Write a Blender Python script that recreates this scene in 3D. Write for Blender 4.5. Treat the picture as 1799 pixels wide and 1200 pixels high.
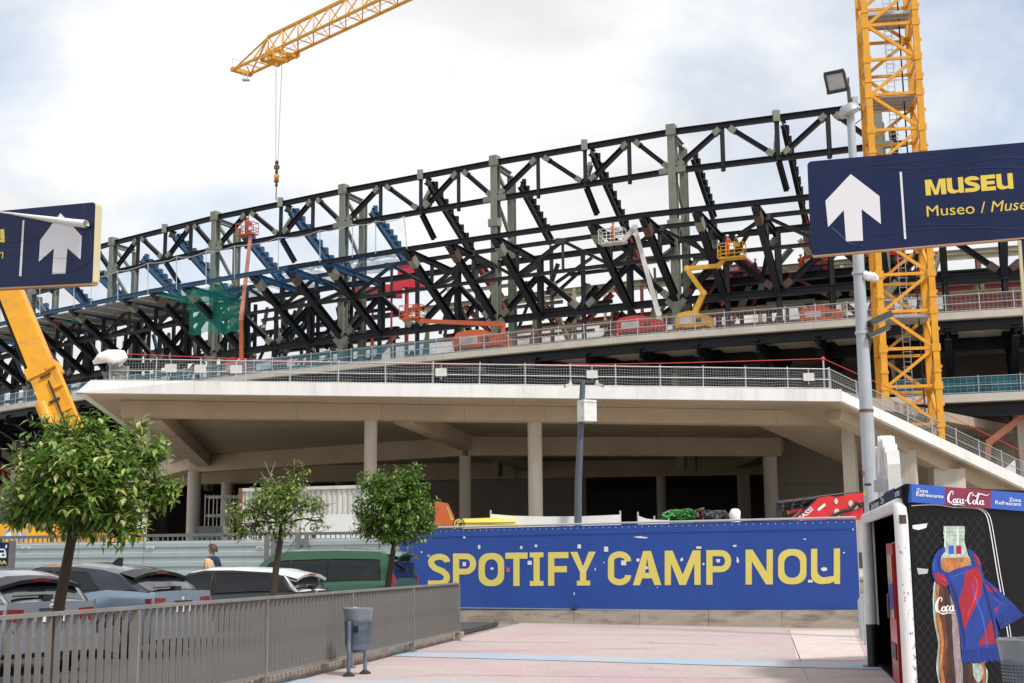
import bpy, bmesh, math, random
from mathutils import Vector, Matrix
R_=random.Random(7)
for o in list(bpy.data.objects): bpy.data.objects.remove(o)
SC=bpy.context.scene
COL=SC.collection
# ---------------------------------------------------------------- camera
F=2310.0; PITCH=math.atan(387/F); ROLL=math.radians(.5); EYE=1.6
fw=Vector((0,math.cos(PITCH),math.sin(PITCH))); up0=Vector((0,-math.sin(PITCH),math.cos(PITCH)))
cr,sr=math.cos(ROLL),math.sin(ROLL)
rt=Vector((1,0,0))*cr-up0*sr; up=Vector((1,0,0))*sr+up0*cr
cam=bpy.data.cameras.new('camera'); camo=bpy.data.objects.new('camera',cam); COL.objects.link(camo)
cam.sensor_width=36; cam.lens=F/1799*36; cam.clip_start=.1; cam.clip_end=3000
m=Matrix((rt,up,-fw)).transposed().to_4x4(); m.translation=(0,0,EYE); camo.matrix_world=m
SC.camera=camo
# ---------------------------------------------------------------- sky and sun
SUN_AZ,SUN_EL=math.radians(138),math.radians(54)     # azimuth measured clockwise from +Y
w=bpy.data.worlds.new('World'); SC.world=w; w.use_nodes=True
nt=w.node_tree; N=nt.nodes; L=nt.links; N.clear()
out=N.new('ShaderNodeOutputWorld'); bg=N.new('ShaderNodeBackground'); L.new(bg.outputs[0],out.inputs[0])
sky=N.new('ShaderNodeTexSky'); sky.sky_type='NISHITA'; sky.sun_disc=False
sky.sun_elevation=SUN_EL; sky.sun_rotation=SUN_AZ; sky.air_density=1.0; sky.dust_density=1.0
tc=N.new('ShaderNodeTexCoord')
sep=N.new('ShaderNodeSeparateXYZ'); L.new(tc.outputs['Generated'],sep.inputs[0])
ad=N.new('ShaderNodeMath'); ad.operation='MAXIMUM'; ad.inputs[1].default_value=0; L.new(sep.outputs[2],ad.inputs[0])
ad2=N.new('ShaderNodeMath'); ad2.operation='ADD'; ad2.inputs[1].default_value=.22; L.new(ad.outputs[0],ad2.inputs[0])
dv=[]
for k in (0,1):
    d=N.new('ShaderNodeMath'); d.operation='DIVIDE'; L.new(sep.outputs[k],d.inputs[0]); L.new(ad2.outputs[0],d.inputs[1]); dv.append(d)
cmb=N.new('ShaderNodeCombineXYZ'); L.new(dv[0].outputs[0],cmb.inputs[0]); L.new(dv[1].outputs[0],cmb.inputs[1])
mp=N.new('ShaderNodeMapping'); mp.inputs['Location'].default_value=(-11.6060,-4.5841,0); mp.inputs['Scale'].default_value=(-1,1,1); L.new(cmb.outputs[0],mp.inputs[0])
n1=N.new('ShaderNodeTexNoise'); n1.inputs['Scale'].default_value=1.15; n1.inputs['Detail'].default_value=9; n1.inputs['Roughness'].default_value=.55
n1.inputs['Distortion'].default_value=.3; L.new(mp.outputs[0],n1.inputs['Vector'])
cov=N.new('ShaderNodeValToRGB'); cov.color_ramp.elements[0].position=.335; cov.color_ramp.elements[1].position=.49
L.new(n1.outputs[0],cov.inputs[0])
n2=N.new('ShaderNodeTexNoise'); n2.inputs['Scale'].default_value=1.7; n2.inputs['Detail'].default_value=7; n2.inputs['Roughness'].default_value=.5; n2.inputs['Distortion'].default_value=.5
mp2=N.new('ShaderNodeMapping'); mp2.inputs['Location'].default_value=(5.3,8.1,2); L.new(cmb.outputs[0],mp2.inputs[0]); L.new(mp2.outputs[0],n2.inputs['Vector'])
cl=N.new('ShaderNodeValToRGB'); e=cl.color_ramp.elements
e[0].position=.36; e[0].color=(.66,.67,.69,1); e[1].position=.60; e[1].color=(.89,.895,.90,1)
L.new(n2.outputs[0],cl.inputs[0])
sk=N.new('ShaderNodeVectorMath'); sk.operation='SCALE'; sk.inputs['Scale'].default_value=.15; L.new(sky.outputs[0],sk.inputs[0])
hz=N.new('ShaderNodeMix'); hz.data_type='RGBA'; hz.inputs[0].default_value=.30; L.new(sk.outputs[0],hz.inputs[6]); hz.inputs[7].default_value=(.95,.96,.98,1)
mx=N.new('ShaderNodeMix'); mx.data_type='RGBA'; L.new(cov.outputs[0],mx.inputs[0]); L.new(hz.outputs[2],mx.inputs[6]); L.new(cl.outputs[0],mx.inputs[7])
L.new(mx.outputs[2],bg.inputs[0]); bg.inputs[1].default_value=1.0
sl=bpy.data.lights.new('sun','SUN'); sl.energy=2.9; sl.angle=math.radians(7); sl.color=(1,.965,.91)
so=bpy.data.objects.new('sun',sl); COL.objects.link(so); so.location=(40,-40,80)
sd=Vector((math.sin(SUN_AZ)*math.cos(SUN_EL),math.cos(SUN_AZ)*math.cos(SUN_EL),math.sin(SUN_EL)))
so.rotation_euler=sd.to_track_quat('Z','Y').to_euler()
SC.view_settings.view_transform='Standard'; SC.view_settings.look='None'; SC.view_settings.gamma=1; SC.view_settings.exposure=.20
SC.view_settings.use_curve_mapping=False
# ---------------------------------------------------------------- survey helpers: a pixel of the photo -> a point at a known distance
def ray(px,py): return fw+rt*((px-899.5)/F)-up*((py-600)/F)
def P(px,py,Y):
    d=ray(px,py); k=Y/d.y; return Vector((d.x*k,Y,EYE+d.z*k))
def Pz(px,py,z):
    d=ray(px,py); k=(z-EYE)/d.z; return Vector((d.x*k,d.y*k,z))
# ---------------------------------------------------------------- scene helpers
OFF={}
def V(*a): return Vector(a)
def tag(o,label=None,cat=None,group=None,kind=None):
    if label: o['label']=label
    if cat: o['category']=cat
    if group: o['group']=group
    if kind: o['kind']=kind
    return o
def thing(name,label,cat,loc=(0,0,0),rz=0,group=None,local=False):
    o=bpy.data.objects.new(name,None); COL.objects.link(o); o.location=loc; o.rotation_euler=(0,0,rz); o.empty_display_size=.2
    OFF[o.name]=Vector((0,0,0)) if local else Vector(loc)
    return tag(o,label,cat,group)
class MB:
    def __init__(s): s.v=[]; s.f=[]; s.mi=[]; s.cur=0
    def add(s,vs,fs):
        b=len(s.v); s.v+= [Vector(p) for p in vs]; s.f+=[tuple(b+i for i in f) for f in fs]; s.mi+=[s.cur]*len(fs); return s
    def box(s,c,d,ax=None):
        c=Vector(c); X,Y,Z=ax if ax else (V(1,0,0),V(0,1,0),V(0,0,1))
        vs=[c+X*(i*d[0]/2)+Y*(j*d[1]/2)+Z*(k*d[2]/2) for k in(-1,1) for j in(-1,1) for i in(-1,1)]
        return s.add(vs,[(0,2,3,1),(4,5,7,6),(0,1,5,4),(2,6,7,3),(0,4,6,2),(1,3,7,5)])
    def beam(s,a,b,w,h,prof='box',upv=(0,0,1),w2=None,h2=None):
        a=Vector(a); b=Vector(b); d=(b-a).normalized(); u=Vector(upv)
        if abs(d.dot(u))>.98: u=V(0,1,0) if abs(d.y)<.9 else V(1,0,0)
        sd=d.cross(u).normalized(); u=sd.cross(d).normalized()
        if prof=='I':
            tf=max(.05*h,h*.12); tw=w*.12
            pr=[(-w/2,-h/2),(w/2,-h/2),(w/2,-h/2+tf),(tw/2,-h/2+tf),(tw/2,h/2-tf),(w/2,h/2-tf),(w/2,h/2),(-w/2,h/2),(-w/2,h/2-tf),(-tw/2,h/2-tf),(-tw/2,-h/2+tf),(-w/2,-h/2+tf)]
        else: pr=[(-w/2,-h/2),(w/2,-h/2),(w/2,h/2),(-w/2,h/2)]
        kx=(w2/w) if w2 else 1; ky=(h2/h) if h2 else 1
        n=len(pr); vs=[a+sd*x+u*y for x,y in pr]+[b+sd*(x*kx)+u*(y*ky) for x,y in pr]
        fs=[(i,(i+1)%n,n+(i+1)%n,n+i) for i in range(n)]
        if prof=='I':
            for o_,fl in ((0,1),(n,0)):
                q=[(0,1,2,11),(3,4,9,10),(5,6,7,8)]
                fs+=[tuple(o_+i for i in (t[::-1] if fl else t)) for t in q]
        else: fs+=[tuple(range(n))[::-1],tuple(range(n,2*n))]
        return s.add(vs,fs)
    def tube(s,pts,r,n=8,caps=True):
        pts=[Vector(p) for p in pts]; m=len(pts); rs=r if isinstance(r,(list,tuple)) else [r]*m
        vs=[]; pu=None
        for i,p in enumerate(pts):
            d=(pts[min(i+1,m-1)]-pts[max(i-1,0)]).normalized()
            u=pu if pu else (V(0,0,1) if abs(d.z)<.9 else V(1,0,0))
            sd=d.cross(u); 
            if sd.length<1e-4: sd=d.orthogonal()
            sd.normalize(); u=sd.cross(d).normalized(); pu=u
            vs+=[p+(sd*math.cos(2*math.pi*k/n)+u*math.sin(2*math.pi*k/n))*rs[i] for k in range(n)]
        fs=[(i*n+k,i*n+(k+1)%n,(i+1)*n+(k+1)%n,(i+1)*n+k) for i in range(m-1) for k in range(n)]
        if caps: fs+=[tuple(range(n))[::-1],tuple((m-1)*n+k for k in range(n))]
        return s.add(vs,fs)
    def lathe(s,c,prof,n=20,axis=None,squash=1):
        c=Vector(c); ax=axis or (V(1,0,0),V(0,1,0),V(0,0,1)); vs=[]
        for r,z in prof: vs+=[c+ax[0]*(r*math.cos(2*math.pi*k/n))+ax[1]*(r*squash*math.sin(2*math.pi*k/n))+ax[2]*z for k in range(n)]
        m=len(prof); fs=[(i*n+k,i*n+(k+1)%n,(i+1)*n+(k+1)%n,(i+1)*n+k) for i in range(m-1) for k in range(n)]
        if prof[0][0]>1e-4: fs.append(tuple(range(n))[::-1])
        if prof[-1][0]>1e-4: fs.append(tuple((m-1)*n+k for k in range(n)))
        return s.add(vs,fs)
    def prism(s,poly,vec):
        n=len(poly); p=[Vector(q) for q in poly]; v=Vector(vec)
        return s.add(p+[q+v for q in p],[tuple(range(n))[::-1],tuple(range(n,2*n))]+[(i,(i+1)%n,n+(i+1)%n,n+i) for i in range(n)])
    def hexa(s,b,t):
        n=len(b); return s.add(list(b)+list(t),[tuple(range(n))[::-1],tuple(range(n,2*n))]+[(i,(i+1)%n,n+(i+1)%n,n+i) for i in range(n)])
    def grid(s,rows,closed=False):
        n=len(rows[0]); m=len(rows)
        return s.add([p for r in rows for p in r],[(i*n+k,i*n+(k+1)%n,(i+1)*n+(k+1)%n,(i+1)*n+k) for i in range(m-1) for k in range(n if closed else n-1)])
    def build(s,name,mat,parent=None,smooth=False,recalc=True,ang=35):
        me=bpy.data.meshes.new(name); off=OFF.get(parent.name,V(0,0,0)) if parent else V(0,0,0)
        me.from_pydata([tuple(p-off) for p in s.v],[],s.f)
        mats=mat if isinstance(mat,(list,tuple)) else [mat]
        for q in mats: me.materials.append(M[q])
        if len(mats)>1: me.polygons.foreach_set('material_index',s.mi)
        if recalc:
            bm=bmesh.new(); bm.from_mesh(me); bmesh.ops.recalc_face_normals(bm,faces=bm.faces); bm.to_mesh(me); bm.free()
        if smooth:
            me.polygons.foreach_set('use_smooth',[True]*len(me.polygons))
            if ang<180: me.set_sharp_from_angle(angle=math.radians(ang))
        me.update()
        o=bpy.data.objects.new(name,me); COL.objects.link(o)
        if parent: o.parent=parent; OFF[o.name]=off
        else: OFF[o.name]=V(0,0,0)
        return o
def one(name,mat,mb,label,cat,group=None,smooth=False,loc=None):
    """a thing that is a single mesh, its origin at its base"""
    if loc is not None:
        loc=Vector(loc)
        for i in range(len(mb.v)): mb.v[i]=mb.v[i]-loc
    o=mb.build(name,mat,None,smooth)
    if loc is not None: o.location=loc; OFF[o.name]=V(0,0,0)
    return tag(o,label,cat,group)
def bm_(*a,**k): return MB().beam(*a,**k)
def copy_tree(o,parent=None):
    c=o.copy(); COL.objects.link(c); c.parent=parent
    if o.name in OFF: OFF[c.name]=OFF[o.name]
    for ch in list(o.children): copy_tree(ch,c)
    return c
# ---------------------------------------------------------------- materials
M={}
def mat(name,col,rough=.6,metal=0,var=.12,scale=2.5,bump=0,bscale=None,coat=0,stain=None,stain_amt=.5,stain_scale=.6,stretch=None,spec=None,coord='Object'):
    m=bpy.data.materials.new(name); m.use_nodes=True; t=m.node_tree; n=t.nodes; l=t.links; b=n['Principled BSDF']
    b.inputs['Roughness'].default_value=rough; b.inputs['Metallic'].default_value=metal; b.inputs['Coat Weight'].default_value=coat; b.inputs['Coat Roughness'].default_value=.05
    if spec is not None: b.inputs['Specular IOR Level'].default_value=spec
    c=n.new('ShaderNodeTexCoord'); mp=n.new('ShaderNodeMapping'); l.new(c.outputs[coord],mp.inputs[0])
    if stretch: mp.inputs['Scale'].default_value=stretch
    nz=n.new('ShaderNodeTexNoise'); nz.inputs['Scale'].default_value=scale; nz.inputs['Detail'].default_value=6; nz.inputs['Roughness'].default_value=.62; l.new(mp.outputs[0],nz.inputs['Vector'])
    r=n.new('ShaderNodeMapRange'); r.inputs[1].default_value=.3; r.inputs[2].default_value=.7; r.inputs[3].default_value=1-var; r.inputs[4].default_value=1+var; l.new(nz.outputs[0],r.inputs[0])
    sc=n.new('ShaderNodeVectorMath'); sc.operation='SCALE'; sc.inputs[0].default_value=col; l.new(r.outputs[0],sc.inputs['Scale'])
    cur=sc.outputs[0]
    if stain:
        n2=n.new('ShaderNodeTexNoise'); n2.inputs['Scale'].default_value=stain_scale; n2.inputs['Detail'].default_value=8; n2.inputs['Roughness'].default_value=.65; n2.inputs['Distortion'].default_value=.4; l.new(mp.outputs[0],n2.inputs['Vector'])
        r2=n.new('ShaderNodeMapRange'); r2.inputs[1].default_value=.48; r2.inputs[2].default_value=.72; r2.inputs[3].default_value=0; r2.inputs[4].default_value=stain_amt; l.new(n2.outputs[0],r2.inputs[0])
        x=n.new('ShaderNodeMix'); x.data_type='RGBA'; l.new(r2.outputs[0],x.inputs[0]); l.new(cur,x.inputs[6]); x.inputs[7].default_value=(*stain,1); cur=x.outputs[2]
    l.new(cur,b.inputs['Base Color'])
    rr=n.new('ShaderNodeMapRange'); rr.inputs[3].default_value=max(.02,rough-.08); rr.inputs[4].default_value=min(1,rough+.1); l.new(nz.outputs[0],rr.inputs[0]); l.new(rr.outputs[0],b.inputs['Roughness'])
    if bump:
        n3=n.new('ShaderNodeTexNoise'); n3.inputs['Scale'].default_value=bscale or scale*6; n3.inputs['Detail'].default_value=5; l.new(mp.outputs[0],n3.inputs['Vector'])
        bp=n.new('ShaderNodeBump'); bp.inputs['Strength'].default_value=bump; bp.inputs['Distance'].default_value=.02; l.new(n3.outputs[0],bp.inputs['Height']); l.new(bp.outputs[0],b.inputs['Normal'])
    M[name]=m; return m
def netmat(name,col,alpha):
    m=bpy.data.materials.new(name); m.use_nodes=True; t=m.node_tree; n=t.nodes; l=t.links; b=n['Principled BSDF']; b.inputs['Roughness'].default_value=.95; b.inputs['Specular IOR Level'].default_value=0
    c=n.new('ShaderNodeTexCoord'); nz=n.new('ShaderNodeTexNoise'); nz.inputs['Scale'].default_value=.8; nz.inputs['Detail'].default_value=5; l.new(c.outputs['Object'],nz.inputs['Vector'])
    r=n.new('ShaderNodeMapRange'); r.inputs[1].default_value=.3; r.inputs[2].default_value=.7; r.inputs[3].default_value=alpha*.6; r.inputs[4].default_value=min(1,alpha*1.4); l.new(nz.outputs[0],r.inputs[0])
    l.new(r.outputs[0],b.inputs['Alpha']); b.inputs['Base Color'].default_value=(*col,1); M[name]=m
mat('black_steel',(.009,.0115,.018),.45,.0,.3,1.5,stain=(.05,.04,.035),stain_amt=.15,stain_scale=.9,spec=.3)
mat('dark_steel',(.035,.036,.041),.5,0,.3,1.2,stain=(.10,.08,.06),stain_amt=.4,stain_scale=.8,spec=.3)
mat('sleeve_steel',(.20,.205,.165),.55,0,.2,2)
mat('green_steel',(.19,.215,.175),.5,0,.15,1.2,stain=(.30,.30,.26),stain_amt=.4,stain_scale=.5)
mat('cream_steel',(.42,.39,.28),.55,0,.15,1.2,stain=(.25,.2,.13),stain_amt=.4)
mat('red_steel',(.20,.028,.025),.5,0,.2,1.2)
mat('bright_red_net',(.55,.03,.05),.7,0,.2,1.5)
mat('blue_steel',(.024,.080,.17),.5,0,.25,1.2)
mat('splice_brown',(.085,.048,.040),.6,0,.3,3)
mat('concrete',(.43,.355,.27),.85,0,.10,.35,bump=.25,bscale=9,stain=(.29,.23,.165),stain_amt=.5,stain_scale=.16)
mat('concrete_white',(.67,.67,.67),.8,0,.06,.6,bump=.2,bscale=8,stain=(.46,.45,.43),stain_amt=.55,stain_scale=.9,stretch=(1.3,1.3,.22))
mat('concrete_soffit',(.40,.33,.255),.85,0,.10,.35,bump=.25,bscale=9,stain=(.27,.215,.155),stain_amt=.6,stain_scale=.12)
mat('concrete_column',(.48,.45,.40),.85,0,.10,.5,bump=.25,bscale=10,stain=(.33,.29,.24),stain_amt=.55,stain_scale=.8,stretch=(1.4,1.4,.28))
mat('concrete_deck',(.55,.52,.47),.85,0,.1,.6,stain=(.35,.32,.28),stain_amt=.4,stain_scale=.5)
mat('concrete_wall_shaded',(.21,.185,.16),.9,0,.1,.4,stain=(.25,.22,.19),stain_amt=.4,stain_scale=.2)  # colour lowered so the rear walls carry the deep shade under the podium
mat('deck_panel',(.22,.22,.225),.7,0,.12,.6)
mat('galv',(.48,.50,.52),.4,.4,.12,2.5)
mat('galv_pole',(.42,.46,.49),.45,.15,.10,1.5,stain=(.30,.31,.31),stain_amt=.5,stain_scale=1.2,bump=.1,bscale=20)
mat('dark_pole',(.085,.10,.125),.5,.1,.12,2)
mat('wire',(.34,.36,.37),.45,.3,.1,3)
mat('crane_yellow',(.72,.335,.018),.45,0,.12,1.0,stain=(.38,.20,.03),stain_amt=.35,stain_scale=1.3)
mat('boom_yellow',(.76,.35,.012),.42,0,.10,1.0,stain=(.30,.19,.08),stain_amt=.5,stain_scale=1.4)
mat('lift_yellow',(.66,.37,.02),.5,0,.15,2,stain=(.30,.20,.08),stain_amt=.5,stain_scale=2)
mat('lift_orange',(.56,.115,.035),.5,0,.15,2,stain=(.28,.10,.06),stain_amt=.5,stain_scale=2)
mat('lift_orange_pale',(.62,.24,.15),.5,0,.12,2,stain=(.40,.22,.16),stain_amt=.5,stain_scale=1.5)
mat('lift_red',(.50,.04,.035),.5,0,.15,2,stain=(.25,.07,.06),stain_amt=.5,stain_scale=2)
mat('lift_white',(.60,.60,.58),.5,0,.1,2,stain=(.36,.34,.31),stain_amt=.5,stain_scale=1.5)
mat('fassi_red',(.60,.012,.018),.3,0,.1,2.5,coat=.3)
mat('rubber',(.022,.022,.023),.8,0,.2,6)
mat('dark_grey',(.045,.047,.05),.55,0,.2,3)
mat('rope_red',(.60,.05,.05),.7,0,.1,3)
mat('white_paint',(.76,.76,.76),.35,0,.04,2,stain=(.45,.44,.42),stain_amt=.35,stain_scale=2.5)
mat('white_cloth',(.78,.77,.75),.85,0,.06,2,bump=.3,bscale=6)
mat('black_panel',(.006,.006,.007),.40,0,.3,2,spec=.12)
mat('glass_dark',(.006,.008,.011),.06,0,.3,1,spec=.42)
M['glass_dark'].node_tree.nodes['Principled BSDF'].inputs['IOR'].default_value=1.9
mat('glass_rear',(.006,.009,.013),.05,0,.3,1,spec=.5)
M['glass_rear'].node_tree.nodes['Principled BSDF'].inputs['IOR'].default_value=2.7
mat('glass_side',(.005,.007,.009),.06,0,.3,1,spec=.5)
mat('sign_wrinkle',(.019,.030,.085),.4,0,.1,3)
mat('bounce_sheet_dark',(.15,.135,.12),.95,0,.2,.6)  # dark tone chosen to keep bounce light low under the slab
mat('plastic_black',(.014,.014,.015),.45,0,.2,4)
mat('banner_blue',(.016,.068,.335),.55,0,.05,.8,stain=(.027,.095,.41),stain_amt=.5,stain_scale=.7)
mat('banner_yellow',(.80,.68,.155),.6,0,.04,2)
mat('sticker_white',(.78,.78,.78),.6,0,.06,5)
mat('sticker_red',(.55,.12,.14),.6,0,.4,20)
mat('sign_navy',(.010,.019,.068),.42,0,.10,1.5,stain=(.018,.028,.085),stain_amt=.6,stain_scale=3,bump=.10,bscale=2.5,spec=.22)
mat('sign_white',(.74,.75,.78),.4,0,.03,3)
mat('sign_yellow',(.73,.56,.08),.4,0,.04,3)
mat('sign_edge',(.55,.50,.30),.5,0,.1,3)
mat('sign_wood',(.42,.25,.12),.6,0,.15,4)
mat('rail_steel',(.22,.21,.20),.5,.25,.15,2.2,stain=(.27,.25,.225),stain_amt=.6,stain_scale=3,bump=.1)
mat('hoarding',(.40,.46,.475),.42,.3,.06,.8,stain=(.30,.34,.36),stain_amt=.5,stain_scale=.8)
mat('rail_grey',(.15,.15,.15),.55,.2,.15,2)
mat('bin_blue',(.10,.14,.19),.45,.1,.12,4,stain=(.32,.33,.33),stain_amt=.5,stain_scale=5)
mat('bin_liner',(.17,.20,.225),.3,0,.1,5)
mat('kerb',(.36,.32,.27),.9,0,.15,3,bump=.4,stain=(.14,.12,.09),stain_amt=.75,stain_scale=1.8,stretch=(1,1,3))
mat('base_concrete',(.42,.37,.30),.9,0,.12,2,bump=.35,stain=(.13,.11,.085),stain_amt=1.0,stain_scale=1.7,stretch=(.6,.6,2.6))
mat('asphalt',(.055,.055,.058),.9,0,.2,3,bump=.4,bscale=60)
mat('dirt',(.25,.22,.18),.95,0,.2,1,bump=.3)
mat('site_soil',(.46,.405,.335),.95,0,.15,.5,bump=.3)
mat('pave_dark',(.30,.25,.24),.9,0,.3,4)
mat('pave_pale',(.57,.49,.455),.9,0,.10,3,bump=.2,stain=(.46,.38,.36),stain_amt=.5,stain_scale=.8)
mat('pave_grey',(.33,.32,.31),.9,0,.12,2,bump=.2)
mat('container',(.60,.62,.61),.6,0,.05,1,stain=(.36,.22,.12),stain_amt=.55,stain_scale=.8,stretch=(1.3,1.3,.3))
mat('rust',(.20,.085,.040),.8,0,.3,3)
mat('tarp',(.66,.67,.68),.7,0,.05,1.5,bump=.3,bscale=3)
mat('yellow_van',(.74,.60,.08),.35,0,.05,2)
mat('cable_green',(.04,.24,.05),.5,0,.2,4)
mat('bark',(.060,.040,.028),.9,0,.3,12,bump=.7,bscale=25,stretch=(1,1,.3))
mat('twig',(.26,.22,.18),.85,0,.2,8)
mat('car_silver',(.30,.34,.39),.26,.6,.03,1,coat=.8)
mat('car_blue',(.25,.33,.42),.24,.6,.03,1,coat=.8)
mat('car_navy',(.012,.014,.028),.18,.2,.1,1,coat=.8)
mat('car_white',(.72,.73,.74),.3,0,.03,1,coat=.6)
mat('car_green',(.030,.115,.062),.28,.35,.05,1,coat=.7)
mat('car_dark',(.03,.05,.045),.3,.3,.1,1,coat=.6)
mat('tail_red',(.20,.008,.012),.18,0,.15,8,coat=.6)
mat('alloy',(.45,.46,.47),.35,.7,.1,4)
mat('chrome',(.65,.66,.68),.12,.9,.05,4)
mat('plate',(.72,.73,.74),.5,0,.04,8)
mat('skin',(.52,.30,.21),.55,0,.06,8)
mat('hair_brown',(.060,.030,.016),.6,0,.3,40)
mat('hair_blonde',(.50,.35,.17),.55,0,.3,30)
mat('cloth_navy',(.012,.022,.075),.85,0,.15,12)
mat('cloth_orange',(.75,.13,.02),.8,0,.15,10)
mat('cloth_dark',(.03,.035,.05),.85,0,.2,10)
mat('cloth_pale',(.55,.42,.36),.85,0,.1,10)
mat('helmet_white',(.75,.75,.72),.35,0,.05,6)
mat('coke_burgundy',(.225,.012,.05),.35,0,.05,2)
mat('coke_blue',(.018,.095,.46),.35,0,.04,2)
mat('coke_red',(.42,.012,.018),.3,0,.1,3)
mat('bottle_green',(.42,.56,.46),.3,0,.35,14)
mat('bottle_glass',(.36,.45,.40),.3,0,.5,12)
mat('cola_brown',(.060,.016,.009),.25,0,.8,9,stain=(.42,.10,.02),stain_amt=.8,stain_scale=5,stretch=(2.2,2.2,.45))
mat('cola_dark',(.022,.008,.006),.25,0,.6,9,stain=(.12,.04,.015),stain_amt=.6,stain_scale=6,stretch=(2.2,2.2,.5))
mat('cola_red',(.20,.035,.010),.25,0,.6,9,stain=(.50,.17,.03),stain_amt=.7,stain_scale=5,stretch=(2.2,2.2,.4))
mat('cola_fizz',(.30,.25,.26),.25,0,.6,60,stain=(.06,.02,.015),stain_amt=.7,stain_scale=9,stretch=(2,2,.5))
mat('scarf_blue_dark',(.006,.02,.13),.9,0,.3,9)
mat('scarf_blue_light',(.035,.10,.42),.9,0,.3,9)
mat('scarf_red_light',(.55,.05,.09),.9,0,.3,9)
mat('cola_amber',(.40,.14,.03),.25,0,.5,9,stain=(.62,.40,.22),stain_amt=.6,stain_scale=7)
mat('scarf_blue',(.014,.045,.26),.9,0,.22,6,bump=.3,bscale=25)
mat('scarf_red',(.34,.016,.03),.9,0,.22,6,bump=.3,bscale=25)
mat('net_print',(.014,.016,.022),.4,0,.1,4)
mat('lamp_glass',(.55,.56,.55),.12,0,.15,6,spec=.8)
mat('block_sign',(.72,.72,.70),.5,0,.05,3,stain=(.45,.44,.42),stain_amt=.4,stain_scale=4)
netmat('net_blue',(.06,.17,.34),.075)
netmat('net_blue_dense',(.03,.11,.28),.45)
netmat('net_green',(.03,.30,.24),.52)
netmat('net_teal',(.05,.20,.27),.55)
netmat('net_brown',(.20,.10,.09),.45)
def plaza_mat():
    m=bpy.data.materials.new('plaza'); m.use_nodes=True; t=m.node_tree; n=t.nodes; l=t.links; b=n['Principled BSDF']; b.inputs['Roughness'].default_value=.85
    c=n.new('ShaderNodeTexCoord')
    def noise(s,d=6,st=(1,1,1),dist=0):
        mp=n.new('ShaderNodeMapping'); mp.inputs['Scale'].default_value=st; l.new(c.outputs['Object'],mp.inputs[0])
        z=n.new('ShaderNodeTexNoise'); z.inputs['Scale'].default_value=s; z.inputs['Detail'].default_value=d; z.inputs['Roughness'].default_value=.65; z.inputs['Distortion'].default_value=dist; l.new(mp.outputs[0],z.inputs['Vector']); return z.outputs[0]
    def ramp(s,a,bb,lo=0,hi=1):
        r=n.new('ShaderNodeMapRange'); r.inputs[1].default_value=a; r.inputs[2].default_value=bb; r.inputs[3].default_value=lo; r.inputs[4].default_value=hi; l.new(s,r.inputs[0]); return r.outputs[0]
    def mix(f,a,bb):
        x=n.new('ShaderNodeMix'); x.data_type='RGBA'
        if hasattr(f,'links') or not isinstance(f,float): l.new(f,x.inputs[0])
        else: x.inputs[0].default_value=f
        for k,v in ((6,a),(7,bb)):
            if isinstance(v,tuple): x.inputs[k].default_value=(*v,1)
            else: l.new(v,x.inputs[k])
        return x.outputs[2]
    col=mix(ramp(noise(.22,5,(1,.7,1)),.42,.60),(.50,.42,.395),(.51,.365,.395))
    col=mix(ramp(noise(.16,5,(.8,1,1),.3),.55,.70,0,.7),col,(.52,.25,.335))
    col=mix(ramp(noise(.35,6,(.6,1.6,1)),.60,.72,0,.35),col,(.30,.43,.55))
    col=mix(ramp(noise(9,5),.35,.65,0,.30),col,(.30,.25,.23))
    col=mix(ramp(noise(.7,8,(.5,2,1),.6),.58,.75,0,.4),col,(.36,.31,.28))
    col=mix(ramp(noise(3.2,3),.66,.70,0,.75),col,(.22,.18,.17))
    col=mix(ramp(noise(.45,7,(.35,1.4,1),.8),.58,.66,0,.5),col,(.27,.23,.22))
    bk=n.new('ShaderNodeTexBrick'); bk.inputs['Scale'].default_value=1; bk.inputs['Brick Width'].default_value=.4; bk.inputs['Row Height'].default_value=.2; bk.inputs['Mortar Size'].default_value=.006
    bk.inputs['Color1'].default_value=(1,1,1,1); bk.inputs['Color2'].default_value=(.93,.93,.93,1); bk.inputs['Mortar'].default_value=(.84,.83,.82,1); l.new(c.outputs['Object'],bk.inputs['Vector'])
    mu=n.new('ShaderNodeVectorMath'); mu.operation='MULTIPLY'; l.new(col,mu.inputs[0]); l.new(bk.outputs[0],mu.inputs[1])
    l.new(mu.outputs[0],b.inputs['Base Color'])
    bp=n.new('ShaderNodeBump'); bp.inputs['Strength'].default_value=.3; bp.inputs['Distance'].default_value=.01; l.new(noise(30,4),bp.inputs['Height']); l.new(bp.outputs[0],b.inputs['Normal'])
    M['plaza']=m
plaza_mat()
def joints(name,bw,bh,k):
    t=M[name].node_tree; n=t.nodes; l=t.links; b=n['Principled BSDF']; lk=b.inputs['Base Color'].links[0].from_socket
    c=n.new('ShaderNodeTexCoord'); bk=n.new('ShaderNodeTexBrick'); bk.inputs['Scale'].default_value=1; bk.inputs['Brick Width'].default_value=bw; bk.inputs['Row Height'].default_value=bh; bk.inputs['Mortar Size'].default_value=.03; bk.offset=0
    bk.inputs['Color1'].default_value=(1,1,1,1); bk.inputs['Color2'].default_value=(.90,.90,.90,1); bk.inputs['Mortar'].default_value=(k,k,k,1); l.new(c.outputs['Object'],bk.inputs['Vector'])
    mu=n.new('ShaderNodeVectorMath'); mu.operation='MULTIPLY'; l.new(lk,mu.inputs[0]); l.new(bk.outputs[0],mu.inputs[1]); l.new(mu.outputs[0],b.inputs['Base Color'])
joints('concrete_soffit',5.2,2.6,.72)
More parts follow.
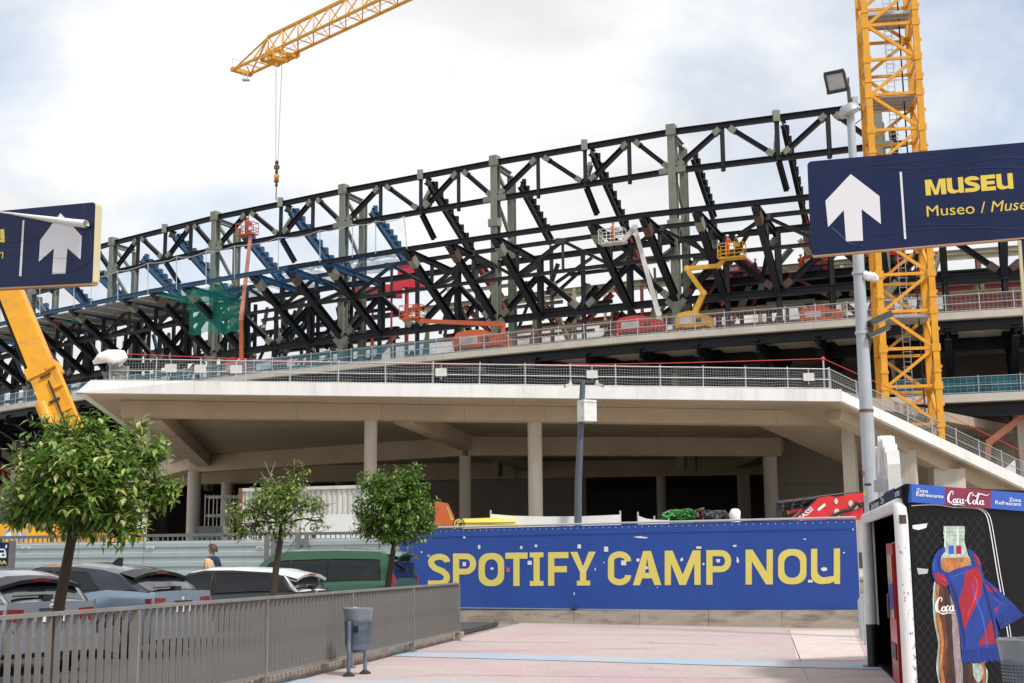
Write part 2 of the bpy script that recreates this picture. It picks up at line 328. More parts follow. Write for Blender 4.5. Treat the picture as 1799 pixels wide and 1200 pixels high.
def faded_paint():
    m=bpy.data.materials.new('stripe_paint'); m.use_nodes=True; t=m.node_tree; n=t.nodes; l=t.links; b=n['Principled BSDF']; b.inputs['Roughness'].default_value=.8
    c=n.new('ShaderNodeTexCoord'); z=n.new('ShaderNodeTexNoise'); z.inputs['Scale'].default_value=.9; z.inputs['Detail'].default_value=9; z.inputs['Roughness'].default_value=.75; l.new(c.outputs['Object'],z.inputs['Vector'])
    r=n.new('ShaderNodeValToRGB'); r.color_ramp.elements[0].position=.40; r.color_ramp.elements[0].color=(.47,.41,.40,1); r.color_ramp.elements[1].position=.60; r.color_ramp.elements[1].color=(.27,.42,.56,1); l.new(z.outputs[0],r.inputs[0])
    l.new(r.outputs[0],b.inputs['Base Color']); M['stripe_paint']=m
faded_paint()
def leafmat(name,cols):
    m=bpy.data.materials.new(name); m.use_nodes=True; t=m.node_tree; n=t.nodes; l=t.links; b=n['Principled BSDF']; b.inputs['Roughness'].default_value=.38
    g=n.new('ShaderNodeNewGeometry'); r=n.new('ShaderNodeValToRGB'); e=r.color_ramp.elements
    while len(e)<len(cols): e.new(.5)
    for i,(p,cc) in enumerate(cols): e[i].position=p; e[i].color=(*cc,1)
    l.new(g.outputs['Random Per Island'],r.inputs[0]); l.new(r.outputs[0],b.inputs['Base Color'])
    tr=n.new('ShaderNodeBsdfTranslucent'); l.new(r.outputs[0],tr.inputs[0]); x=n.new('ShaderNodeMixShader'); x.inputs[0].default_value=.34
    l.new(b.outputs[0],x.inputs[1]); l.new(tr.outputs[0],x.inputs[2]); l.new(x.outputs[0],n['Material Output'].inputs[0]); M[name]=m
leafmat('leaf_mixed',[(0,(.055,.14,.022)),(.34,(.13,.27,.04)),(.66,(.24,.39,.06)),(.84,(.44,.50,.14)),(1,(.62,.61,.28))])
leafmat('leaf_sparse',[(0,(.07,.16,.028)),(.5,(.18,.30,.05)),(.85,(.34,.41,.10)),(1,(.52,.50,.19))])
leafmat('leaf_dense',[(0,(.045,.125,.022)),(.5,(.11,.24,.036)),(.85,(.23,.36,.06)),(1,(.38,.46,.12))])
# ================================================================ GROUND
def sheet(name,matn,poly,z,thick=None):
    mb=MB()
    if thick: mb.prism([(x,y,z-thick) for x,y in poly],(0,0,thick))
    else: mb.add([(x,y,z) for x,y in poly],[tuple(range(len(poly)))])
    o=mb.build(name,matn); o['kind']='structure'; return o
sheet('ground','dirt',[(-900,-300),(900,-300),(900,1500),(-900,1500)],-.02)
# railing line and hoarding lines, surveyed
RX=lambda y:-6.65+.196*y
BL=Pz(700,1090.5,0); BR=Pz(1512,1105,0)        # foot of the blue hoarding
sheet('plaza_paving','plaza',[(RX(-10)-.15,-10),(60,-10),(60,44),(RX(44)-.15,44)],0)
pk=[(RX(4)-.42,4),(RX(34)-.42,34),(RX(34)-12,36.4),(-60,38),(-60,4)]
sheet('parking_lot','asphalt',pk,.10,.10)
kp=[(RX(4)-.42,4),(RX(4)-.12,4),(RX(29)-.12,29),(RX(29)-.42,29)]
sheet('kerb','kerb',kp,.125,.12)
sheet('sidewalk','pave_grey',[(-45,34.0),(-4.2,32.6),(-2.6,36.5),(-45,40.5)],.24,.13)
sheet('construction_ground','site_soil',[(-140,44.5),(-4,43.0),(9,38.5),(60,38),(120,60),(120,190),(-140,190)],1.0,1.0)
for (a,b,wd) in (((700,1149),(1560,1172),1.05),((500,1197),(1010,1206),.7)):
    p,q=Pz(*a,.004),Pz(*b,.004); n=(q-p).normalized(); s=V(-n.y,n.x,0)*wd/2
    mb=MB(); K=24
    mb.grid([[p.lerp(q,i/K)-s*(1+.06*R_.uniform(-1,1)) for i in range(K+1)],[p.lerp(q,i/K)+s*(1+.06*R_.uniform(-1,1)) for i in range(K+1)]])
    for v in mb.v: v.z=.008
    o=mb.build('painted_stripe','stripe_paint'); o['kind']='structure'
for (a,b,wd) in (((805,1127),(1010,1129),.05),((1120,1129),(1260,1132),.05),((900,1113),(1300,1117),.03),((1385,1105),(1420,1195),.012),((760,1185),(1330,1192),.025)):
    p,q=Pz(*a,.004),Pz(*b,.004); n=(q-p).normalized(); s_=V(-n.y,n.x,0)*wd/2
    o=MB().grid([[p.lerp(q,i/12)-s_*(1+.5*R_.uniform(-1,1)) for i in range(13)],[p.lerp(q,i/12)+s_*(1+.5*R_.uniform(-1,1)) for i in range(13)]]).build('paving_joint','pave_dark'); o['kind']='structure'
o=MB().add([Pz(*q,.004) for q in ((1388,1107),(1500,1108),(1522,1160),(1400,1159))],[(0,1,2,3)]).build('paving_patch','pave_pale'); o['kind']='structure'
sheet('podium_bounce_sheet','bounce_sheet_dark',[(-24,80),(20,84),(44,110),(60,166),(-52,168),(-30,112)],1.006)  # dark sheet added over the site ground to cut bounce light under the slab
# ================================================================ STADIUM CURVE  (columns every 17.4 m along the bowl)
CP={}
for i,(x,y) in enumerate([(1540,179),(1180,227),(870,281),(605,331),(380,378),(200,423)]):
    q=Pz(x,y,38); CP[i]=(q.x,q.y)
def ext(a,b,ang,Ln):
    t=math.atan2(b[1]-a[1],b[0]-a[0])+math.radians(ang); return (b[0]+Ln*math.cos(t),b[1]+Ln*math.sin(t))
CP[6]=ext(CP[4],CP[5],-3.5,17.4); CP[7]=ext(CP[5],CP[6],-4,17.4); CP[8]=ext(CP[6],CP[7],-4,17.4)
CP[-1]=ext(CP[1],CP[0],4,17.4); CP[-2]=ext(CP[0],CP[-1],4,17.4)
def nrm(i):
    a=CP.get(i-1,CP[i]); b=CP.get(i+1,CP[i]); t=(b[0]-a[0],b[1]-a[1]); l=math.hypot(*t); n=(-t[1]/l,t[0]/l)
    return n if n[1]<0 else (-n[0],-n[1])
NR={i:nrm(i) for i in CP}
def W(t,o,z):
    """point of the bowl: t counts columns, o metres outwards of the column line, z height"""
    i=max(-2,min(7,math.floor(t))); k=t-i
    a=V(CP[i][0]+NR[i][0]*o,CP[i][1]+NR[i][1]*o,z); b=V(CP[i+1][0]+NR[i+1][0]*o,CP[i+1][1]+NR[i+1][1]*o,z)
    return a.lerp(b,k)
def S(px,py,o):
    d=ray(px,py)
    for i in range(-2,8):
        a=W(i,o,0); b=W(i+.9999,o,0); fa=a.x*d.y-a.y*d.x; fb=b.x*d.y-b.y*d.x
        if fa*fb<=0:
            k=fa/(fa-fb); return P(px,py,a.lerp(b,k).y)
    return P(px,py,110)
# ---------------------------------------------------------------- upper ring truss
ring=thing('ring_truss','black steel ring truss with vee diagonals running along the bare stadium rim against the sky','truss',W(1,0,34))
ZT,ZB=37.75,34.3
def sleeves(a,b,parent,w,f0=.0,f1=.17,mt='sleeve_steel'):
    for p,q in ((a,b),(b,a)):
        MB().beam(p.lerp(q,.04),p.lerp(q,f1),w,w).build('sleeve',mt,parent)
for i in range(0,8):
    j=i+1
    for z,h in ((ZT,.48),(ZB,.46)):
        MB().beam(W(i,0,z),W(j-.0001,0,z),.42,h,'I').build('chord','black_steel',ring)
    if i==0:  # the stub past the last column
        for z in (ZT,ZB): MB().beam(W(-.12,0,z),W(-.001,0,z),.4,.45,'I').build('chord','black_steel',ring)
    n=[(0,ZB),(.215,ZT),(.47,ZB),(.73,ZT),(1,ZB)]
    for (ta,za),(tb,zb) in zip(n,n[1:]):
        a=W(i+min(ta,.9999),0,za); b=W(i+min(tb,.9999),0,zb); a2,b2=a.lerp(b,.06),b.lerp(a,.06)
        MB().beam(a2,b2,.40,.40,'I').build('diagonal','black_steel',ring)
        sleeves(a2,b2,ring,.50)
    for t in (.23,.475,.745):
        MB().beam(W(i+t,0,ZB-(.55 if t!=.475 else .2)),W(i+t,0,ZT-.2),.34,.34,'I').build('post','black_steel',ring)
    MB().box(W(i+.475,.12,ZT+.12),(.55,.5,.95)).build('splice_plate','green_steel',ring)
    MB().beam(W(i+.475,-.2,ZB-.2),W(i+.46,-1.9,ZB-2.3),.42,.42,'I').build('stub','black_steel',ring)
    MB().beam(W(i+.49,-.3,ZB+.1),W(i+.5,-2.2,ZB+2.6),.42,.42,'I').build('stub','sleeve_steel',ring)
# ---------------------------------------------------------------- twin columns
for i in range(0,8):
    bz=19 if i else 12
    c=thing('steel_column','grey green twin steel column with knee braces standing under the ring truss','column',W(i,0,bz),group='twin steel columns under the ring truss')
    u=(W(min(i+.05,7.9),0,0)-W(max(i-.05,-.1),0,0)).normalized()
    nn=V(NR[i][0],NR[i][1],0)
    MB().beam(W(i,0,9.0),W(i,0,ZT+.55),.66,.72,'I',upv=nn).build('shaft','green_steel',c)
    MB().beam(W(i,-3,9.0),W(i,-3,ZT-.6),.60,.62,'I',upv=nn).build('shaft','green_steel',c)
    MB().box(W(i,.1,ZT+.1),(.78,.8,.95),(u,nn,V(0,0,1))).build('head_plate','green_steel',c)
    MB().box(W(i,.1,ZB),(2.3,.42,.5),(u,nn,V(0,0,1))).build('node_plate','green_steel',c)
    MB().box(W(i,.15,ZB-2.3) if i==2 else W(i,.1,29.6),(1.0,.75,.7),(u,nn,V(0,0,1))).build('bracket','green_steel',c)
    for z in (30.6,26.8): MB().box(W(i,0,z),(.85,.95,.28),(u,nn,V(0,0,1))).build('splice_plate','green_steel',c)
    MB().beam(W(i,-.3,ZT-.3),W(i,-2.8,ZT-.5),.4,.5,'I').build('tie','green_steel',c)
    for (za,zb) in ((ZT-.8,ZB+.4),(ZB-.2,31.2),(31,28)):
        MB().beam(W(i,-.35,za),W(i,-2.75,zb),.26,.26).build('brace','green_steel',c)
    MB().beam(W(i,-.35,28.6),W(i,-2.75,31.2),.22,.22).build('brace','green_steel',c)
    for s in (-1,1):
        MB().beam(W(i,.05,22.2),W(i+s*.045,.05,23.1),.5,.5).build('node_plate','green_steel',c)
# ---------------------------------------------------------------- stepped rakers of the upper tier
for k in range(-1,16):
    t=.45+k*.5 if k>=0 else -.05
    if t>7.4: continue
    col=(k%2==1) or k<0
    z0=ZT-.6 if not col else ZT-1.4
    o0=-1.0 if not col else -3.2
    drop=5.1/7.2; o1=-9.2
    a=W(t,o0,z0); z1=z0-drop*(o0-o1); b=W(t,o1,z1)
    blue=t>3.4
    r=thing('raker_beam',('steel raker beam with stepped seating brackets sloping down behind the '+('blue net' if t>2.8 else 'open ring truss')),'beam',W(t,o0,z0),group='stepped raker beams of the upper tier'+(' behind the net' if t>2.8 else ''))
    mt='black_steel' if t<2.7 else 'blue_steel'
    MB().beam(a,b,.36,.95,'I').build('web_beam',mt,r)
    if not col: MB().beam(W(t,-.2,z0+.25),a+V(0,0,.1),.34,.8,'I').build('head','dark_steel',r)
    K=9
    for q in range(1,K):
        p=a.lerp(b,q/K)+V(0,0,.72); MB().box(p,(.42,.62,.72)).build('step_bracket',mt,r)
    if t<2.9 and k%2==0:
        MB().beam(b,W(t,-15.5,z1-4.4),.5,1.0,'I').build('lower_beam','red_steel',r)
    MB().beam(b+V(0,0,-.4),V(b.x,b.y,19),.38,.4,'I').build('prop','dark_steel',r)
# ---------------------------------------------------------------- outward bracket frames + balcony chords
ZC2,ZC3,ZC4=28.5,25.8,23.0
TS=sorted([k+f for k in range(0,7) for f in (0,.25,.75)]+[-.25,-.5,-.75,-1.0])
for t in TS:
    if t==.25: t=.5
    if t==.75: t=.76
    bl=t>2.3
    f=thing('bracket_frame','black steel bracket frame with a slanting leg carrying the balcony edge','bracket',W(t,0,22.6),group='slanting bracket frames under the balcony edge')
    a=W(t,8,ZC2-.1); b=W(t,.15,ZC4+.15)
    MB().beam(a,b,.52,.62,'I').build('leg','black_steel',f)
    MB().beam(a.lerp(b,.10),a.lerp(b,.20),.60,.70).build('splice_plate','sleeve_steel' if int(t*4)%2 else 'splice_brown',f)
    MB().beam(a,W(t,.2,ZC2-.6),.34,.55,'I').build('top_beam','blue_steel' if bl else 'black_steel',f)
    MB().beam(W(t,4,ZC3),W(t,.2,ZC2-1),.34,.4,'I').build('strut','dark_steel',f)
    MB().beam(W(t,4.0,ZC3),W(t,3.9,ZC2-.5),.34,.34,'I').build('post','black_steel',f)
    MB().beam(W(t,-.6,ZC4-.3),W(t,-.6,ZC2),.42,.42,'I').build('post','black_steel',f)
bal=thing('balcony_truss','black steel balcony truss with small vee diagonals linking the slanting brackets','truss',W(1,4,ZC3))
for i in range(-1,7):
    bl=i>=2
    MB().beam(W(i,8,ZC2),W(i+.9999,8,ZC2),.30,.42,'I').build('edge_beam','blue_steel' if i>=3 else 'black_steel',bal)
    MB().beam(W(i,4,ZC2-.05),W(i+.9999,4,ZC2-.05),.28,.34,'I').build('chord','dark_steel' if not (i>=3) else 'blue_steel',bal)
    MB().beam(W(i,4,ZC3),W(i+.9999,4,ZC3),.26,.30,'I').build('chord','dark_steel',bal)
    for (ta,tb,tc) in ((.25,.5,.76),(.76,1.0,1.25)):
        if i+tc>7: continue
        MB().beam(W(i+ta,4,ZC3),W(i+tb,4,ZC2-.1),.26,.28,'I').build('diagonal','dark_steel',bal)
        MB().beam(W(i+tb,4,ZC2-.1),W(i+tc,4,ZC3),.26,.28,'I').build('diagonal','dark_steel',bal)
        MB().beam(W(i+tb,4,ZC3),W(i+tb,4,ZC2),.24,.24,'I').build('post','dark_steel',bal)
        MB().box(W(i+tb,4.1,ZC2-.15),(1.1,.3,.5)).build('gusset','dark_steel',bal)
tr=thing('lower_truss','heavy black steel truss along the foot of the slanting brackets','truss',W(1,0,ZC4))
for i in range(-1,7):
    MB().beam(W(i,0,ZC4),W(i+.9999,0,ZC4),.42,.62,'I').build('chord','black_steel',tr)
    MB().beam(W(i,-.3,ZC2-.2),W(i+.9999,-.3,ZC2-.2),.38,.5,'I').build('chord','black_steel',tr)
    MB().beam(W(i,-3,ZC4-.6),W(i+.9999,-3,ZC4-.6),.3,.34,'I').build('chord','cream_steel' if i<3 else 'dark_steel',tr)
    for ta,za,tb,zb in ((.03,ZC4+.2,.235,ZC2-1.8),(.235,ZC2-1.8,.485,ZC4+.25),(.515,ZC4+.25,.745,ZC2-1.8),(.745,ZC2-1.8,.97,ZC4+.2)):
        a=W(i+ta,0,za); b=W(i+tb,0,zb); MB().beam(a,b,.44,.46,'I').build('diagonal','black_steel',tr)
        lo,hi=(a,b) if a.z<b.z else (b,a)
        MB().beam(lo.lerp(hi,.05),lo.lerp(hi,.2),.54,.56).build('sleeve','sleeve_steel' if i>=1 else 'splice_brown',tr)
    for t in (.25,.5,.75): MB().beam(W(i+t,-.1,20.5),W(i+t,-.1,ZC2-.4),.40,.40,'I').build('post','black_steel',tr)
# ---------------------------------------------------------------- inner rows of the bowl
inner=thing('inner_steelwork','cream, red and black steel frames of the inner tier seen through the black trusses','steelwork',W(1,-9,19))
for i in range(-1,7):
    MB().beam(W(i,-9,24.9),W(i+.9999,-9,24.9),.5,1.25 if i in(-1,0,3) else .45,'I').build('girder','black_steel' if i not in (1,2) else 'cream_steel',inner)
    if i<3:
        MB().beam(W(i,-10,27.3),W(i+.9999,-10,27.3),.3,.42,'I').build('beam','cream_steel',inner)
        MB().beam(W(i,-12,22.6),W(i+.9999,-12,22.6),.3,.5,'I').build('beam','cream_steel',inner)
        MB().beam(W(i,-17,25.4),W(i+.9999,-17,25.4),.35,.8,'I').build('beam','red_steel' if i!=0 else 'black_steel',inner)
        MB().beam(W(i,-17,28.4),W(i+.9999,-17,28.4),.3,.45,'I').build('beam','cream_steel',inner)
    else:
        MB().beam(W(i,-11,27.3),W(i+.9999,-11,27.3),.4,.5,'I').build('beam','blue_steel',inner)
        MB().beam(W(i,-6,21.6),W(i+.9999,-6,21.6),.5,.9,'I').build('girder','black_steel',inner)
    for q in range(4):
        t=i+.08+q*.25; mt=('cream_steel','green_steel','cream_steel','red_steel')[(q+i)%4] if i<3 else 'dark_steel'
        MB().beam(W(t,-10,19),W(t,-10,27.4 if q%2 else 25.4),.34,.36,'I').build('post',mt,inner)
        if i<3:
            MB().beam(W(t,-10,25.2),W(t+.14,-12,20.2),.26,.3,'I').build('brace','cream_steel',inner)
            MB().beam(W(t,-17,19),W(t,-17,28.5),.32,.36,'I').build('post','cream_steel' if q%2 else 'red_steel',inner)
            if q%2==0: MB().beam(W(t,-10.3,27.2),W(t,-17,24.4),.3,.5,'I').build('rafter','red_steel' if i in(1,2) else 'cream_steel',inner)
        else:
            MB().beam(W(t,-6,19),W(t+.12,-9,24.6),.34,.4,'I').build('brace','dark_steel',inner)
            MB().beam(W(t,-3,19),W(t,-3,ZC2),.36,.36,'I').build('post','black_steel',inner)
            MB().beam(W(t,-3.2,19.2),W(t+.2,-5,27.5),.34,.4,'I').build('brace','black_steel',inner)
# irregular cross members between the rows, as the erection has reached them
rq_=random.Random(21)
tg=thing('cross_bracing','tangle of black and grey cross braces between the rows of the steel frame','bracing',W(1.5,-5,21))
for k in range(95):
    t=rq_.uniform(-.2,4.8); o=rq_.choice([-1.2,-2.0,-3.2,-4.5,-6,-7.5]); z0=rq_.choice([19.6,22.6,23.2,25.6]); dz=rq_.uniform(2,5.2); dt=rq_.choice([-1,-1,-1,1])*rq_.uniform(.06,.22)
    z1=min(z0+dz,28.6); w_=rq_.choice([.22,.28,.34,.4]); mt=rq_.choice(['black_steel','black_steel','dark_steel','dark_steel','sleeve_steel','cream_steel' if t<2.5 else 'blue_steel','red_steel' if t<2.6 else 'dark_steel'])
    a=W(t,o,z0); b=W(t+dt,o-rq_.choice([0,0,2.5]),z1); MB().beam(a,b,w_,w_*1.1,'I').build('brace',mt,tg)
    if k%3==0: MB().beam(a.lerp(b,.06),a.lerp(b,.2),w_*1.25,w_*1.3).build('sleeve','sleeve_steel',tg)
for k in range(26):
    t=rq_.uniform(-.1,4.4); o=rq_.uniform(-8,-1.5); z=rq_.choice([22.4,24.2,25.8,27.4]); MB().beam(W(t,o,z),W(t+rq_.uniform(.2,.5),o,z),.26,.32,'I').build('purlin',rq_.choice(['black_steel','dark_steel','cream_steel','sleeve_steel']),tg)
# platform girders at the right where the loose beams are stacked
stk=thing('stacked_girders','layered black girders forming a working floor behind the yellow lift','girders',W(.5,-4,23.4))
for k,(o,z) in enumerate(((-1.6,24.55),(-3.2,24.15),(-5,24.2),(-6.5,23.6))):
    MB().beam(W(-.1,o,z),W(.93,o,z),.7,.62,'I').build('girder','black_steel',stk)
MB().hexa([W(-.1,-1.4,24.86),W(.93,-1.4,24.86),W(.93,-7,24.86),W(-.1,-7,24.86)],[W(-.1,-1.4,24.92),W(.93,-1.4,24.92),W(.93,-7,24.92),W(-.1,-7,24.92)]).build('floor_panel','dark_steel',stk)
for t in (0,.3,.6,.9): MB().beam(W(t,-4,19),W(t,-4,23.8),.4,.4,'I').build('prop','black_steel',stk)
MB().hexa([W(-1.2,-3,20.3),W(-.25,-3,20.3),W(-.25,-3.2,20.3),W(-1.2,-3.2,20.3)],[W(-1.1,-3,22.4),W(-.25,-3,22.4),W(-.25,-3.2,22.4),W(-1.1,-3.2,22.4)]).build('loose_panel','red_steel',stk)
# ---------------------------------------------------------------- concrete mid deck
ZD=18.6
deck=thing('concourse_deck','pale concrete concourse deck with black steel ribs below, boom lifts parked on it','deck',W(1,9,ZD-1))
for i in range(-2,8):
    ob=-8.6
    q=[W(i,10,0),W(i+.9999,10,0),W(i+.9999,ob,0),W(i,ob,0)]
    MB().hexa([V(p.x,p.y,ZD-.48) for p in q],[V(p.x,p.y,ZD) for p in q]).build('slab','concrete_deck',deck)
    MB().beam(W(i,9.2,ZD-.86),W(i+.9999,9.2,ZD-.86),.4,.74,'I').build('edge_beam','black_steel',deck)
    MB().beam(W(i,3,ZD-1.1),W(i+.9999,3,ZD-1.1),.5,1.2,'I').build('edge_beam','black_steel',deck)
    for t in (0,.25,.5,.75):
        MB().beam(W(i+t,9.6,ZD-1.4),W(i+t,-3.5,ZD-1.4),.45,1.0,'I').build('rib','black_steel',deck)
        a=W(i+t,8.4,ZD-1.6); b=W(i+t,-1.5,11.6); MB().beam(a,b,.5,.55,'I').build('strut','black_steel',deck)
        MB().beam(b.lerp(a,.12),b.lerp(a,.3),.58,.62).build('splice_plate','red_steel',deck)
        MB().beam(W(i+t,1.2,11.2),W(i+t,1.2,ZD-1.4),.5,.5,'I').build('post','black_steel' if t else 'concrete_column',deck)
    for (ta,tb) in ((.04,.21),(.29,.46),(.54,.71),(.79,.96)):
        q=[W(i+ta,8.9,0),W(i+tb,8.9,0),W(i+tb,3.6,0),W(i+ta,3.6,0)]
        MB().hexa([V(p.x,p.y,ZD-.85) for p in q],[V(p.x,p.y,ZD-.5) for p in q]).build('soffit_panel','concrete_deck',deck)
for i in range(-2,8):
    zw=11.25 if -1<=i<=4 else .9
    o=MB().hexa([W(i,-8,zw),W(i+.9999,-8,zw),W(i+.9999,-8.6,zw),W(i,-8.6,zw)],[W(i,-8,ZD-.5),W(i+.9999,-8,ZD-.5),W(i+.9999,-8.6,ZD-.5),W(i,-8.6,ZD-.5)]).build('back_wall','concrete_wall_shaded',deck)
# clutter on the lower concourse below the deck
for q in range(34):
    t=R_.uniform(.2,4.9); o=R_.uniform(3,8.5); p=W(t,o,11.2)
    h=R_.uniform(.5,1.5); mb=MB().box(p+V(0,0,h/2),(R_.uniform(.5,2.4),R_.uniform(.4,1),h))
    cn,lb,ct=[('material_crate','white crate of site material on the lower concourse behind the mesh fence','crate'),('site_board','dark stack of boards on the lower concourse behind the mesh fence','boards'),('site_pallet','blue wrapped pallet on the lower concourse behind the mesh fence','pallet')][q%3]
    one(cn,['lift_white','dark_grey','blue_steel'][q%3],mb,lb,ct,lb.split(' behind')[0]+' set',loc=p)
# ---------------------------------------------------------------- fences of tube and mesh
def fence(name,label,pts,h,post_sp,mesh_cell=.16,rails=(.08,.5,1),net=None,rail_r=.022,post_r=.03,lean=0,extra=0):
    f=thing(name,label,'fence',pts[0])
    tot=0; segs=[]
    for a,b in zip(pts,pts[1:]):
        l=(b-a).length; n=max(1,round(l/post_sp)); segs.append((a,b,l,n))
        for k in range(n):
            p=a.lerp(b,k/n); tl=V(R_.uniform(-.05,.05),0,0)
            MB().tube([p,p+tl+V(0,0,h+.12)],post_r,6).build('post','galv',f,True)
        for r in rails: MB().tube([a+V(0,-.03,h*r),b+V(0,-.03,h*r)],rail_r,5).build('rail','galv',f,True)
        mb=MB(); nv=int(l/mesh_cell)
        for k in range(nv):
            p=a.lerp(b,(k+.5)/nv); mb.beam(p+V(0,.02,.05),p+V(0,.02,h),.012,.012)
        for k in range(1,int(h/mesh_cell)+1):
            z=V(0,.02,k*mesh_cell); sag=[a.lerp(b,q/(2*n))+z+V(0,0,-.05*(q%2)) for q in range(2*n+1)]
            for u_,w_ in zip(sag,sag[1:]): mb.beam(u_,w_,.012,.012)
        tag(mb.build('mesh','wire',f),kind='stuff')
    a=pts[-1]; MB().tube([a,a+V(0,0,h+.12)],post_r,6).build('post','galv',f,True)
    if net:
        for (i0,i1,nm) in net:
            for a,b in list(zip(pts,pts[1:]))[i0:i1]:
                MB().grid([[a+V(0,.08,.03),b+V(0,.08,.03)],[a+V(0,.08,h*.96),b+V(0,.08,h*.96)]]).build('debris_net',nm,f)
    return f
fence('deck_fence','tube and mesh edge fence along the pale concourse deck, netted teal and brown',[W(t,9.8,ZD) for t in [q*.5 for q in range(-3,15)]],1.25,2.1,.3,net=[(0,7,'net_brown'),(7,17,'net_teal')],rail_r=.03,post_r=.04)
# ---------------------------------------------------------------- lower deck at the right end
lo=thing('lower_concourse_deck','lower pale concrete deck edge behind the yellow tower crane','deck',W(-1,10,10))
for i in (-2,-1):
    q=[W(i,10.5,0),W(i+.9999,10.5,0),W(i+.9999,-6,0),W(i,-6,0)]
    MB().hexa([V(p.x,p.y,12.2) for p in q],[V(p.x,p.y,12.75) for p in q]).build('slab','concrete_deck',lo)
    MB().beam(W(i,9.6,11.7),W(i+.9999,9.6,11.7),.5,.9,'I').build('edge_beam','black_steel',lo)
    for t in (0,.5):
        MB().beam(W(i+t,7,1),W(i+t,7,12),.8,.8).build('column','concrete_column',lo)
fence('lower_deck_fence','glass blue netted fence on the lower deck edge behind the tower crane',[W(t,10.3,12.75) for t in (-1.9,-1.5,-1,-.5,-.05)],1.2,2.6,.4,net=[(0,4,'net_teal')])
# ================================================================ PODIUM
ZS=10.5; ZU=11.2
A=Pz(133,690,ZS); B=Pz(1480,705,ZS); LBk=Pz(300,808,ZS)
pod=thing('stadium_podium','beige concrete podium with white fascia, broad soffit, beams and round columns','podium',V(0,74,1.0))
At=P(156,668,A.y); At=V(At.x,A.y+.3,ZU); Bt=V(B.x-.25,B.y+.02,ZU+.02)
Ar=V(-33.5,140,ZS); Br=V(40,112,ZS)
ed=(B-A).normalized(); en=V(-ed.y,ed.x,0)      # along and behind the front edge
bot=[A,B,V(40,100,ZS),V(60,168,ZS),V(-52,172,ZS),LBk]
MB().hexa([p+V(0,0,.02) for p in (A+en*.35+ed*.4,B+en*.35,bot[2],bot[3],bot[4],LBk+ed*.4)],[V(p.x,p.y,ZU-.05) for p in (A+en*.35+ed*.6,B+en*.35,bot[2],bot[3],bot[4],LBk+ed*.6)]).build('slab','concrete_soffit',pod)
n=7
for k in range(n):   # fascia panels
    a,b=A.lerp(B,k/n),A.lerp(B,(k+1)/n); at=At if k==0 else V(a.x,a.y+.02,ZU); bt=V(b.x,b.y+.02,ZU)
    g=ed*.003
    MB().hexa([a+g,b-g,b-g+en*.33,a+g+en*.33],[at+g,bt-g,bt-g+en*.33,at+g+en*.33]).build('fascia_panel','concrete_white',pod)
Lt=V(LBk.x+.5,LBk.y,ZU)
MB().hexa([A,LBk,LBk+ed*.38,A+ed*.38+en*.01],[At,Lt,Lt+ed*.38,At+ed*.38+en*.01]).build('fascia_panel','concrete_white',pod)
def cbeam(a,b,w,h,name='beam',mt='concrete'):
    d=(b-a); d.z=0; d.normalize(); s=V(-d.y,d.x,0)*w/2
    MB().hexa([a-s-V(0,0,h),b-s-V(0,0,h),b+s-V(0,0,h),a+s-V(0,0,h)],[a-s,b-s,b+s,a+s]).build(name,mt,pod)
b1a=Pz(212,703,ZS)+en*.6; b1b=Pz(1491,722,ZS)+en*.6
nb=9
for k in range(nb):
    g=(b1b-b1a).normalized()*.006
    cbeam(b1a.lerp(b1b,k/nb)+g,b1a.lerp(b1b,(k+1)/nb)-g,1.2,.86,'front_beam')
N1=V(-26.6,110,ZS); N2=V(-3.3,95,ZS); N3=V(19.8,98,ZS)
for a,b,nn_ in ((N1,N2,4),(N2,N3,5)):
    for k in range(nn_):
        g=(b-a).normalized()*.006
        cbeam(a.lerp(b,k/nn_)+g,a.lerp(b,(k+1)/nn_)-g,1.3,1.35,'rear_beam')
cbeam(V(-36,124,ZS),V(30,116,ZS),1.3,1.5,'rear_beam')
f651=Pz(651,732,ZS-.86); f940=Pz(940,737,ZS-.86); f245=Pz(245,730,ZS-.86)
for a,b in ((b1a.lerp(b1b,.035),N1+(N2-N1)*.04),(b1a.lerp(b1b,.36),N2),(N1+(N2-N1)*.03,V(-33,123.2,ZS)),(N2,V(2,119,ZS)),(N3,V(20,117,ZS))):
    d=(b-a).normalized()*.75; cbeam(a+d,b-d,1.1,.95,'cross_beam')
def ccol(px,top,Y,r,z0=.98):
    p=P(px,800,Y); c=V(p.x,Y,z0); H=top-z0
    prof=[(r,0)]
    for q in range(1,int(H/2.6)+1): prof+=[(r,q*2.6-.012),(r-.012,q*2.6-.006),(r-.012,q*2.6+.006),(r,q*2.6+.012)]
    prof.append((r,H)); MB().lathe(c,prof,24).build('column','concrete_column',pod,True,ang=30)
yb=lambda px:(b1a.lerp(b1b,(px-212)/1280)).y
ccol(651,ZS-.86,yb(660),.37); ccol(940,ZS-.86,yb(950),.42); ccol(248,ZS-.86,yb(260),.45)
ccol(343,ZS-1.35,109,.55); ccol(817,ZS-1.35,95,.42); ccol(1352,ZS-1.35,98,.52)
ccol(400,ZS-1.5,121,.5); ccol(1160,ZS-1.5,118,.42)
def rcol(px,Y,w,d,top,rot,z0=.98,mt='concrete_column',name='pier'):
    p=P(px,820,Y); X=V(math.cos(rot),math.sin(rot),0); MB().box(V(p.x,Y,(z0+top)/2),(w,d,top-z0),(X,V(-X.y,X.x,0),V(0,0,1))).build(name,mt,pod)
rcol(1305,117,.9,.9,ZS-1.5,.1)
rcol(1494,yb(1490)-.1,.75,.75,ZS-.86,-.45)
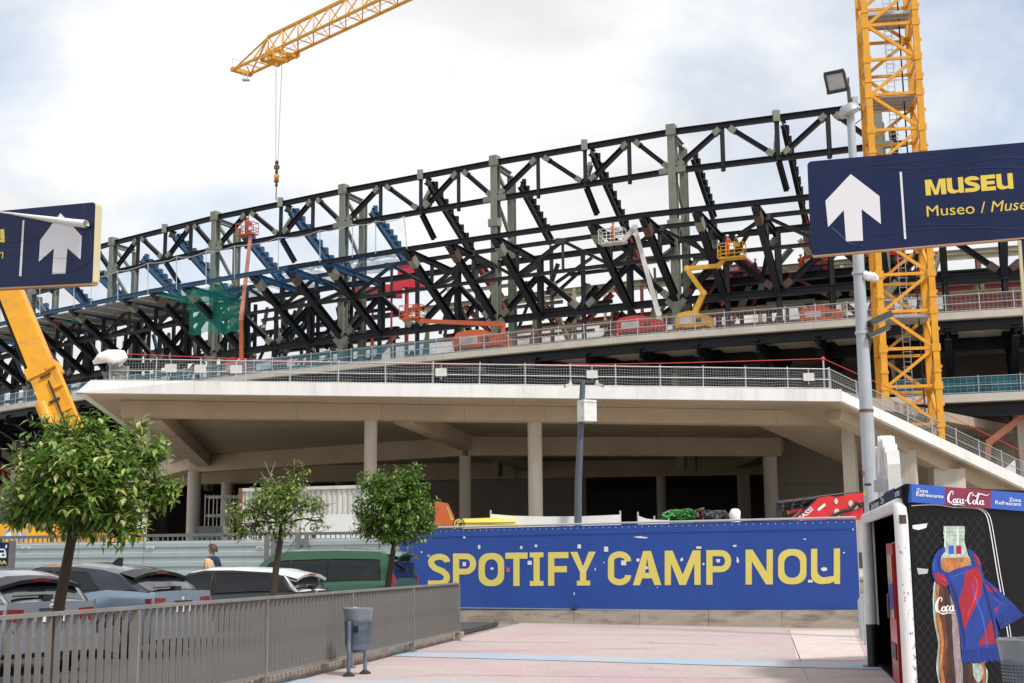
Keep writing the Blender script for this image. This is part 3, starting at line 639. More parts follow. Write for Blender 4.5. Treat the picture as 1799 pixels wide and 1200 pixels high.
# ramp falling away to the right of the corner
Cb=P(1960,935,88); Ct=P(1960,907,88)
Ct=V(Cb.x+.1,Cb.y,Cb.z+.72)
rd=(Cb-B); rd.z=0; rd.normalize(); rn=V(-rd.y,rd.x,0)
nr=8
for k in range(nr):
    a,b=B.lerp(Cb,k/nr),B.lerp(Cb,(k+1)/nr); at,bt=Bt.lerp(Ct,k/nr),Bt.lerp(Ct,(k+1)/nr); g=rd*.006
    MB().hexa([a+g,b-g,b-g+rn*.33,a+g+rn*.33],[at+g,bt-g,bt-g+rn*.33,at+g+rn*.33]).build('ramp_fascia','concrete_white',pod)
MB().hexa([B+rn*.34+V(0,0,.03),Cb+rn*.34+V(0,0,.03),Cb+rn*9+V(0,0,.03),B+rn*9+V(0,0,.03)],[Bt+rn*.34-V(0,0,.05),Ct+rn*.34-V(0,0,.05),Ct+rn*9-V(0,0,.05),Bt+rn*9-V(0,0,.05)]).build('ramp_slab','concrete_soffit',pod)
ra=B+rn*1.6+rd*1.0; rb=Cb+rn*1.6
MB().beam(ra-V(0,0,.45),rb-V(0,0,.45),1.0,.9).build('ramp_beam','concrete',pod)
for px,f_,w_,d_,rot in ((1597,.22,.85,.85,-.45),(1662,.36,2.0,.9,.1)):
    q=ra.lerp(rb,f_); rcol(px,q.y+.2,w_,d_,q.z-.85,rot)
# walls of the rooms beneath
def cwall(a,b,z0,z1,t=.4,nm='wall_panel',mt='concrete_wall_shaded',n=1):
    d=(b-a).normalized(); s=V(-d.y,d.x,0)*t
    for k in range(n):
        p,q=a.lerp(b,k/n)+d*.008,a.lerp(b,(k+1)/n)-d*.008
        MB().hexa([V(v.x,v.y,z0) for v in (p,q,q+s,p+s)],[V(v.x,v.y,z1) for v in (p,q,q+s,p+s)]).build(nm,mt,pod)
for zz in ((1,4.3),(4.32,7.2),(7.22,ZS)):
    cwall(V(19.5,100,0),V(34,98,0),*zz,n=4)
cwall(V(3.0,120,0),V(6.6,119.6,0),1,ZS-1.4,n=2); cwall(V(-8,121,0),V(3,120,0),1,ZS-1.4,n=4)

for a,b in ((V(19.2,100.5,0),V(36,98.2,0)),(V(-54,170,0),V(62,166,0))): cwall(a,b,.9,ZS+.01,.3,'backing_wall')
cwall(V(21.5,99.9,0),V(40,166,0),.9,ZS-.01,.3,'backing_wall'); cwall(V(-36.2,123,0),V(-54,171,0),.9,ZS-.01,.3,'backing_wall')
# fence on the podium edge
pf=[At+en*.5+ed*.8+V(0,3.5,0),At+en*.5+ed*.9]+[At.lerp(Bt,k/4)+en*.5 for k in (1,2,3)]+[Bt+en*.4-ed*.3]
pf=[V(p.x,p.y,ZU) for p in pf]
fence('podium_fence','galvanised tube fence with sagging wire mesh on the white podium fascia',pf,1.22,2.35,.15,rail_r=.026,post_r=.036)
rf=[Bt.lerp(Ct,k/6)+rn*.5+V(0,0,.0) for k in range(7)]
fence('ramp_fence','galvanised mesh fence descending along the podium ramp',rf,1.2,2.0,.15,rail_r=.026,post_r=.036)
# red warning rope
mp=P(1449,690,B.y+.8); mp=V(mp.x,mp.y,ZU)
rp=thing('warning_rope','red warning rope strung above the podium fence from a galvanised post','rope',mp)
MB().tube([mp,mp+V(0,0,2.0)],.05,8).build('post','galv',rp,True)
MB().tube([mp+V(0,0,1.9)+(V(0,0,0) if k==0 else (P(185+0*k,620,A.y+2)-mp-V(0,0,1.9))*(k/10))-V(0,0,.5*math.sin(math.pi*k/10)) for k in range(11)],.022,5).build('rope','rope_red',rp,True)
MB().tube([mp+V(0,0,1.9),rf[2]+V(0,0,1.9),rf[6]+V(0,0,1.9)],.022,5).build('rope','rope_red',rp,True)
mb=MB(); mb.lathe(mp+V(0,0,1.78),[(.02,0),(.10,.04),(.13,.10),(.08,.20),(.02,.23)],10); mb.build('knot','rope_red',rp,True)
# big bag on the podium corner + notices on the fence
p=P(190,637,A.y+.9); p=V(p.x,p.y,ZU+.95)
p=V(p.x,p.y,ZU+1.02); bgm=MB(); rows=[]
for r,z in ((.10,0),(.62,.02),(.70,.15),(.66,.36),(.52,.54),(.28,.66),(.02,.68)): rows.append([p+V((r*math.cos(a)*1.15+.10*z)+.07*math.sin(5*a+z*9)*r+.22*max(0,math.cos(a-.5))**6*(z<.6),r*.62*math.sin(a),z+.09*math.sin(3*a+1)*(r/.7)+.05*math.sin(7*a)*(r>.3)-.12*max(0,-math.cos(a))*(z>.3)) for a in [k*math.pi/14 for k in range(28)]])
bgm.grid(rows,closed=True); one('rubble_bag','white_cloth',bgm,'crumpled white rubble bag draped on the left corner of the podium fence','bag',smooth=True,loc=p)
for px in (775,1040,1420,300,415,352):
    a=P(px,645,A.lerp(B,(px-133)/1347).y+.3); a=V(a.x,a.y,ZU)
    mb=MB().box(a+V(0,-.0,.72),(.62,.03,.44)).beam(a+V(0,.04,.3),a+V(0,.04,1.22),.03,.03); 
    one('notice_board','lift_white',mb,'small white notice tied to the podium mesh fence','notice','white notices on the podium fence',loc=a)
# ================================================================ flat lettering helpers
from mathutils.geometry import tessellate_polygon, intersect_line_plane
def tess(loops):
    vs=[V(x,y,0) for lp in loops for x,y in lp]
    return [(v.x,v.y) for v in vs],[tuple(t) for t in tessellate_polygon([[V(x,y,0) for x,y in lp] for lp in loops])]
def arc(cx,cy,r,a0,a1,n=6,ry=None): return [(cx+r*math.cos(math.radians(a0+(a1-a0)*k/n)),cy+(ry or r)*math.sin(math.radians(a0+(a1-a0)*k/n))) for k in range(n+1)]
def rr(x0,y0,x1,y1,r,ry=None):
    ry=ry or r; return arc(x1-r,y0+ry,r,-90,0,6,ry)+arc(x1-r,y1-ry,r,0,90,6,ry)+arc(x0+r,y1-ry,r,90,180,6,ry)+arc(x0+r,y0+ry,r,180,270,6,ry)
def smooth2(pts,n=6):
    o=[]; q=[pts[0]]+list(pts)+[pts[-1]]
    for i in range(1,len(q)-2):
        p0,p1,p2,p3=q[i-1:i+3]
        for k in range(n):
            t=k/n; o.append(tuple(.5*((2*p1[j])+(-p0[j]+p2[j])*t+(2*p0[j]-5*p1[j]+4*p2[j]-p3[j])*t*t+(-p0[j]+3*p1[j]-3*p2[j]+p3[j])*t**3) for j in range(len(p1))))
    return o+[tuple(pts[-1])]
def stroke(pts,w):
    """outline of a stroke; w one width or one per point"""
    n=len(pts); ws=w if isinstance(w,list) else [w]*n; Lf,Rt=[],[]
    for i in range(n):
        a=pts[max(i-1,0)]; b=pts[min(i+1,n-1)]; dx,dy=b[0]-a[0],b[1]-a[1]; l=math.hypot(dx,dy) or 1; nx,ny=-dy/l*ws[i]/2,dx/l*ws[i]/2
        Lf.append((pts[i][0]+nx,pts[i][1]+ny)); Rt.append((pts[i][0]-nx,pts[i][1]-ny))
    return Lf+Rt[::-1]
def ribbon(pts,ws,n=5):
    q=smooth2([(x,y,w) for (x,y),w in zip(pts,ws)],n); xy=[(a,b) for a,b,c in q]; w=[c for a,b,c in q]
    o=stroke(xy,w); m=len(xy); return o,[(i,i+1,2*m-2-i,2*m-1-i) for i in range(m-1)]
def glyph(c,w,h=60.,s=11.):
    if c=='O': return [rr(0,0,w,h,.43*w,.30*h),rr(s,s,w-s,h-s,.26*w,.22*h)[::-1]]
    if c=='P':
        m=.36*h; r=.30*h
        return [[(0,0),(s,0),(s,m)]+arc(w-r,m+r*1.06,r,-90,90,10,r*1.06)+[(0,h)],[(s,m+s*.95),(s,h-s*.95)]+arc(w-r,m+r*1.06,r-s,90,-90,8,r*1.06-s*.95)]
    if c=='T': return [[(w/2-s/2,0),(w/2+s/2,0),(w/2+s/2,h-s),(w,h-s),(w,h),(0,h),(0,h-s),(w/2-s/2,h-s)]]
    if c=='I': k=s*.8; a=w/2-s/2; b=w/2+s/2; return [[(0,0),(w,0),(w,k),(b,k),(b,h-k),(w,h-k),(w,h),(0,h),(0,h-k),(a,h-k),(a,k),(0,k)]]
    if c=='F': return [[(0,0),(s,0),(s,.40*h),(.92*w,.40*h),(.92*w,.40*h+s),(s,.40*h+s),(s,h-s),(w,h-s),(w,h),(0,h)]]
    if c=='Y':
        k=s*.8; a=w/2-s/2; b=w/2+s/2
        return [[(w*.26,0),(w*.78,0),(w*.78,k),(b,k),(b,.40*h),(w,h),(w-s*1.15,h),(w/2,.56*h),(s*1.15,h),(0,h),(a,.40*h),(a,k),(w*.26,k)]]
    if c=='A':
        t=s*.62
        return [[(0,0),(s*1.1,0),(s*1.5,.2*h),(w-s*1.5,.2*h),(w-s*1.1,0),(w,0),(w/2+t,h),(w/2-t,h)],[(s*1.95,.36*h),(w/2,.80*h),(w-s*1.95,.36*h)]]
    if c=='M': return [[(0,0),(s,0),(s,.62*h),(w*.41,0),(w*.59,0),(w-s,.62*h),(w-s,0),(w,0),(w,h),(w-s*1.25,h),(w/2,.30*h),(s*1.25,h),(0,h)]]
    if c=='N': return [[(0,0),(s,0),(s,.66*h),(w-s*1.1,0),(w,0),(w,h),(w-s,h),(w-s,.36*h),(s*1.1,h),(0,h)]]
    if c=='U':
        r=.32*w
        return [[(0,h),(s,h),(s,.3*h)]+arc(s+r*.75,.17*h+r*.75+.02*h,r*.75,180,270,6)+[(w-s,.23*h),(w-s,h),(w,h),(w,0),(w-s*.9,0),(w-s*.95,.07*h),(w-s*1.6,.02*h),(.4*w,0)]+arc(.36*w,.26*h,.36*w,-85,-180,6,.26*h)]
    if c=='E': return [[(0,0),(w,0),(w,s*.9),(s*1.1,s*.9),(s*1.1,h/2-s*.4),(w*.94,h/2-s*.4),(w*.94,h/2+s*.4),(s*1.1,h/2+s*.4),(s*1.1,h-s*.9),(w,h-s*.9),(w,h),(0,h)]]
    if c=='C':
        p=[(w-s*.5,.70*h)]+arc(w/2,.72*h,w/2-s/2,8,172,10,.28*h-s/2)+arc(w/2,.28*h,w/2-s/2,188,352,10,.28*h-s/2)+[(w-s*.5,.30*h)]; return [stroke(p,s)]
    if c=='S':
        p=[(w-s*.5,.74*h)]+arc(w/2,.75*h,w/2-s/2,12,178,10,.25*h-s/2)+[(s*.62,.66*h),(w*.32,.56*h),(w*.66,.46*h),(w-s*.62,.36*h)]+arc(w/2,.27*h,w/2-s/2,4,-88,7,.27*h-s/2)+[(0,s/2)]; return [stroke(p,s)]
def plane_px(O,nrmv):
    def f(px,py,lift=0):
        d=ray(px,py); e=V(0,0,EYE); k=(O-e).dot(nrmv)/d.dot(nrmv); return e+d*k+nrmv*lift
    return f
FONT={}
def font2d(txt,bold=0,shear=0,space=1):
    key=(txt,bold,shear,space)
    if key in FONT: return FONT[key]
    c=bpy.data.curves.new('t','FONT'); c.body=txt; c.size=1; c.offset=bold; c.shear=shear; c.space_character=space; c.fill_mode='BOTH'; c.resolution_u=3
    o=bpy.data.objects.new('t',c); COL.objects.link(o); bpy.context.view_layer.update()
    me=o.evaluated_get(bpy.context.evaluated_depsgraph_get()).to_mesh()
    vs=[(v.co.x,v.co.y) for v in me.vertices]; fs=[tuple(p.vertices) for p in me.polygons]
    bpy.data.objects.remove(o); bpy.data.curves.remove(c)
    x0=min(x for x,y in vs); x1=max(x for x,y in vs); vs=[((x-x0)/(x1-x0),y/.73) for x,y in vs]
    FONT[key]=(vs,fs); return FONT[key]
def put(vs,fs,O,ex,ey): 
    return MB().add([O+ex*x+ey*y for x,y in vs],fs)
def flat(name,mt,parent,f,pts,lift,loops=None):
    vs,fs=tess(loops or [pts]); return MB().add([f(x,y,lift) for x,y in vs],fs).build(name,mt,parent,recalc=False)
def heavypx(name,mt,parent,f,txt,a,b,h,lift):
    ws=[{'M':1.25,'U':1,'S':.92,'E':.88}[c] for c in txt]; gap=.07; tot=sum(ws)+gap*(len(txt)-1); x=0
    dx,dy=b[0]-a[0],b[1]-a[1]; l=math.hypot(dx,dy)
    for c,w_ in zip(txt,ws):
        vs,fs=tess(glyph(c,60*w_*.9,60,17 if c!='S' else 15)); out_=[]
        for X,Y in vs:
            u=(x+X/(60*.9))/tot; v=Y/60*h; out_.append(f(a[0]+dx*u+dy/l*v,a[1]+dy*u-dx/l*v,lift))
        MB().add(out_,fs).build(name,mt,parent,recalc=False); x+=w_+gap
def textpx(name,mt,parent,f,txt,a,b,h,lift,bold=0,shear=0):
    """text whose baseline runs between two photo points on the plane f"""
    vs,fs=font2d(txt,bold,shear); O=f(*a,lift); ex=f(*b,lift)-O; mid=((a[0]+b[0])/2,(a[1]+b[1])/2)
    dx,dy=b[0]-a[0],b[1]-a[1]; l=math.hypot(dx,dy); ey=f(a[0]+dy/l*h,a[1]-dx/l*h,lift)-O
    return put(vs,fs,O,ex,ey).build(name,mt,parent,recalc=False)
def script_logo(mb,O,ex,ey,en_,words='both'):
    """flowing white script drawn as tapered ribbons: unit box 1 x .36"""
    st=[]
    def C(x,y,s):
        st.append(([(x+.26*s,y+.62*s),(x+.30*s,y+.78*s),(x+.20*s,y+.84*s),(x+.08*s,y+.62*s),(x+.03*s,y+.34*s),(x+.12*s,y+.14*s),(x+.27*s,y+.22*s)],[.03*s,.05*s,.06*s,.10*s,.12*s,.08*s,.02*s]))
    def oo(x,y,s): st.append(([(x+.14*s,y+.40*s),(x+.04*s,y+.34*s),(x+.02*s,y+.22*s),(x+.09*s,y+.13*s),(x+.17*s,y+.22*s),(x+.15*s,y+.36*s),(x+.10*s,y+.38*s)],[.03*s,.07*s,.09*s,.06*s,.08*s,.06*s,.02*s]))
    def cc(x,y,s): st.append(([(x+.15*s,y+.37*s),(x+.10*s,y+.42*s),(x+.03*s,y+.30*s),(x+.05*s,y+.15*s),(x+.18*s,y+.20*s)],[.06*s,.04*s,.09*s,.08*s,.02*s]))
    def aa(x,y,s):
        oo(x,y,s); st.append(([(x+.19*s,y+.42*s),(x+.17*s,y+.22*s),(x+.20*s,y+.13*s),(x+.27*s,y+.20*s)],[.07*s,.08*s,.06*s,.02*s]))
    def ll(x,y,s): st.append(([(x+.02*s,y+.20*s),(x+.14*s,y+.62*s),(x+.15*s,y+.84*s),(x+.08*s,y+.74*s),(x+.05*s,y+.30*s),(x+.10*s,y+.13*s),(x+.18*s,y+.20*s)],[.02*s,.04*s,.06*s,.05*s,.09*s,.07*s,.02*s]))
    s=.44
    C(0,.02,s); oo(.125,.02,s); cc(.205,.02,s); aa(.28,.02,s)
    st.append(([(.06,.075),(.15,.03),(.26,.045),(.40,.02)],[.01,.03,.022,.006]))
    if words=='both':
        st.append(([(.405,.155),(.445,.165)],[.03,.03]))
        C(.46,.02,s); oo(.59,.02,s); ll(.67,.02,s); aa(.755,.02,s)
        st.append(([(.58,.36),(.66,.30),(.78,.37),(.92,.34),(.99,.39)],[.008,.03,.03,.024,.006]))
    for k,(p,w_) in enumerate(st):
        o,fs=ribbon(p,w_); mb.add([O+ex*x+ey*y+en_*(.0006*k) for x,y in o],fs)
    return mb
# ================================================================ STEEL RAILING
rv=V(.196,1,0).normalized(); rp_=V(rv.y,-rv.x,0)          # along and across the railing
def rpos(y,z=0): return V(RX(y),y,z)
ra_=thing('plaza_railing','grey steel railing of upright flat bars between parking lot and plaza','railing',rpos(20))
y0,y1=10.2,27.9; ln=(y1-y0)*math.sqrt(1+.196**2)
AX=(rv,rp_,V(0,0,1))
MB().box((rpos(y0)+rpos(y1))/2+V(0,0,1.165),(ln+.08,.085,.035),AX).build('top_rail','rail_steel',ra_)
MB().box((rpos(y0)+rpos(y1))/2+V(0,0,.185),(ln,.065,.04),AX).build('bottom_rail','rail_steel',ra_)
py=[y1-3.5*k for k in range(6)]
for y in py:
    MB().box(rpos(y)+V(0,0,.585),(.05,.10,1.12),AX).build('post','rail_steel',ra_)
    MB().box(rpos(y)+V(0,0,.01),(.15,.16,.02),AX).build('foot_plate','rail_steel',ra_)
first=None; yb_=y1-.16
while yb_>y0:
    if min(abs(yb_-q) for q in py)>.07:
        if first is None:
            b_=first=MB().box(V(0,0,.675),(.010,.058,.944),AX).build('bar','rail_steel'); first.parent=ra_
        else:
            b_=first.copy(); COL.objects.link(b_)
        b_.location=rpos(yb_)-OFF[ra_.name]; b_.rotation_euler=(0,0,R_.uniform(-.03,.03))
    yb_-=.158
# ================================================================ LITTER BINS
def litter_bin(label,loc,rz,full=True):
    t=thing('litter_bin',label,'bin',loc,rz,group='grey perforated litter bins',local=True)
    mb=MB(); mb.lathe(V(0,0,.36),[(.175,0),(.18,.02),(.198,.52),(.205,.54),(.212,.56),(.212,.585),(.195,.585),(.185,.50),(.165,.03),(.0,.03)],28); mb.build('bucket','bin_blue',t,True)
    mb=MB(); mb.lathe(V(0,0,.36),[(.19,.40),(.205,.50),(.216,.56),(.219,.592),(.205,.60),(.19,.57),(.18,.40)],28)
    for i,v in enumerate(mb.v): v.z+= .02*math.sin(v.x*30)*math.cos(v.y*23) if v.z<.85 else .004*math.sin(v.x*60)
    mb.build('bag_liner','bin_liner',t,True)
    mb=MB()
    for a in range(44):
        for k in range(13):
            an=2*math.pi*a/44; r=.1815+.0155*(k/12); mb.box(V(r*math.cos(an),r*math.sin(an),.44+k*.026),(.006,.011,.011),(V(math.cos(an),math.sin(an),0),V(-math.sin(an),math.cos(an),0),V(0,0,1)))
    tag(mb.build('perforation','dark_grey',t),kind='stuff')
    for s,y in ((-.13,-.235),(.10,.235)):
        MB().tube([(s*.55,y*.92,0),(s*.55,y*.92,.78 if s<0 else .7)],.03,12).build('leg','bin_blue',t,True)
        MB().lathe(V(s*.55,y*.92,0),[(.09,0),(.09,.015),(.04,.05),(.03,.06)],10).build('foot','rubber',t)
    MB().tube([(-.0715,-.2162,.33),(0,0,.335),(.055,.2162,.33)],.022,8).build('crossbar','bin_blue',t,True)
    MB().box((.02,-.2005,.66),(.075,.004,.09)).build('sticker','sign_navy',t)
    return t
bp_=Pz(628,1186,0)
litter_bin('blue grey perforated litter bin with a plastic bag, standing in front of the railing',bp_,-.15)
q=P(1800,1118,10.8); litter_bin('grey perforated litter bin standing before the bottle poster',V(q.x,q.y,0),.4)
# ================================================================ BLUE HOARDING WITH LETTERS
bd=(BR-BL); bl_=bd.length; bd.normalize(); bn=V(bd.y,-bd.x,0)      # bn faces the camera
pl=thing('concrete_plinth','stained low concrete plinth under the blue hoarding','plinth',BL)
npl=7
for k in range(npl):
    a,b=BL.lerp(BR,k/npl)+bd*.006,BL.lerp(BR,(k+1)/npl)-bd*.006; z0=.27+.16*k/npl; z1=.27+.16*(k+1)/npl
    MB().hexa([a+bn*.06-V(0,0,.05),b+bn*.06-V(0,0,.05),b-bn*.4-V(0,0,.05),a-bn*.4-V(0,0,.05)],[a+bn*.05+V(0,0,z0),b+bn*.05+V(0,0,z1),b-bn*.4+V(0,0,z1),a-bn*.4+V(0,0,z0)]).build('block','base_concrete',pl)
hb=thing('blue_hoarding','blue printed hoarding with big yellow letters above a concrete plinth','hoarding',BL)
bO=BL-bn*.05; bf=plane_px(bO,bn)
rows=[]
for j in range(13):
    r=[]
    for i in range(61):
        u=i/60; p=bO+bd*(bl_*u); z0=.30+.13*u; z=z0+(2.50-z0)*j/12
        r.append(V(p.x,p.y,z)+bn*(.002*math.sin(u*55+j*.9)*math.sin(j*.7)))
    rows.append(r)
MB().grid(rows).build('banner_sheet','banner_blue',hb,True,ang=180)
MB().hexa([bO-bn*.02+V(0,0,.28),bO+bd*bl_-bn*.02+V(0,0,.42),bO+bd*bl_-bn*.08+V(0,0,.42),bO-bn*.08+V(0,0,.28)],[bO-bn*.02+V(0,0,2.48),bO+bd*bl_-bn*.02+V(0,0,2.48),bO+bd*bl_-bn*.08+V(0,0,2.48),bO-bn*.08+V(0,0,2.48)]).build('backing_board','hoarding',hb)
# the folded hem along the top
MB().hexa([bO+bn*.008+V(0,0,2.30),bO+bd*bl_+bn*.008+V(0,0,2.30),bO+bd*bl_+bn*.012+V(0,0,2.30),bO+bn*.012+V(0,0,2.30)],[bO-bn*.015+V(0,0,2.515),bO+bd*bl_-bn*.015+V(0,0,2.515),bO+bd*bl_+bn*.004+V(0,0,2.515),bO+bn*.004+V(0,0,2.515)]).build('hem','banner_blue',hb)
MB().tube([bO+V(0,0,2.56),bO+bd*bl_+V(0,0,2.56)],.028,8).build('top_tube','galv',hb,True)
MB().box(bO+bd*(bl_/2)+bn*.012+V(0,0,.372),(bl_,.02,.02),(bd,bn,(V(0,0,1)+bd*-.012).normalized())).build('bottom_batten','galv',hb)
sp=[('S',752,791),('P',796,837),('O',841,886),('T',888,927),('I',931,955),('F',963,999),('Y',1002,1047),('C',1068,1109),('A',1112,1162),('M',1168,1231),('P',1241,1285),('N',1310,1358),('O',1367,1417),('U',1425,1476)]
for c,x0,x1 in sp:
    lp=glyph(c,x1-x0); vs,fs=tess(lp); out_=[]
    for x,y in vs:
        px=x0+x; top=973-(px-752)*9.5/724; bo=1030.5-(px-752)*4.5/724; out_.append(bf(px,bo+(top-bo)*y/60,.006))
    MB().add(out_,fs).build('letter','banner_yellow',hb,recalc=False)
st_=[(816,943,4,6,0),(842,961,4,7,0),(916,962,4,5,0),(942,959,5,5,1),(1018,960,6,7,0),(1065,965,7,9,0),(1125,944,30,6,2),(816,991,6,7,0),(931,989,7,7,0),(864,999,8,7,2),(893,1001,6,7,3),(1023,1003,4,6,0),(1096,989,8,9,0),(1121,984,6,6,1),(1136,997,8,8,2),(1198,983,8,8,2),(1228,962,9,4,0),(1236,991,4,4,1),(1262,985,10,8,2),(1292,959,8,5,2),(1296,984,5,13,2),(1314,992,4,4,1),(1414,947,6,3,2),(1424,1021,8,5,0),(1448,1000,11,7,1),(1499,930,4,6,2),(1483,971,4,3,2),(741,970,3,3,1),(753,976,5,5,2),(1046,1000,2,4,0),(1009,1043,1.5,5,0),(1155,1032,3,2,2),(1061,988,4,3,2),(775,978,6,3,2),(829,992,4,4,0)]
for (x,y,a,b,kd) in st_:
    R2=random.Random(int(x*7+y)); n=4 if kd in(0,3) else (10 if kd==1 else 9); pts=[]
    for k in range(n):
        an=2*math.pi*k/n+(math.pi/4 if n==4 else 0)+R2.uniform(-.1,.1); rr_=(.72 if n==4 else .52)*(R2.uniform(.45,1.15) if kd==2 else 1); pts.append((x+a*rr_*math.cos(an),y+b*rr_*math.sin(an)))
    flat('sticker','sticker_red' if kd==3 else 'sticker_white',hb,bf,pts,.009)
mb=MB()
for k in range(70):
    for z in (2.475,):
        p=bO+bd*(bl_*(k+.5)/70)+bn*.015+V(0,0,z-.02); mb.lathe(p,[(.012,0),(.012,.004)],6,(V(0,0,1),bd,bn))
tag(mb.build('eyelet','sticker_white',hb),kind='stuff')
p=bf(1010,1068,.05); mb=MB().box(p,(.16,.14,.05),(bd,bn,V(0,0,1))).box(p-V(0,0,.06),(.11,.10,.12),(bd,bn,V(0,0,1)))
mb.build('tie_bracket','dark_grey',hb)
# ================================================================ CORRUGATED SITE FENCE (left)
def corr(name,label,a,b,z0,z1,n,brand=()):
    d=(b-a); l=d.length; d.normalize(); nn=V(d.y,-d.x,0); t=thing(name,label,'hoarding',V(a.x,a.y,z0))
    for k in range(n):
        p,q=a.lerp(b,k/n)+d*.004,a.lerp(b,(k+1)/n)-d*.004; rows=[]
        prof=[]; z=z0; 
        per=.29
        while z<z1-.001:
            for f_,o in ((0,0),(.45,0),(.52,.035),(.93,.035)):
                zz=z+f_*per
                if zz<z1: prof.append((zz,o))
            z+=per
        prof.append((z1,0)); jz=.01*(k%2)
        MB().grid([[p+nn*(o+jz)+V(0,0,zz-p.z) for zz,o in prof],[q+nn*(o+jz)+V(0,0,zz-q.z) for zz,o in prof]]).build('sheet','hoarding',t,recalc=False)
        MB().box(p-nn*.05+V(0,0,(z0+z1)/2-p.z),(.07,.06,z1-z0),(d,nn,V(0,0,1))).build('post','rail_grey',t)
    return t,d,nn
ha=P(28,950,41.5); ha.z=0; hbp=P(490,950,39.5); hbp.z=0
zt1=P(240,951,40.5).z
t1,d1,n1_=corr('site_fence','grey corrugated steel site fence behind the parked cars',ha,hbp,.24,zt1,8)
cf=plane_px(ha+n1_*.05,n1_)
for x in (46,264,458): flat('maker_plate','sticker_white',t1,cf,[(x-7,960),(x+7,960),(x+7,964),(x-7,964)],.004); textpx('maker_print','dark_grey',t1,cf,'BARNA',(x-5,963.6),(x+5,963.6),2.6,.008,.02)
ga=P(492,945,39.0); ga.z=0; gb=P(726,938,37.6); gb.z=0
t2,d2,n2_=corr('site_gate','grey corrugated steel gate section beside the blue hoarding',ga,gb,.24,P(600,945,38.3).z,4)
for px,Y in ((470,39.0),(482,39.0),(525,38.8),(540,38.8)):
    p=P(px,935,Y); tp=P(px,938,Y).z
    one('gate_post','rail_grey',MB().box(V(p.x,Y-.12,(tp+.2)/2+.02),(.12,.12,tp-.2)),'dark grey steel gate post standing in the corrugated site fence','post','gate posts in the corrugated site fence',loc=V(p.x,Y-.12,.24))
rb_=thing('street_railing','dark grey street railing showing above the corrugated site fence','railing',V(-12,42.2,1.0))
ra2=P(0,945,42.6); rb2=P(740,941,41.2)
for a,b in ((ra2,rb2),):
    z=P(300,941,42).z
    a=V(a.x,a.y,z); b=V(b.x,b.y,z+.02)
    MB().beam(a,b,.07,.09).build('top_rail','rail_grey',rb_)
    MB().beam(a-V(0,0,1.0),b-V(0,0,1.0),.06,.06).build('bottom_rail','rail_grey',rb_)
    n=86; f0=None
    for k in range(n+1):
        p=a.lerp(b,k/n)
        if f0 is None: f0=MB().box(V(0,0,-.52),(.03,.05,.97)).build('bar','rail_grey'); f0.parent=rb_; c=f0
        else: c=f0.copy(); COL.objects.link(c)
        c.location=p-OFF[rb_.name]
    for k in range(0,9):
        p=a.lerp(b,k/8); MB().box(V(p.x,p.y+.06,(p.z+1)/2-.02),(.1,.1,p.z-1.0)).build('post','rail_grey',rb_)
# parking notice at the far left
pn=P(5,985,33.5); pn.z=0
ps=thing('parking_notice','navy notice with white car symbol and yellow lettering beside the corrugated fence','sign',V(pn.x,pn.y,.10))
pf_=plane_px(V(0,33.5,0),V(0,-1,0))
a,b=pf_(-40,953),pf_(13,994)
MB().box(V((a.x+b.x)/2,33.53,(a.z+b.z)/2),(b.x-a.x,.05,a.z-b.z)).build('board','sign_navy',ps)
p=pf_(20,970); MB().box(V(p.x,33.55,(.1+pf_(20,950).z)/2),(.15,.08,pf_(20,950).z-.1)).build('post','rail_grey',ps)
p=pf_(-35,970); MB().box(V(p.x,33.60,(.1+pf_(20,950).z)/2),(.1,.06,pf_(20,950).z-.1)).build('post','rail_grey',ps)
flat('symbol','sign_white',ps,pf_,None,.008,[[(-8,980),(-8,970),(-4,964),(8,964),(11,970),(11,980)],[(-5,971),(-2.5,966.5),(6.5,966.5),(8.5,971)],[(4,977),(8,977),(8,973.5),(4,973.5)]])
flat('symbol','sign_white',ps,pf_,[(9,960),(12,956),(13,960),(11,964)],.008)
textpx('lettering','sign_yellow',ps,pf_,'SORTIDA',(-36,991),(12,991),6.5,.008,.03)
# ================================================================ POLES
def vert(px,py,Y): p=P(px,py,Y); return p
b0=P(1531,890,27.5); fp=thing('floodlight_pole','tall weathered galvanised pole carrying square floodlights beside the blue hoarding','lamp post',V(b0.x,b0.y,0))
zt=P(1477,185,27.5).z
prof=[(b0.x,b0.y,0),(b0.x,b0.y,3.2),(b0.x,b0.y,zt-1.4)]
MB().tube(prof,[.155,.148,.105],20).build('shaft','galv_pole',fp,True)
MB().tube([(b0.x,b0.y,zt-1.42),(b0.x,b0.y,zt)],[.088,.085],16).build('upper_shaft','galv_pole',fp,True)
MB().lathe(V(b0.x,b0.y,0),[(.22,0),(.22,.03),(.17,.05),(.16,.25)],16).build('base_plate','galv_pole',fp)
for z in (P(1510,585,27.5).z,P(1496,480,27.5).z,P(1519,722,27.5).z): MB().lathe(V(b0.x,b0.y,z),[(.150,-.03),(.152,.03)],20).build('clamp_band','rust' if z<6 else 'galv',fp,True)
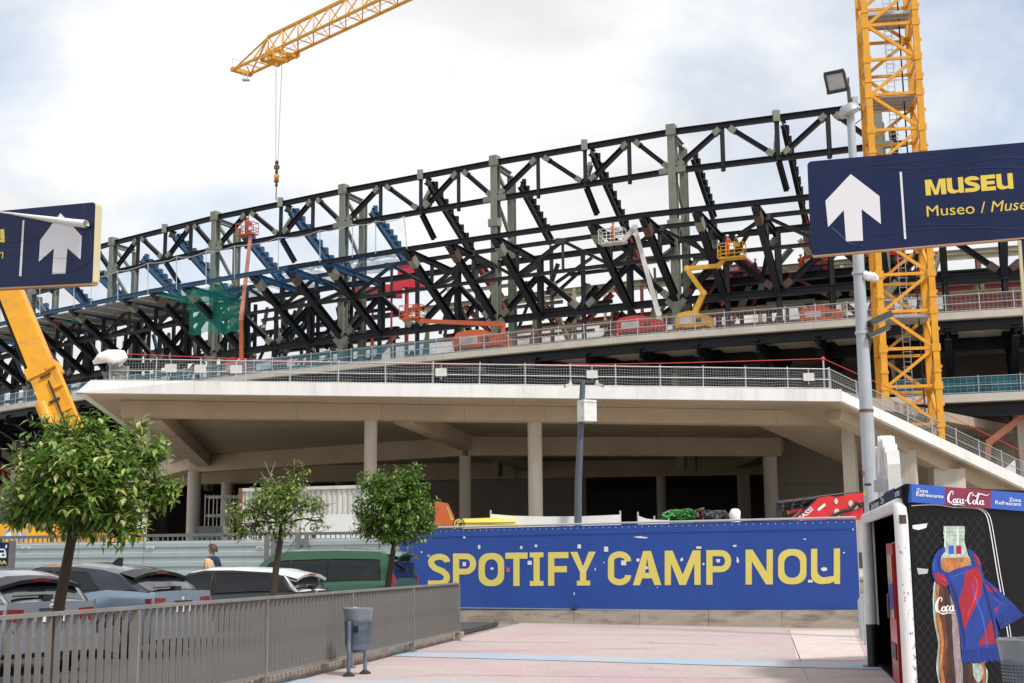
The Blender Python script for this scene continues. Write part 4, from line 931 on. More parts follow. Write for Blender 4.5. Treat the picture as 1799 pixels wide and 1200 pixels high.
def flood(c,yaw,pit,s,front,nm='floodlight'):
    X=V(math.cos(yaw),math.sin(yaw),0); Yv=V(-math.sin(yaw)*math.cos(pit),math.cos(yaw)*math.cos(pit),math.sin(pit)); Z=X.cross(Yv)
    # Yv points out of the lamp's face
    o=MB().hexa([c+X*(i*s/2)+Z*(j*s/2)+Yv*.0 for i,j in ((-1,-1),(1,-1),(1,1),(-1,1))],[c+X*(i*s*.28)+Z*(j*s*.28)-Yv*s*.55 for i,j in ((-1,-1),(1,-1),(1,1),(-1,1))]).build(nm,'galv_pole',fp)
    mb=MB()
    for i,j,l1,l2 in ((0,1,s,.05),(0,-1,s,.05),(1,0,.05,s),(-1,0,.05,s)): mb.box(c+X*(i*s/2)+Z*(j*s/2)+Yv*.02,(l1+.02,.05,l2+.02) if i==0 else (l1,.049,l2-.03),(X,Yv,Z))
    mb.build('bezel','dark_grey',o)
    MB().box(c+Yv*.012,(s*.94,.012,s*.94),(X,Yv,Z)).build('lens',front,o)
    mb=MB().tube([c+X*(-s*.56)-Yv*.12,c+X*(-s*.56)-Yv*.1-V(0,0,s*.62),c+X*(s*.56)-Yv*.1-V(0,0,s*.62),c+X*(s*.56)-Yv*.12],.022,6); mb.build('yoke','dark_grey',o)
    return o
top=V(b0.x,b0.y,zt)
flood(P(1469,143,27.2),math.radians(148),math.radians(-32),.42,'lamp_glass')
MB().beam(top+V(0,0,-.1),top+V(-.02,0,.42),.07,.05).build('bracket','dark_grey',fp)
mb=MB(); mb.lathe(top+V(-.05,-.05,-.12),[(.24,-.10),(.25,-.08),(.22,.04),(.14,.11),(.02,.13)],18,(V(.9,0,.42).normalized(),V(0,1,0),V(-.42,0,.9).normalized())); lp_=mb.build('dome_lamp','galv_pole',fp,True)
mb=MB(); mb.lathe(top+V(-.05,-.05,-.12),[(.22,-.105),(.01,-.108)],18,(V(.9,0,.42).normalized(),V(0,1,0),V(-.42,0,.9).normalized())); mb.build('lens','lamp_glass',lp_,True)
MB().box(top+V(.10,-.02,.1),(.12,.14,.14)).build('ballast_box','galv_pole',fp)
MB().tube([top+V(.09,0,.0),top+V(.24,0,-.02),top+V(.26,0,-.3),top+V(.1,0,-.42)],.012,6).build('cable','rubber',fp,True)
zl=P(1508,575,27.5).z
for k,(dz,dx) in enumerate(((.16,.36),(-.12,.30))):
    c=V(b0.x+dx,b0.y-.05,zl+dz); X=V(.93,.1,.42).normalized(); Zz=V(-.42,0,.9).normalized(); Yy=Zz.cross(X)
    o=MB().box(c,(.52,.34,.13 if k==0 else .10),(X,Yy,Zz)).build('side_floodlight','dark_grey',fp)
    MB().box(c-Zz*(.069 if k==0 else .054),(.46,.30,.012),(X,Yy,Zz)).build('lens','lamp_glass',o)
MB().beam(V(b0.x+.08,b0.y-.05,zl-.55),V(b0.x+.2,b0.y-.05,zl+.1),.09,.05).build('bracket','rust',fp)
p=P(1497,480,27.3); mb=MB()
for k in range(9):
    a=V(b0.x+.10+.05*k/2,b0.y-.12,p.z+.02*math.sin(k*2)); mb.lathe(a+V(0,0,-.04-.006*k),[(.005,-.09),(.045+.004*k,-.05),(.06+.004*k,.02),(.03,.08),(.002,.1)],8)
mb.build('rope_bundle','white_cloth',fp,True)
for (x,y,w_,h_,mt) in ((1517,832,6,10,'sticker_red'),(1517,842,6,6,'sign_navy'),(1525,851,13,4,'dark_grey'),(1519,866,8,9,'sign_yellow'),(1519,842,5,5,'sticker_white'),(1526,905,8,10,'dark_grey')):
    q=P(x,y,27.34); ang=math.asin(max(-.95,min(.95,(q.x-b0.x)/.15))); c=V(b0.x,b0.y,q.z); mb=MB(); wv=w_*27.4/F; hv=h_*27.4/F
    mb.grid([[c+V(.1525*math.sin(ang+s),-.1525*math.cos(ang+s),k*hv/2) for s in (-wv/.3,-wv/.9,0+wv/.9,wv/.3)] for k in (-1,1)]); mb.build('sticker',mt,fp,recalc=False)
# cctv pole behind the hoarding
a=P(1013,935,41); tpz=P(1024,668,41); a=V(a.x,a.y,1.0)
cc_=thing('camera_pole','slim dark grey pole with junction box and two small cameras behind the blue hoarding','camera pole',a)
MB().tube([a,P(1016,850,41),tpz],[.13,.11,.085],12).build('shaft','dark_pole',cc_,True)
MB().lathe(a,[(.25,0),(.25,.04),(.14,.06)],12).build('base_plate','dark_grey',cc_)
MB().beam(tpz+V(-.48,-.02,-.05),tpz+V(.52,-.02,-.03),.07,.07).build('arm','dark_grey',cc_)
for s,dx in ((-1,-.42),(1,.46)):
    c=tpz+V(dx,-.08,-.16); o=MB().beam(c+V(-.06*s,0,.03),c+V(.16*s,-.12,-.06),.09,.09).build('camera','lift_white',cc_)
    MB().tube([c+V(.15*s,-.118,-.055),c+V(.17*s,-.13,-.064)],.033,10).build('lens','glass_dark',o)
    MB().box(c+V(-.02*s,0,.09),(.07,.07,.10)).build('mount','lift_white',o)
bx=P(1030,722,40.8); X=V(.86,.5,0).normalized(); ax=(X,V(-X.y,X.x,0),V(0,0,1))
o=MB().box(bx+V(.02,0,0),(.46,.40,.66),ax).build('junction_box','block_sign',cc_)
MB().hexa([bx+V(.02,0,.26)+ax[0]*(i*.25)+ax[1]*(j*.22) for i,j in ((-1,-1),(1,-1),(1,1),(-1,1))],[bx+V(.02,0,.34)+ax[0]*(i*.1)+ax[1]*(j*.03) for i,j in ((-1,-1),(1,-1),(1,1),(-1,1))]).build('lid','galv',o)
for k in range(4):
    for s in (-1,1): MB().box(bx+V(.02,0,0)+ax[0]*.212+ax[1]*(s*.05)+V(0,0,-.16+k*.035),(.006,.05,.012),ax).build('vent_slot','dark_grey',o)
for z in (.2,-.2): MB().box(bx+V(-.08,-.14,z),(.34,.06,.05),ax).build('strap','galv',o)
# ================================================================ DIRECTION SIGNS
def board(name,label,f,cor,thick,nrmv,r=.05,edge='sign_edge'):
    t=thing(name,label,'sign',f(*cor[0]))
    p=[f(*c) for c in cor]     # TL TR BR BL
    ex=(p[1]-p[0]).normalized(); ey=(p[0]-p[3]).normalized(); pts=[]
    for c,(a,b) in zip(p,(((ex),(-ey)),((-ex),(-ey)),((-ex),(ey)),((ex),(ey)))):
        cen=c+a*r+b*r
        arcp=[cen-a*(r*math.sin(q*math.pi/8))-b*(r*math.cos(q*math.pi/8)) for q in range(5)]
        if c in (p[0],p[2]): arcp=[cen-a*(r*math.cos(q*math.pi/8))-b*(r*math.sin(q*math.pi/8)) for q in range(5)]
        pts+=arcp
    MB().prism([q-nrmv*.002 for q in pts],-nrmv*thick).build('panel',edge,t)
    mb=MB().prism([q for q in pts],-nrmv*.0015); mb.build('face_sheet','sign_navy',t)
    return t,p,ex,ey
# right-hand sign
sl_,sr_=P(1422,366,10.6),P(1799,333,10.15); sdv=(sr_-sl_); sdv.z=0; sdv.normalize(); sn=V(sdv.y,-sdv.x,0); sf=plane_px(sl_,sn)
rs,pp,ex,ey=board('direction_sign','navy sign reading MUSEU with a white up arrow on a blue post',sf,[(1418,284),(2090,224),(2090,394),(1425,449)],.05,sn,.035)
zx=lambda X,Y:(1400+X/4.286,220+Y/4.286)
flat('arrow','sign_white',rs,sf,[zx(*q) for q in ((405,368),(622,535),(633,745),(487,633),(498,870),(370,875),(353,640),(235,768),(215,570))],.003)
flat('divider','sign_white',rs,sf,[zx(*q) for q in ((773,352),(790,352),(824,857),(808,858))],.003)
heavypx('lettering','sign_yellow',rs,sf,'MUSEU',zx(972,531),zx(1632,478),118/4.286,.003)
textpx('lettering','sign_yellow',rs,sf,'Museo / ',zx(980,690),zx(1423,658),86/4.286,.003,0)
textpx('lettering','sign_yellow',rs,sf,'Museum',zx(1462,654),zx(1900,620),86/4.286,.003,0,.22)
for k,w_ in enumerate((((840,405),(1000,385),(1300,330),(1500,318),(1705,322)),((390,330),(560,300),(900,270),(1080,245)),((120,490),(250,420),(400,335),(700,325),(1000,320),(1500,250),(1700,245)),((260,770),(330,830),(400,890),(510,915)),((510,822),(700,815),(880,790),(1200,770),(1500,775),(1700,785)),((210,560),(200,640),(225,750)),((820,755),(1100,752),(1350,748)),((860,688),(1300,672),(1650,662)))):
    pts=[sf(*zx(*q),.0015) for q in smooth2(list(w_),5)]; MB().tube(pts,.0022,5).build('wrinkle','sign_wrinkle',rs,True)
pz=sf(1812,420,-.03); MB().box(V(pz.x,pz.y,pz.z/2+.02),(.16,.05,pz.z-.0),(sdv,sn,V(0,0,1))).build('post','sign_navy',rs)
MB().box(V(pz.x-.093,pz.y,pz.z/2),(.022,.06,pz.z-.02),(sdv,sn,V(0,0,1))).build('post_edge','sign_edge',rs)
pz2=sf(2060,420,-.03); MB().box(V(pz2.x,pz2.y,pz2.z/2),(.16,.05,pz2.z),(sdv,sn,V(0,0,1))).build('post','sign_navy',rs)
bl0,br0=sf(1428,449.5,-.02),sf(1800,417.5,-.02)
MB().beam(bl0-V(0,0,.004),br0-V(0,0,.004),.05,.012).build('bottom_edge','sign_wood',rs)
# left-hand sign with the peeling vinyl
sl2,sr2=P(0,438,11.6),P(165,427,11.0); sd2=(sr2-sl2); sd2.z=0; sd2.normalize(); sn2=V(sd2.y,-sd2.x,0); sf2=plane_px(sr2,sn2)
ls,pp2,ex2,ey2=board('direction_sign','navy sign with a white up arrow and its vinyl peeling into a curl',sf2,[(-520,419),(167,355),(163,497),(-520,530)],.075,sn2,.03)
z2=lambda X,Y:(X/2.859,340+Y/2.859)
flat('arrow','sign_white',ls,sf2,[z2(*q) for q in ((305,98),(413,215),(406,332),(340,275),(330,402),(263,405),(272,277),(196,343),(203,235))],.003)
flat('divider','sign_white',ls,sf2,[z2(*q) for q in ((115,135),(124,135),(109,415),(97,415))],.003)
heavypx('lettering','sign_yellow',ls,sf2,'MUSEU',z2(-330,265),z2(26,245),66/2.859,.003)
textpx('lettering','sign_yellow',ls,sf2,'Museum',z2(-190,338),z2(20,326),52/2.859,.003,0,.22)
cpts=[sf2(*z2(x,y),.02+.03*(x/450)) for x,y in ((-60,88),(60,102),(180,120),(300,138),(400,152),(458,158))]; crs=[.004,.012,.022,.034,.040,.041]
mb=MB(); m_=len(cpts); nn_=18; rows=[]
for k in range(m_):
    d=sd2; u_=ey2; rows.append([cpts[k]+(sn2*math.cos(a)+u_*math.sin(a))*crs[k]*(1-.018*q) for q,a in enumerate([math.radians(-110+ 330*q/nn_) for q in range(nn_+1)])])
mb.grid(rows); mb.build('peeling_vinyl','white_cloth',ls,True,recalc=False,ang=180)
for w_ in (((0,285),(80,300),(200,318),(380,330)),((200,380),(300,400),(430,360),(455,300)),((420,50),(425,90),(424,128)),((455,190),(460,280),(452,370)),((0,230),(90,240),(190,225))):
    MB().tube([sf2(*z2(*q),.0015) for q in smooth2(list(w_),5)],.0025,5).build('wrinkle','sign_wrinkle',ls,True)
p=sf2(-470,520,-.04); MB().box(V(p.x,p.y,p.z/2+.05),(.18,.06,p.z+.1),(sd2,sn2,V(0,0,1))).build('post','sign_navy',ls)
p=sf2(-90,515,-.04)
a_,b_=sf2(-500,530,-.03),sf2(161,498,-.03); MB().beam(a_-V(0,0,.006),b_-V(0,0,.006),.07,.014).build('bottom_edge','sign_wood',ls)
# ================================================================ REFRESHMENT KIOSK
KA=P(1597,900,15.0); KA.z=0; KC=P(1531,900,20.2); KC.z=0; KB=P(1799,900,16.35); KB.z=0
fd=(KB-KA).normalized(); fn=V(fd.y,-fd.x,0)                 # along the poster front, facing the camera
kd=(KC-KA).normalized(); kn=V(-kd.y,kd.x,0)
if kn.x>0: kn=-kn
KB2=KA+fd*3.6; KD=KB2+kd*4.6
zh1=P(1600,850,15).z; zh0=P(1600,881,15).z
ko=thing('refreshment_kiosk','black drinks kiosk with a bottle poster, blue and burgundy header and white goal frame','kiosk',KA)
ins=.10
# shell: poster wall, rear walls, roof, floor; the goal side stays open
MB().hexa([KA,KB2,KB2-fn*.08,KA-fn*.08],[p+V(0,0,zh1-.02) for p in (KA,KB2,KB2-fn*.08,KA-fn*.08)]).build('poster_wall','black_panel',ko)
MB().hexa([KB2,KD,KD-fd*.08,KB2-fd*.08],[p+V(0,0,zh1-.02) for p in (KB2,KD,KD-fd*.08,KB2-fd*.08)]).build('end_wall','black_panel',ko)
KC2=KC+kd*.2
MB().hexa([KC2,KD,KD+kd*.08,KC2+kd*.08],[p+V(0,0,zh1-.02) for p in (KC2,KD,KD+kd*.08,KC2+kd*.08)]).build('rear_wall','black_panel',ko)
pr=[KA-fn*.02+fd*.02,KB2,KD,KC2]
MB().hexa([p+V(0,0,zh1-.12) for p in pr],[p+V(0,0,zh1-.03) for p in pr]).build('roof','black_panel',ko)
MB().hexa([p+V(0,0,.006) for p in pr],[p+V(0,0,.03) for p in pr]).build('floor','black_panel',ko)
# a partition 0.9 m inside the opening
pa,pb=KA+fd*1.1+kd*.15,KC2+fd*.85
MB().hexa([pa,pb,pb+fd*.06,pa+fd*.06],[p+V(0,0,zh1-.13) for p in (pa,pb,pb+fd*.06,pa+fd*.06)]).build('partition','black_panel',ko)
# header boards
ff=plane_px(KA+fn*.045,fn)
def hdr(x0,x1,mt,dz=0,ext_=0):
    tl,tr_,br_,bl2=[ff(*q) for q in ((x0,850+(x0-1600)*.081),(x1,850+(x1-1600)*.081),(x1,882+(x1-1600)*.081),(x0,882+(x0-1600)*.081))]
    MB().hexa([bl2,br_,br_-fn*.05,bl2-fn*.05],[tl,tr_,tr_-fn*.05,tl-fn*.05]).build('header_panel',mt,ko)
hdr(1601.5,1660,'coke_blue'); hdr(1660.1,1740.5,'coke_burgundy'); hdr(1740.6,1822,'coke_blue'); hdr(1822.1,1960,'coke_burgundy')
textpx('lettering','sign_white',ko,ff,'Zona',(1608.5,864.5),(1629.5,866),6.6,.006,.012)
textpx('lettering','sign_white',ko,ff,'Refrescante',(1608.3,871.5),(1656.5,875.2),6.6,.006,.012)
textpx('lettering','sign_white',ko,ff,'Zona',(1771.5,880.5),(1793,882),6.6,.006,.012)
textpx('lettering','sign_white',ko,ff,'Refrescant',(1747.5,885.5),(1793,889),6.6,.006,.012)
o0=ff(1664,888,.006); ex_=ff(1737,892.5,.006)-o0; ey_=(ff(1664,823,.006)-o0)*1.0
script_logo(MB(),o0,ex_,ey_,fn).build('script_logo','sign_white',ko,recalc=False)
# side header with small print
gs=plane_px(KA+kn*.03,kn)
MB().hexa([KA+kn*.03+V(0,0,zh0),KC+kn*.03+V(0,0,zh0),KC-kn*.03+V(0,0,zh0),KA-kn*.03+V(0,0,zh0)],[KA+kn*.03+V(0,0,zh1),KC+kn*.03+V(0,0,zh1),KC-kn*.03+V(0,0,zh1),KA-kn*.03+V(0,0,zh1)]).build('side_header','black_panel',ko)
for k,(tx,u0,u1,z) in enumerate((('Zona Refrescante',3.2,.6,.10),('Zona Refrescant',4.9,3.5,.09))):
    vs,fs=font2d(tx,.01); put(vs,fs,KA+kd*u0+kn*.034+V(0,0,zh0+z),kd*(u1-u0),V(0,0,.09)).build('lettering','sticker_white',ko,recalc=False)
MB().box(KA+kd*1.9+kn*.036+V(0,0,zh0+.13),(1.5,.004,.17),(kd,kn,V(0,0,1))).build('side_print','sign_navy',ko)
# goal frame
gz=P(1592,886,15).z; gl=.075
def rtube(pts,r): return MB().tube(pts,r,14)
g1=KA+kn*.09+kd*.02; g2=KC+kn*.09+kd*.05
rtube([g1+V(0,0,0),g1+V(0,0,gz-.18),g1+V(0,0,gz-.06)+kd*.03,g1+V(0,0,gz)+kd*.12,g2+V(0,0,gz)-kd*.12,g2+V(0,0,gz-.06)-kd*.03,g2+V(0,0,gz-.18),g2+V(0,0,.62)],.078).build('goal_frame','white_paint',ko,True,ang=60)
rtube([g2+V(0,0,.0),g2+V(0,0,.63)],.079).build('post_base','plastic_black',ko,True)
MB().box(g2+V(0,0,.006),(.36,.3,.012),(kd,kn,V(0,0,1))).build('base_plate','dark_grey',ko)
MB().box(g2-kn*.10-kd*.05+V(0,0,(gz+.62)/2),(.04,.03,gz-.62),(kd,kn,V(0,0,1))).build('edge_strip','galv',ko)
gq=plane_px(g1+V(-.0,-.079,0),V(0,-1,0))
for (x,y,w_,h_,mt) in ((1588,917,14,15,'dark_grey'),(1588,917,10,10,'splice_brown')): pass
mb=MB(); c=g1+V(0,0,P(1589,912,14.9).z); mb.grid([[c+V(.0800*math.sin(a),-.0800*math.cos(a),z) for a in (-.55,-.2,.2,.55)] for z in (-.05,.05)]); mb.build('sticker','splice_brown',ko,recalc=False)
for k in range(26):
    rq=random.Random(k+50); z=rq.uniform(.7,1.75); a0=rq.uniform(-.9,.9); s_=rq.uniform(.004,.014); c=g1+V(0,0,z)
    MB().grid([[c+V(.0796*math.sin(a),-.0796*math.cos(a),dz) for a in (a0-s_*6,a0,a0+s_*5)] for dz in (-s_,s_*.9)]).build('scuff',rq.choice(['dark_grey','dark_grey','coke_blue','sticker_red']),ko,recalc=False)
# inside the opening: red vending machine and leaning door panels (things of their own)
vm0=P(1597,1000,17.6); vc=V(KA.x,KA.y,0)+kd*1.75+fd*.45
vm=thing('vending_machine','red drinks vending machine standing inside the kiosk opening','vending machine',vc+V(0,0,.03))
ax=(kd,kn,V(0,0,1))
MB().box(vc+V(0,0,.93),(.86,.72,1.72),ax).build('cabinet','coke_red',vm)
MB().box(vc+V(0,0,1.25)+kn*.365-kd*.06,(.62,.02,.78),ax).build('front_panel','tail_red',vm)
MB().box(vc+V(0,0,.45)+kn*.365,(.6,.02,.2),ax).build('slot','plastic_black',vm)
MB().box(vc+V(0,0,1.0)+kn*.375+kd*.34,(.12,.03,.3),ax).build('coin_unit','dark_grey',vm)
MB().box(vc+V(0,0,.055),(.8,.66,.05),ax).build('base','plastic_black',vm)
dp=KA+kd*2.75+fd*.20
dr=thing('door_panel','dark grey folded door panel leaning in the kiosk opening','door',dp+V(0,0,.03))
for k,(s,t_) in enumerate(((0,.06),(.09,.05))):
    c=dp+fd*s; MB().hexa([c+V(0,0,.032),c+kd*.75+V(0,0,.032),c+kd*.75+fd*t_+V(0,0,.032),c+fd*t_+V(0,0,.032)],[c-kn*.0+kd*.12+V(0,0,1.82),c+kd*.87+V(0,0,1.82),c+kd*.87+fd*t_+V(0,0,1.82),c+kd*.12+fd*t_+V(0,0,1.82)]).build('leaf','dark_grey' if k else 'galv_pole',dr)
# rooftop block letters seen edge-on
sg=KA+kd*2.05+kn*.02+V(0,0,zh1); prof=[(0,0),(0,.35),(.06,.52),(.25,.50),(.32,.62),(.5,.58),(.62,.74),(.85,.70),(1.0,.78),(1.15,.70),(1.35,.80),(1.6,.66),(1.85,.70),(2.0,.5),(2.1,.22),(1.9,.0)]
rt_=thing('rooftop_sign','white cut-out block sign on the kiosk roof','sign',sg)
MB().prism([sg+kd*(x*.92)+V(0,0,y*1.05) for x,y in prof],kn*-.16).build('block','block_sign',rt_)
mb=MB(); script_logo(mb,sg+kd*1.75+kn*.004+V(0,0,.02),kd*-1.65,V(0,0,1.55),kn); mb.build('script_logo','sign_white',rt_,recalc=False)
for k in range(3): MB().box(sg+kd*(.12+k*.62)-kn*.08+V(0,0,.10+.03*k),(.10,.30,.16),ax).build('clip','galv',rt_)
# poster: flat print on the poster wall
pf2=plane_px(KA+fn*.002,fn); zp=lambda q:(1480+q[0]/2.856,780+q[1]/2.856)
po=thing('bottle_poster','printed poster of a cola bottle wearing a blue and red scarf on the kiosk wall','poster',KA+fd*.9+V(0,0,.0))
mb=MB()
for k in range(-14,22):
    for s in (1,-1):
        pts=[]
        x0=345+k*42; y=340
        line=[(x0+s*(yy-340)*.72,yy) for yy in (340,1400)]
        # clip to the panel
        seg=[(x,yy) for x,yy in [(line[0][0]+(line[1][0]-line[0][0])*q/40,line[0][1]+(line[1][1]-line[0][1])*q/40) for q in range(41)] if 352<x<(700+ (yy-330)*.15) and yy>345]
        if len(seg)<2: continue
        a,b=seg[0],seg[-1]; d=math.hypot(b[0]-a[0],b[1]-a[1]); nx,ny=-(b[1]-a[1])/d*1.3,(b[0]-a[0])/d*1.3
        mb.add([pf2(*zp(q),.001+.0005*(s>0)) for q in ((a[0]+nx,a[1]+ny),(b[0]+nx,b[1]+ny),(b[0]-nx,b[1]-ny),(a[0]-nx,a[1]-ny))],[(0,1,2,3)])
tag(mb.build('net_print','net_print',po,recalc=False),kind='stuff')
def pr_(name,mt,pts,lift,sm=0):
    if sm: pts=smooth2(list(pts)+[pts[0]],sm)[:-1]
    return flat(name,mt,po,pf2,[zp(q) for q in pts],lift)
for wd,dx in ((5,0),(4,14)):
    vs,fs=ribbon([(560+dx,318),(660+dx,322),(700+dx,335),(728+dx,375),(752+dx,500),(775+dx,640),(800+dx,780),(830+dx,960),(860+dx,1180)],[wd]*9); MB().add([pf2(*zp(q),.003) for q in vs],fs).build('frame_print','sign_white',po,recalc=False)
vs,fs=ribbon([(345,310),(460,305),(560,318)],[5,5,5]); MB().add([pf2(*zp(q),.003) for q in vs],fs).build('frame_print','sign_white',po,recalc=False)
body=[(497,560),(486,610),(466,660),(456,715),(452,780),(455,860),(466,930),(479,1000),(474,1060),(470,1120),(478,1180),(500,1290),(520,1340),(690,1340),(712,1290),(726,1190),(727,1140),(712,1090),(712,900),(700,760),(668,660),(645,600),(635,560)]
pr_('bottle_outline','bottle_green',body,.004,3)
Lx=[(560,503),(610,493),(660,473),(715,463),(780,459),(860,462),(930,473),(1000,486),(1060,481),(1120,477),(1180,485),(1290,507),(1340,527)]
Rx=[(560,629),(610,641),(660,661),(715,684),(780,693),(900,705),(1000,690),(1060,700),(1120,718),(1180,720),(1290,706),(1340,684)]
def ip(tab,y):
    for (a0,b0_),(a1,b1_) in zip(tab,tab[1:]):
        if y<=a1: return b0_+(b1_-b0_)*max(0,(y-a0))/(a1-a0)
    return tab[-1][1]
cuts=[0,.035,.10,.20,.34,.50,.66,.80,.90,.965,1]; cm=['cola_red','cola_amber','cola_brown','cola_dark','cola_fizz','cola_dark','cola_brown','cola_dark','cola_amber','cola_red']
for k in range(10):
    rows=[]
    for y in range(560,1341,20):
        l_,r_=ip(Lx,y),ip(Rx,y); w1=.012*math.sin(y*.021+k); w0=.012*math.sin(y*.021+k-1)
        rows.append([pf2(*zp((l_+(r_-l_)*(cuts[k]+(w0 if 0<k else 0)),y)),.006),pf2(*zp((l_+(r_-l_)*(cuts[k+1]+(w1 if k<9 else 0)),y)),.006)])
    MB().grid(rows).build('bottle_cola',cm[k],po,recalc=False)
pr_('bottle_neck','bottle_glass',[(505,412),(610,412),(612,450),(606,470),(612,500),(640,600),(495,600),(506,520),(510,470),(503,450)],.008)
for hx,w_,mt in ((512,5,'sign_white'),(540,4,'bottle_green'),(575,7,'sign_white'),(603,4,'bottle_green')):
    vs,fs=ribbon([(hx,416),(hx,470),(hx+(hx-557)*.12,540),(hx+(hx-557)*.3,566)],[w_*.6,w_,w_,w_*.4]); MB().add([pf2(*zp(q),.0087) for q in vs],fs).build('neck_highlight',mt,po,recalc=False)
for y in (428,448,466): pr_('neck_ring','bottle_green',[(504,y),(611,y),(611,y+6),(504,y+6)],.0085)
pr_('neck_cola','cola_amber',[(500,572),(630,568),(645,610),(600,640),(520,650),(490,620)],.009)
pr_('neck_label','coke_blue',[(530,510),(556,510),(556,552),(530,552)],.0095); pr_('neck_label','scarf_red',[(568,510),(594,510),(594,552),(568,552)],.0095)
for hx,w_ in ((470,4),(588,3)):
    vs,fs=ribbon([(hx-2,700),(hx-8,800),(hx-4,900),(hx+14,1000),(hx+8,1100),(hx+14,1220)],[w_*.3,w_*.8,w_,w_*.7,w_,w_*.4]); MB().add([pf2(*zp(q),.0075) for q in vs],fs).build('bottle_highlight','bottle_glass',po,recalc=False)
pr_('bottle_highlight','bottle_glass',[(650,1100),(690,1105),(705,1150),(680,1200),(655,1160)],.0075,3)
O_=pf2(*zp((463,862)),.0105); mb=MB(); script_logo(mb,O_,(pf2(*zp((700,845)),.0105)-O_),(pf2(*zp((463,632)),.0105)-O_),fn,'one'); mb.build('script_logo','sign_white',po,recalc=False)
pr_('scarf_loop','scarf_blue',[(508,514),(470,540),(446,590),(444,640),(462,690),(520,716),(530,650),(500,636),(490,600),(494,560),(512,540)],.0115,4)
pr_('scarf_stripe','scarf_red',[(455,650),(500,655),(525,690),(520,716),(470,695)],.0122,2)
pr_('scarf_loop','scarf_blue',[(622,524),(660,545),(688,590),(690,640),(660,630),(640,580)],.0115,2)
pr_('scarf_stripe','scarf_red',[(650,545),(680,575),(690,620),(668,600)],.0122)
pr_('scarf_tail','scarf_blue',[(700,668),(760,715),(852,800),(765,870),(730,760)],.0125)
pr_('scarf_stripe','scarf_red',[(715,700),(770,735),(760,750),(725,735)],.0130); pr_('scarf_stripe','scarf_red',[(755,830),(782,815),(765,850)],.0130)
pr_('scarf_front','scarf_blue',[(515,650),(560,630),(620,612),(672,608),(695,630),(722,720),(760,860),(792,1022),(592,1032),(580,900),(556,800),(522,700)],.0135)
pr_('scarf_stripe','scarf_red',[(612,640),(676,612),(700,690),(690,760),(630,880),(600,942),(584,880),(575,800),(600,720)],.0142)
pr_('scarf_stripe','scarf_red',[(752,858),(775,1000),(676,1010),(700,960)],.0142)
for k,(mt,w_,pts) in enumerate((('scarf_blue_dark',16,((535,690),(560,760),(585,860),(602,960),(610,1028))),('scarf_blue_light',9,((640,690),(665,780),(700,880),(722,1024))),('scarf_blue_dark',14,((700,690),(722,780),(748,880),(770,1022))),('scarf_red_light',9,((650,660),(672,700),(660,770),(622,860))),('scarf_blue_light',8,((528,668),(556,662),(590,650),(625,628))),('scarf_blue_dark',9,((520,705),(548,720),(566,760))),('scarf_blue_light',6,((738,765),(775,790),(812,812))),('scarf_blue_dark',8,((715,690),(750,735),(790,780))),('scarf_blue_light',8,((462,575),(452,610),(460,650))),('scarf_blue_dark',7,((486,560),(478,600),(488,640))),('scarf_red_light',7,((480,672),(505,680),(518,700))),('scarf_red_light',5,((660,560),(678,590),(684,615))))):
    vs,fs=ribbon(pts,[w_*.2]+[w_]*(len(pts)-2)+[w_*.4]); MB().add([pf2(*zp(q),.0148+.0001*k) for q in vs],fs).build('scarf_fold',mt,po,recalc=False)
for k in range(22):
    x=594+k*9; y=1032-k*.45; pr_('fringe','scarf_blue',[(x,y),(x+7,y),(x+8+k*.02,y+66+6*math.sin(k*2)),(x+1,y+66+6*math.sin(k*2))],.0137)
for k in range(14):
    a=(852-k*6.2,800+k*5); pr_('fringe','scarf_blue',[a,(a[0]-5,a[1]+4.5),(a[0]+48-k*2.2,a[1]+66),(a[0]+54-k*2.2,a[1]+62)],.0127)
pr_('scuff','sticker_white',[(350,408),(425,398),(420,420),(380,432),(352,425)],.003); pr_('scuff','galv',[(372,622),(430,628),(425,650),(380,655)],.003)
# ---------------------------------------------------------------- bike racks and the block at the hoarding's end
for k,(px,py_) in enumerate(((1512,1117),(1516,1126),(1521,1133))):
    c=Pz(px,py_,0); t=V(.95,-.3,0).normalized()
    mb=MB().tube([c,c+V(0,0,.72),c+V(0,0,.82)+t*.06,c+V(0,0,.86)+t*.16,c+V(0,0,.86)+t*.5,c+V(0,0,.82)+t*.6,c+V(0,0,.72)+t*.66,c+t*.66],.03,10)
    one('bike_rack','galv_pole',mb,'grey steel hoop bike rack beside the kiosk goal post','bike rack','hoop bike racks beside the kiosk',smooth=True,loc=c)
c=Pz(1513,1100,0); mb=MB().box(c+V(.05,.3,.55),(.42,.4,1.1)).box(c+V(.05,.3,1.13),(.5,.48,.06)); one('concrete_pillar','base_concrete',mb,'short capped concrete pillar at the end of the blue hoarding','pillar',loc=c)
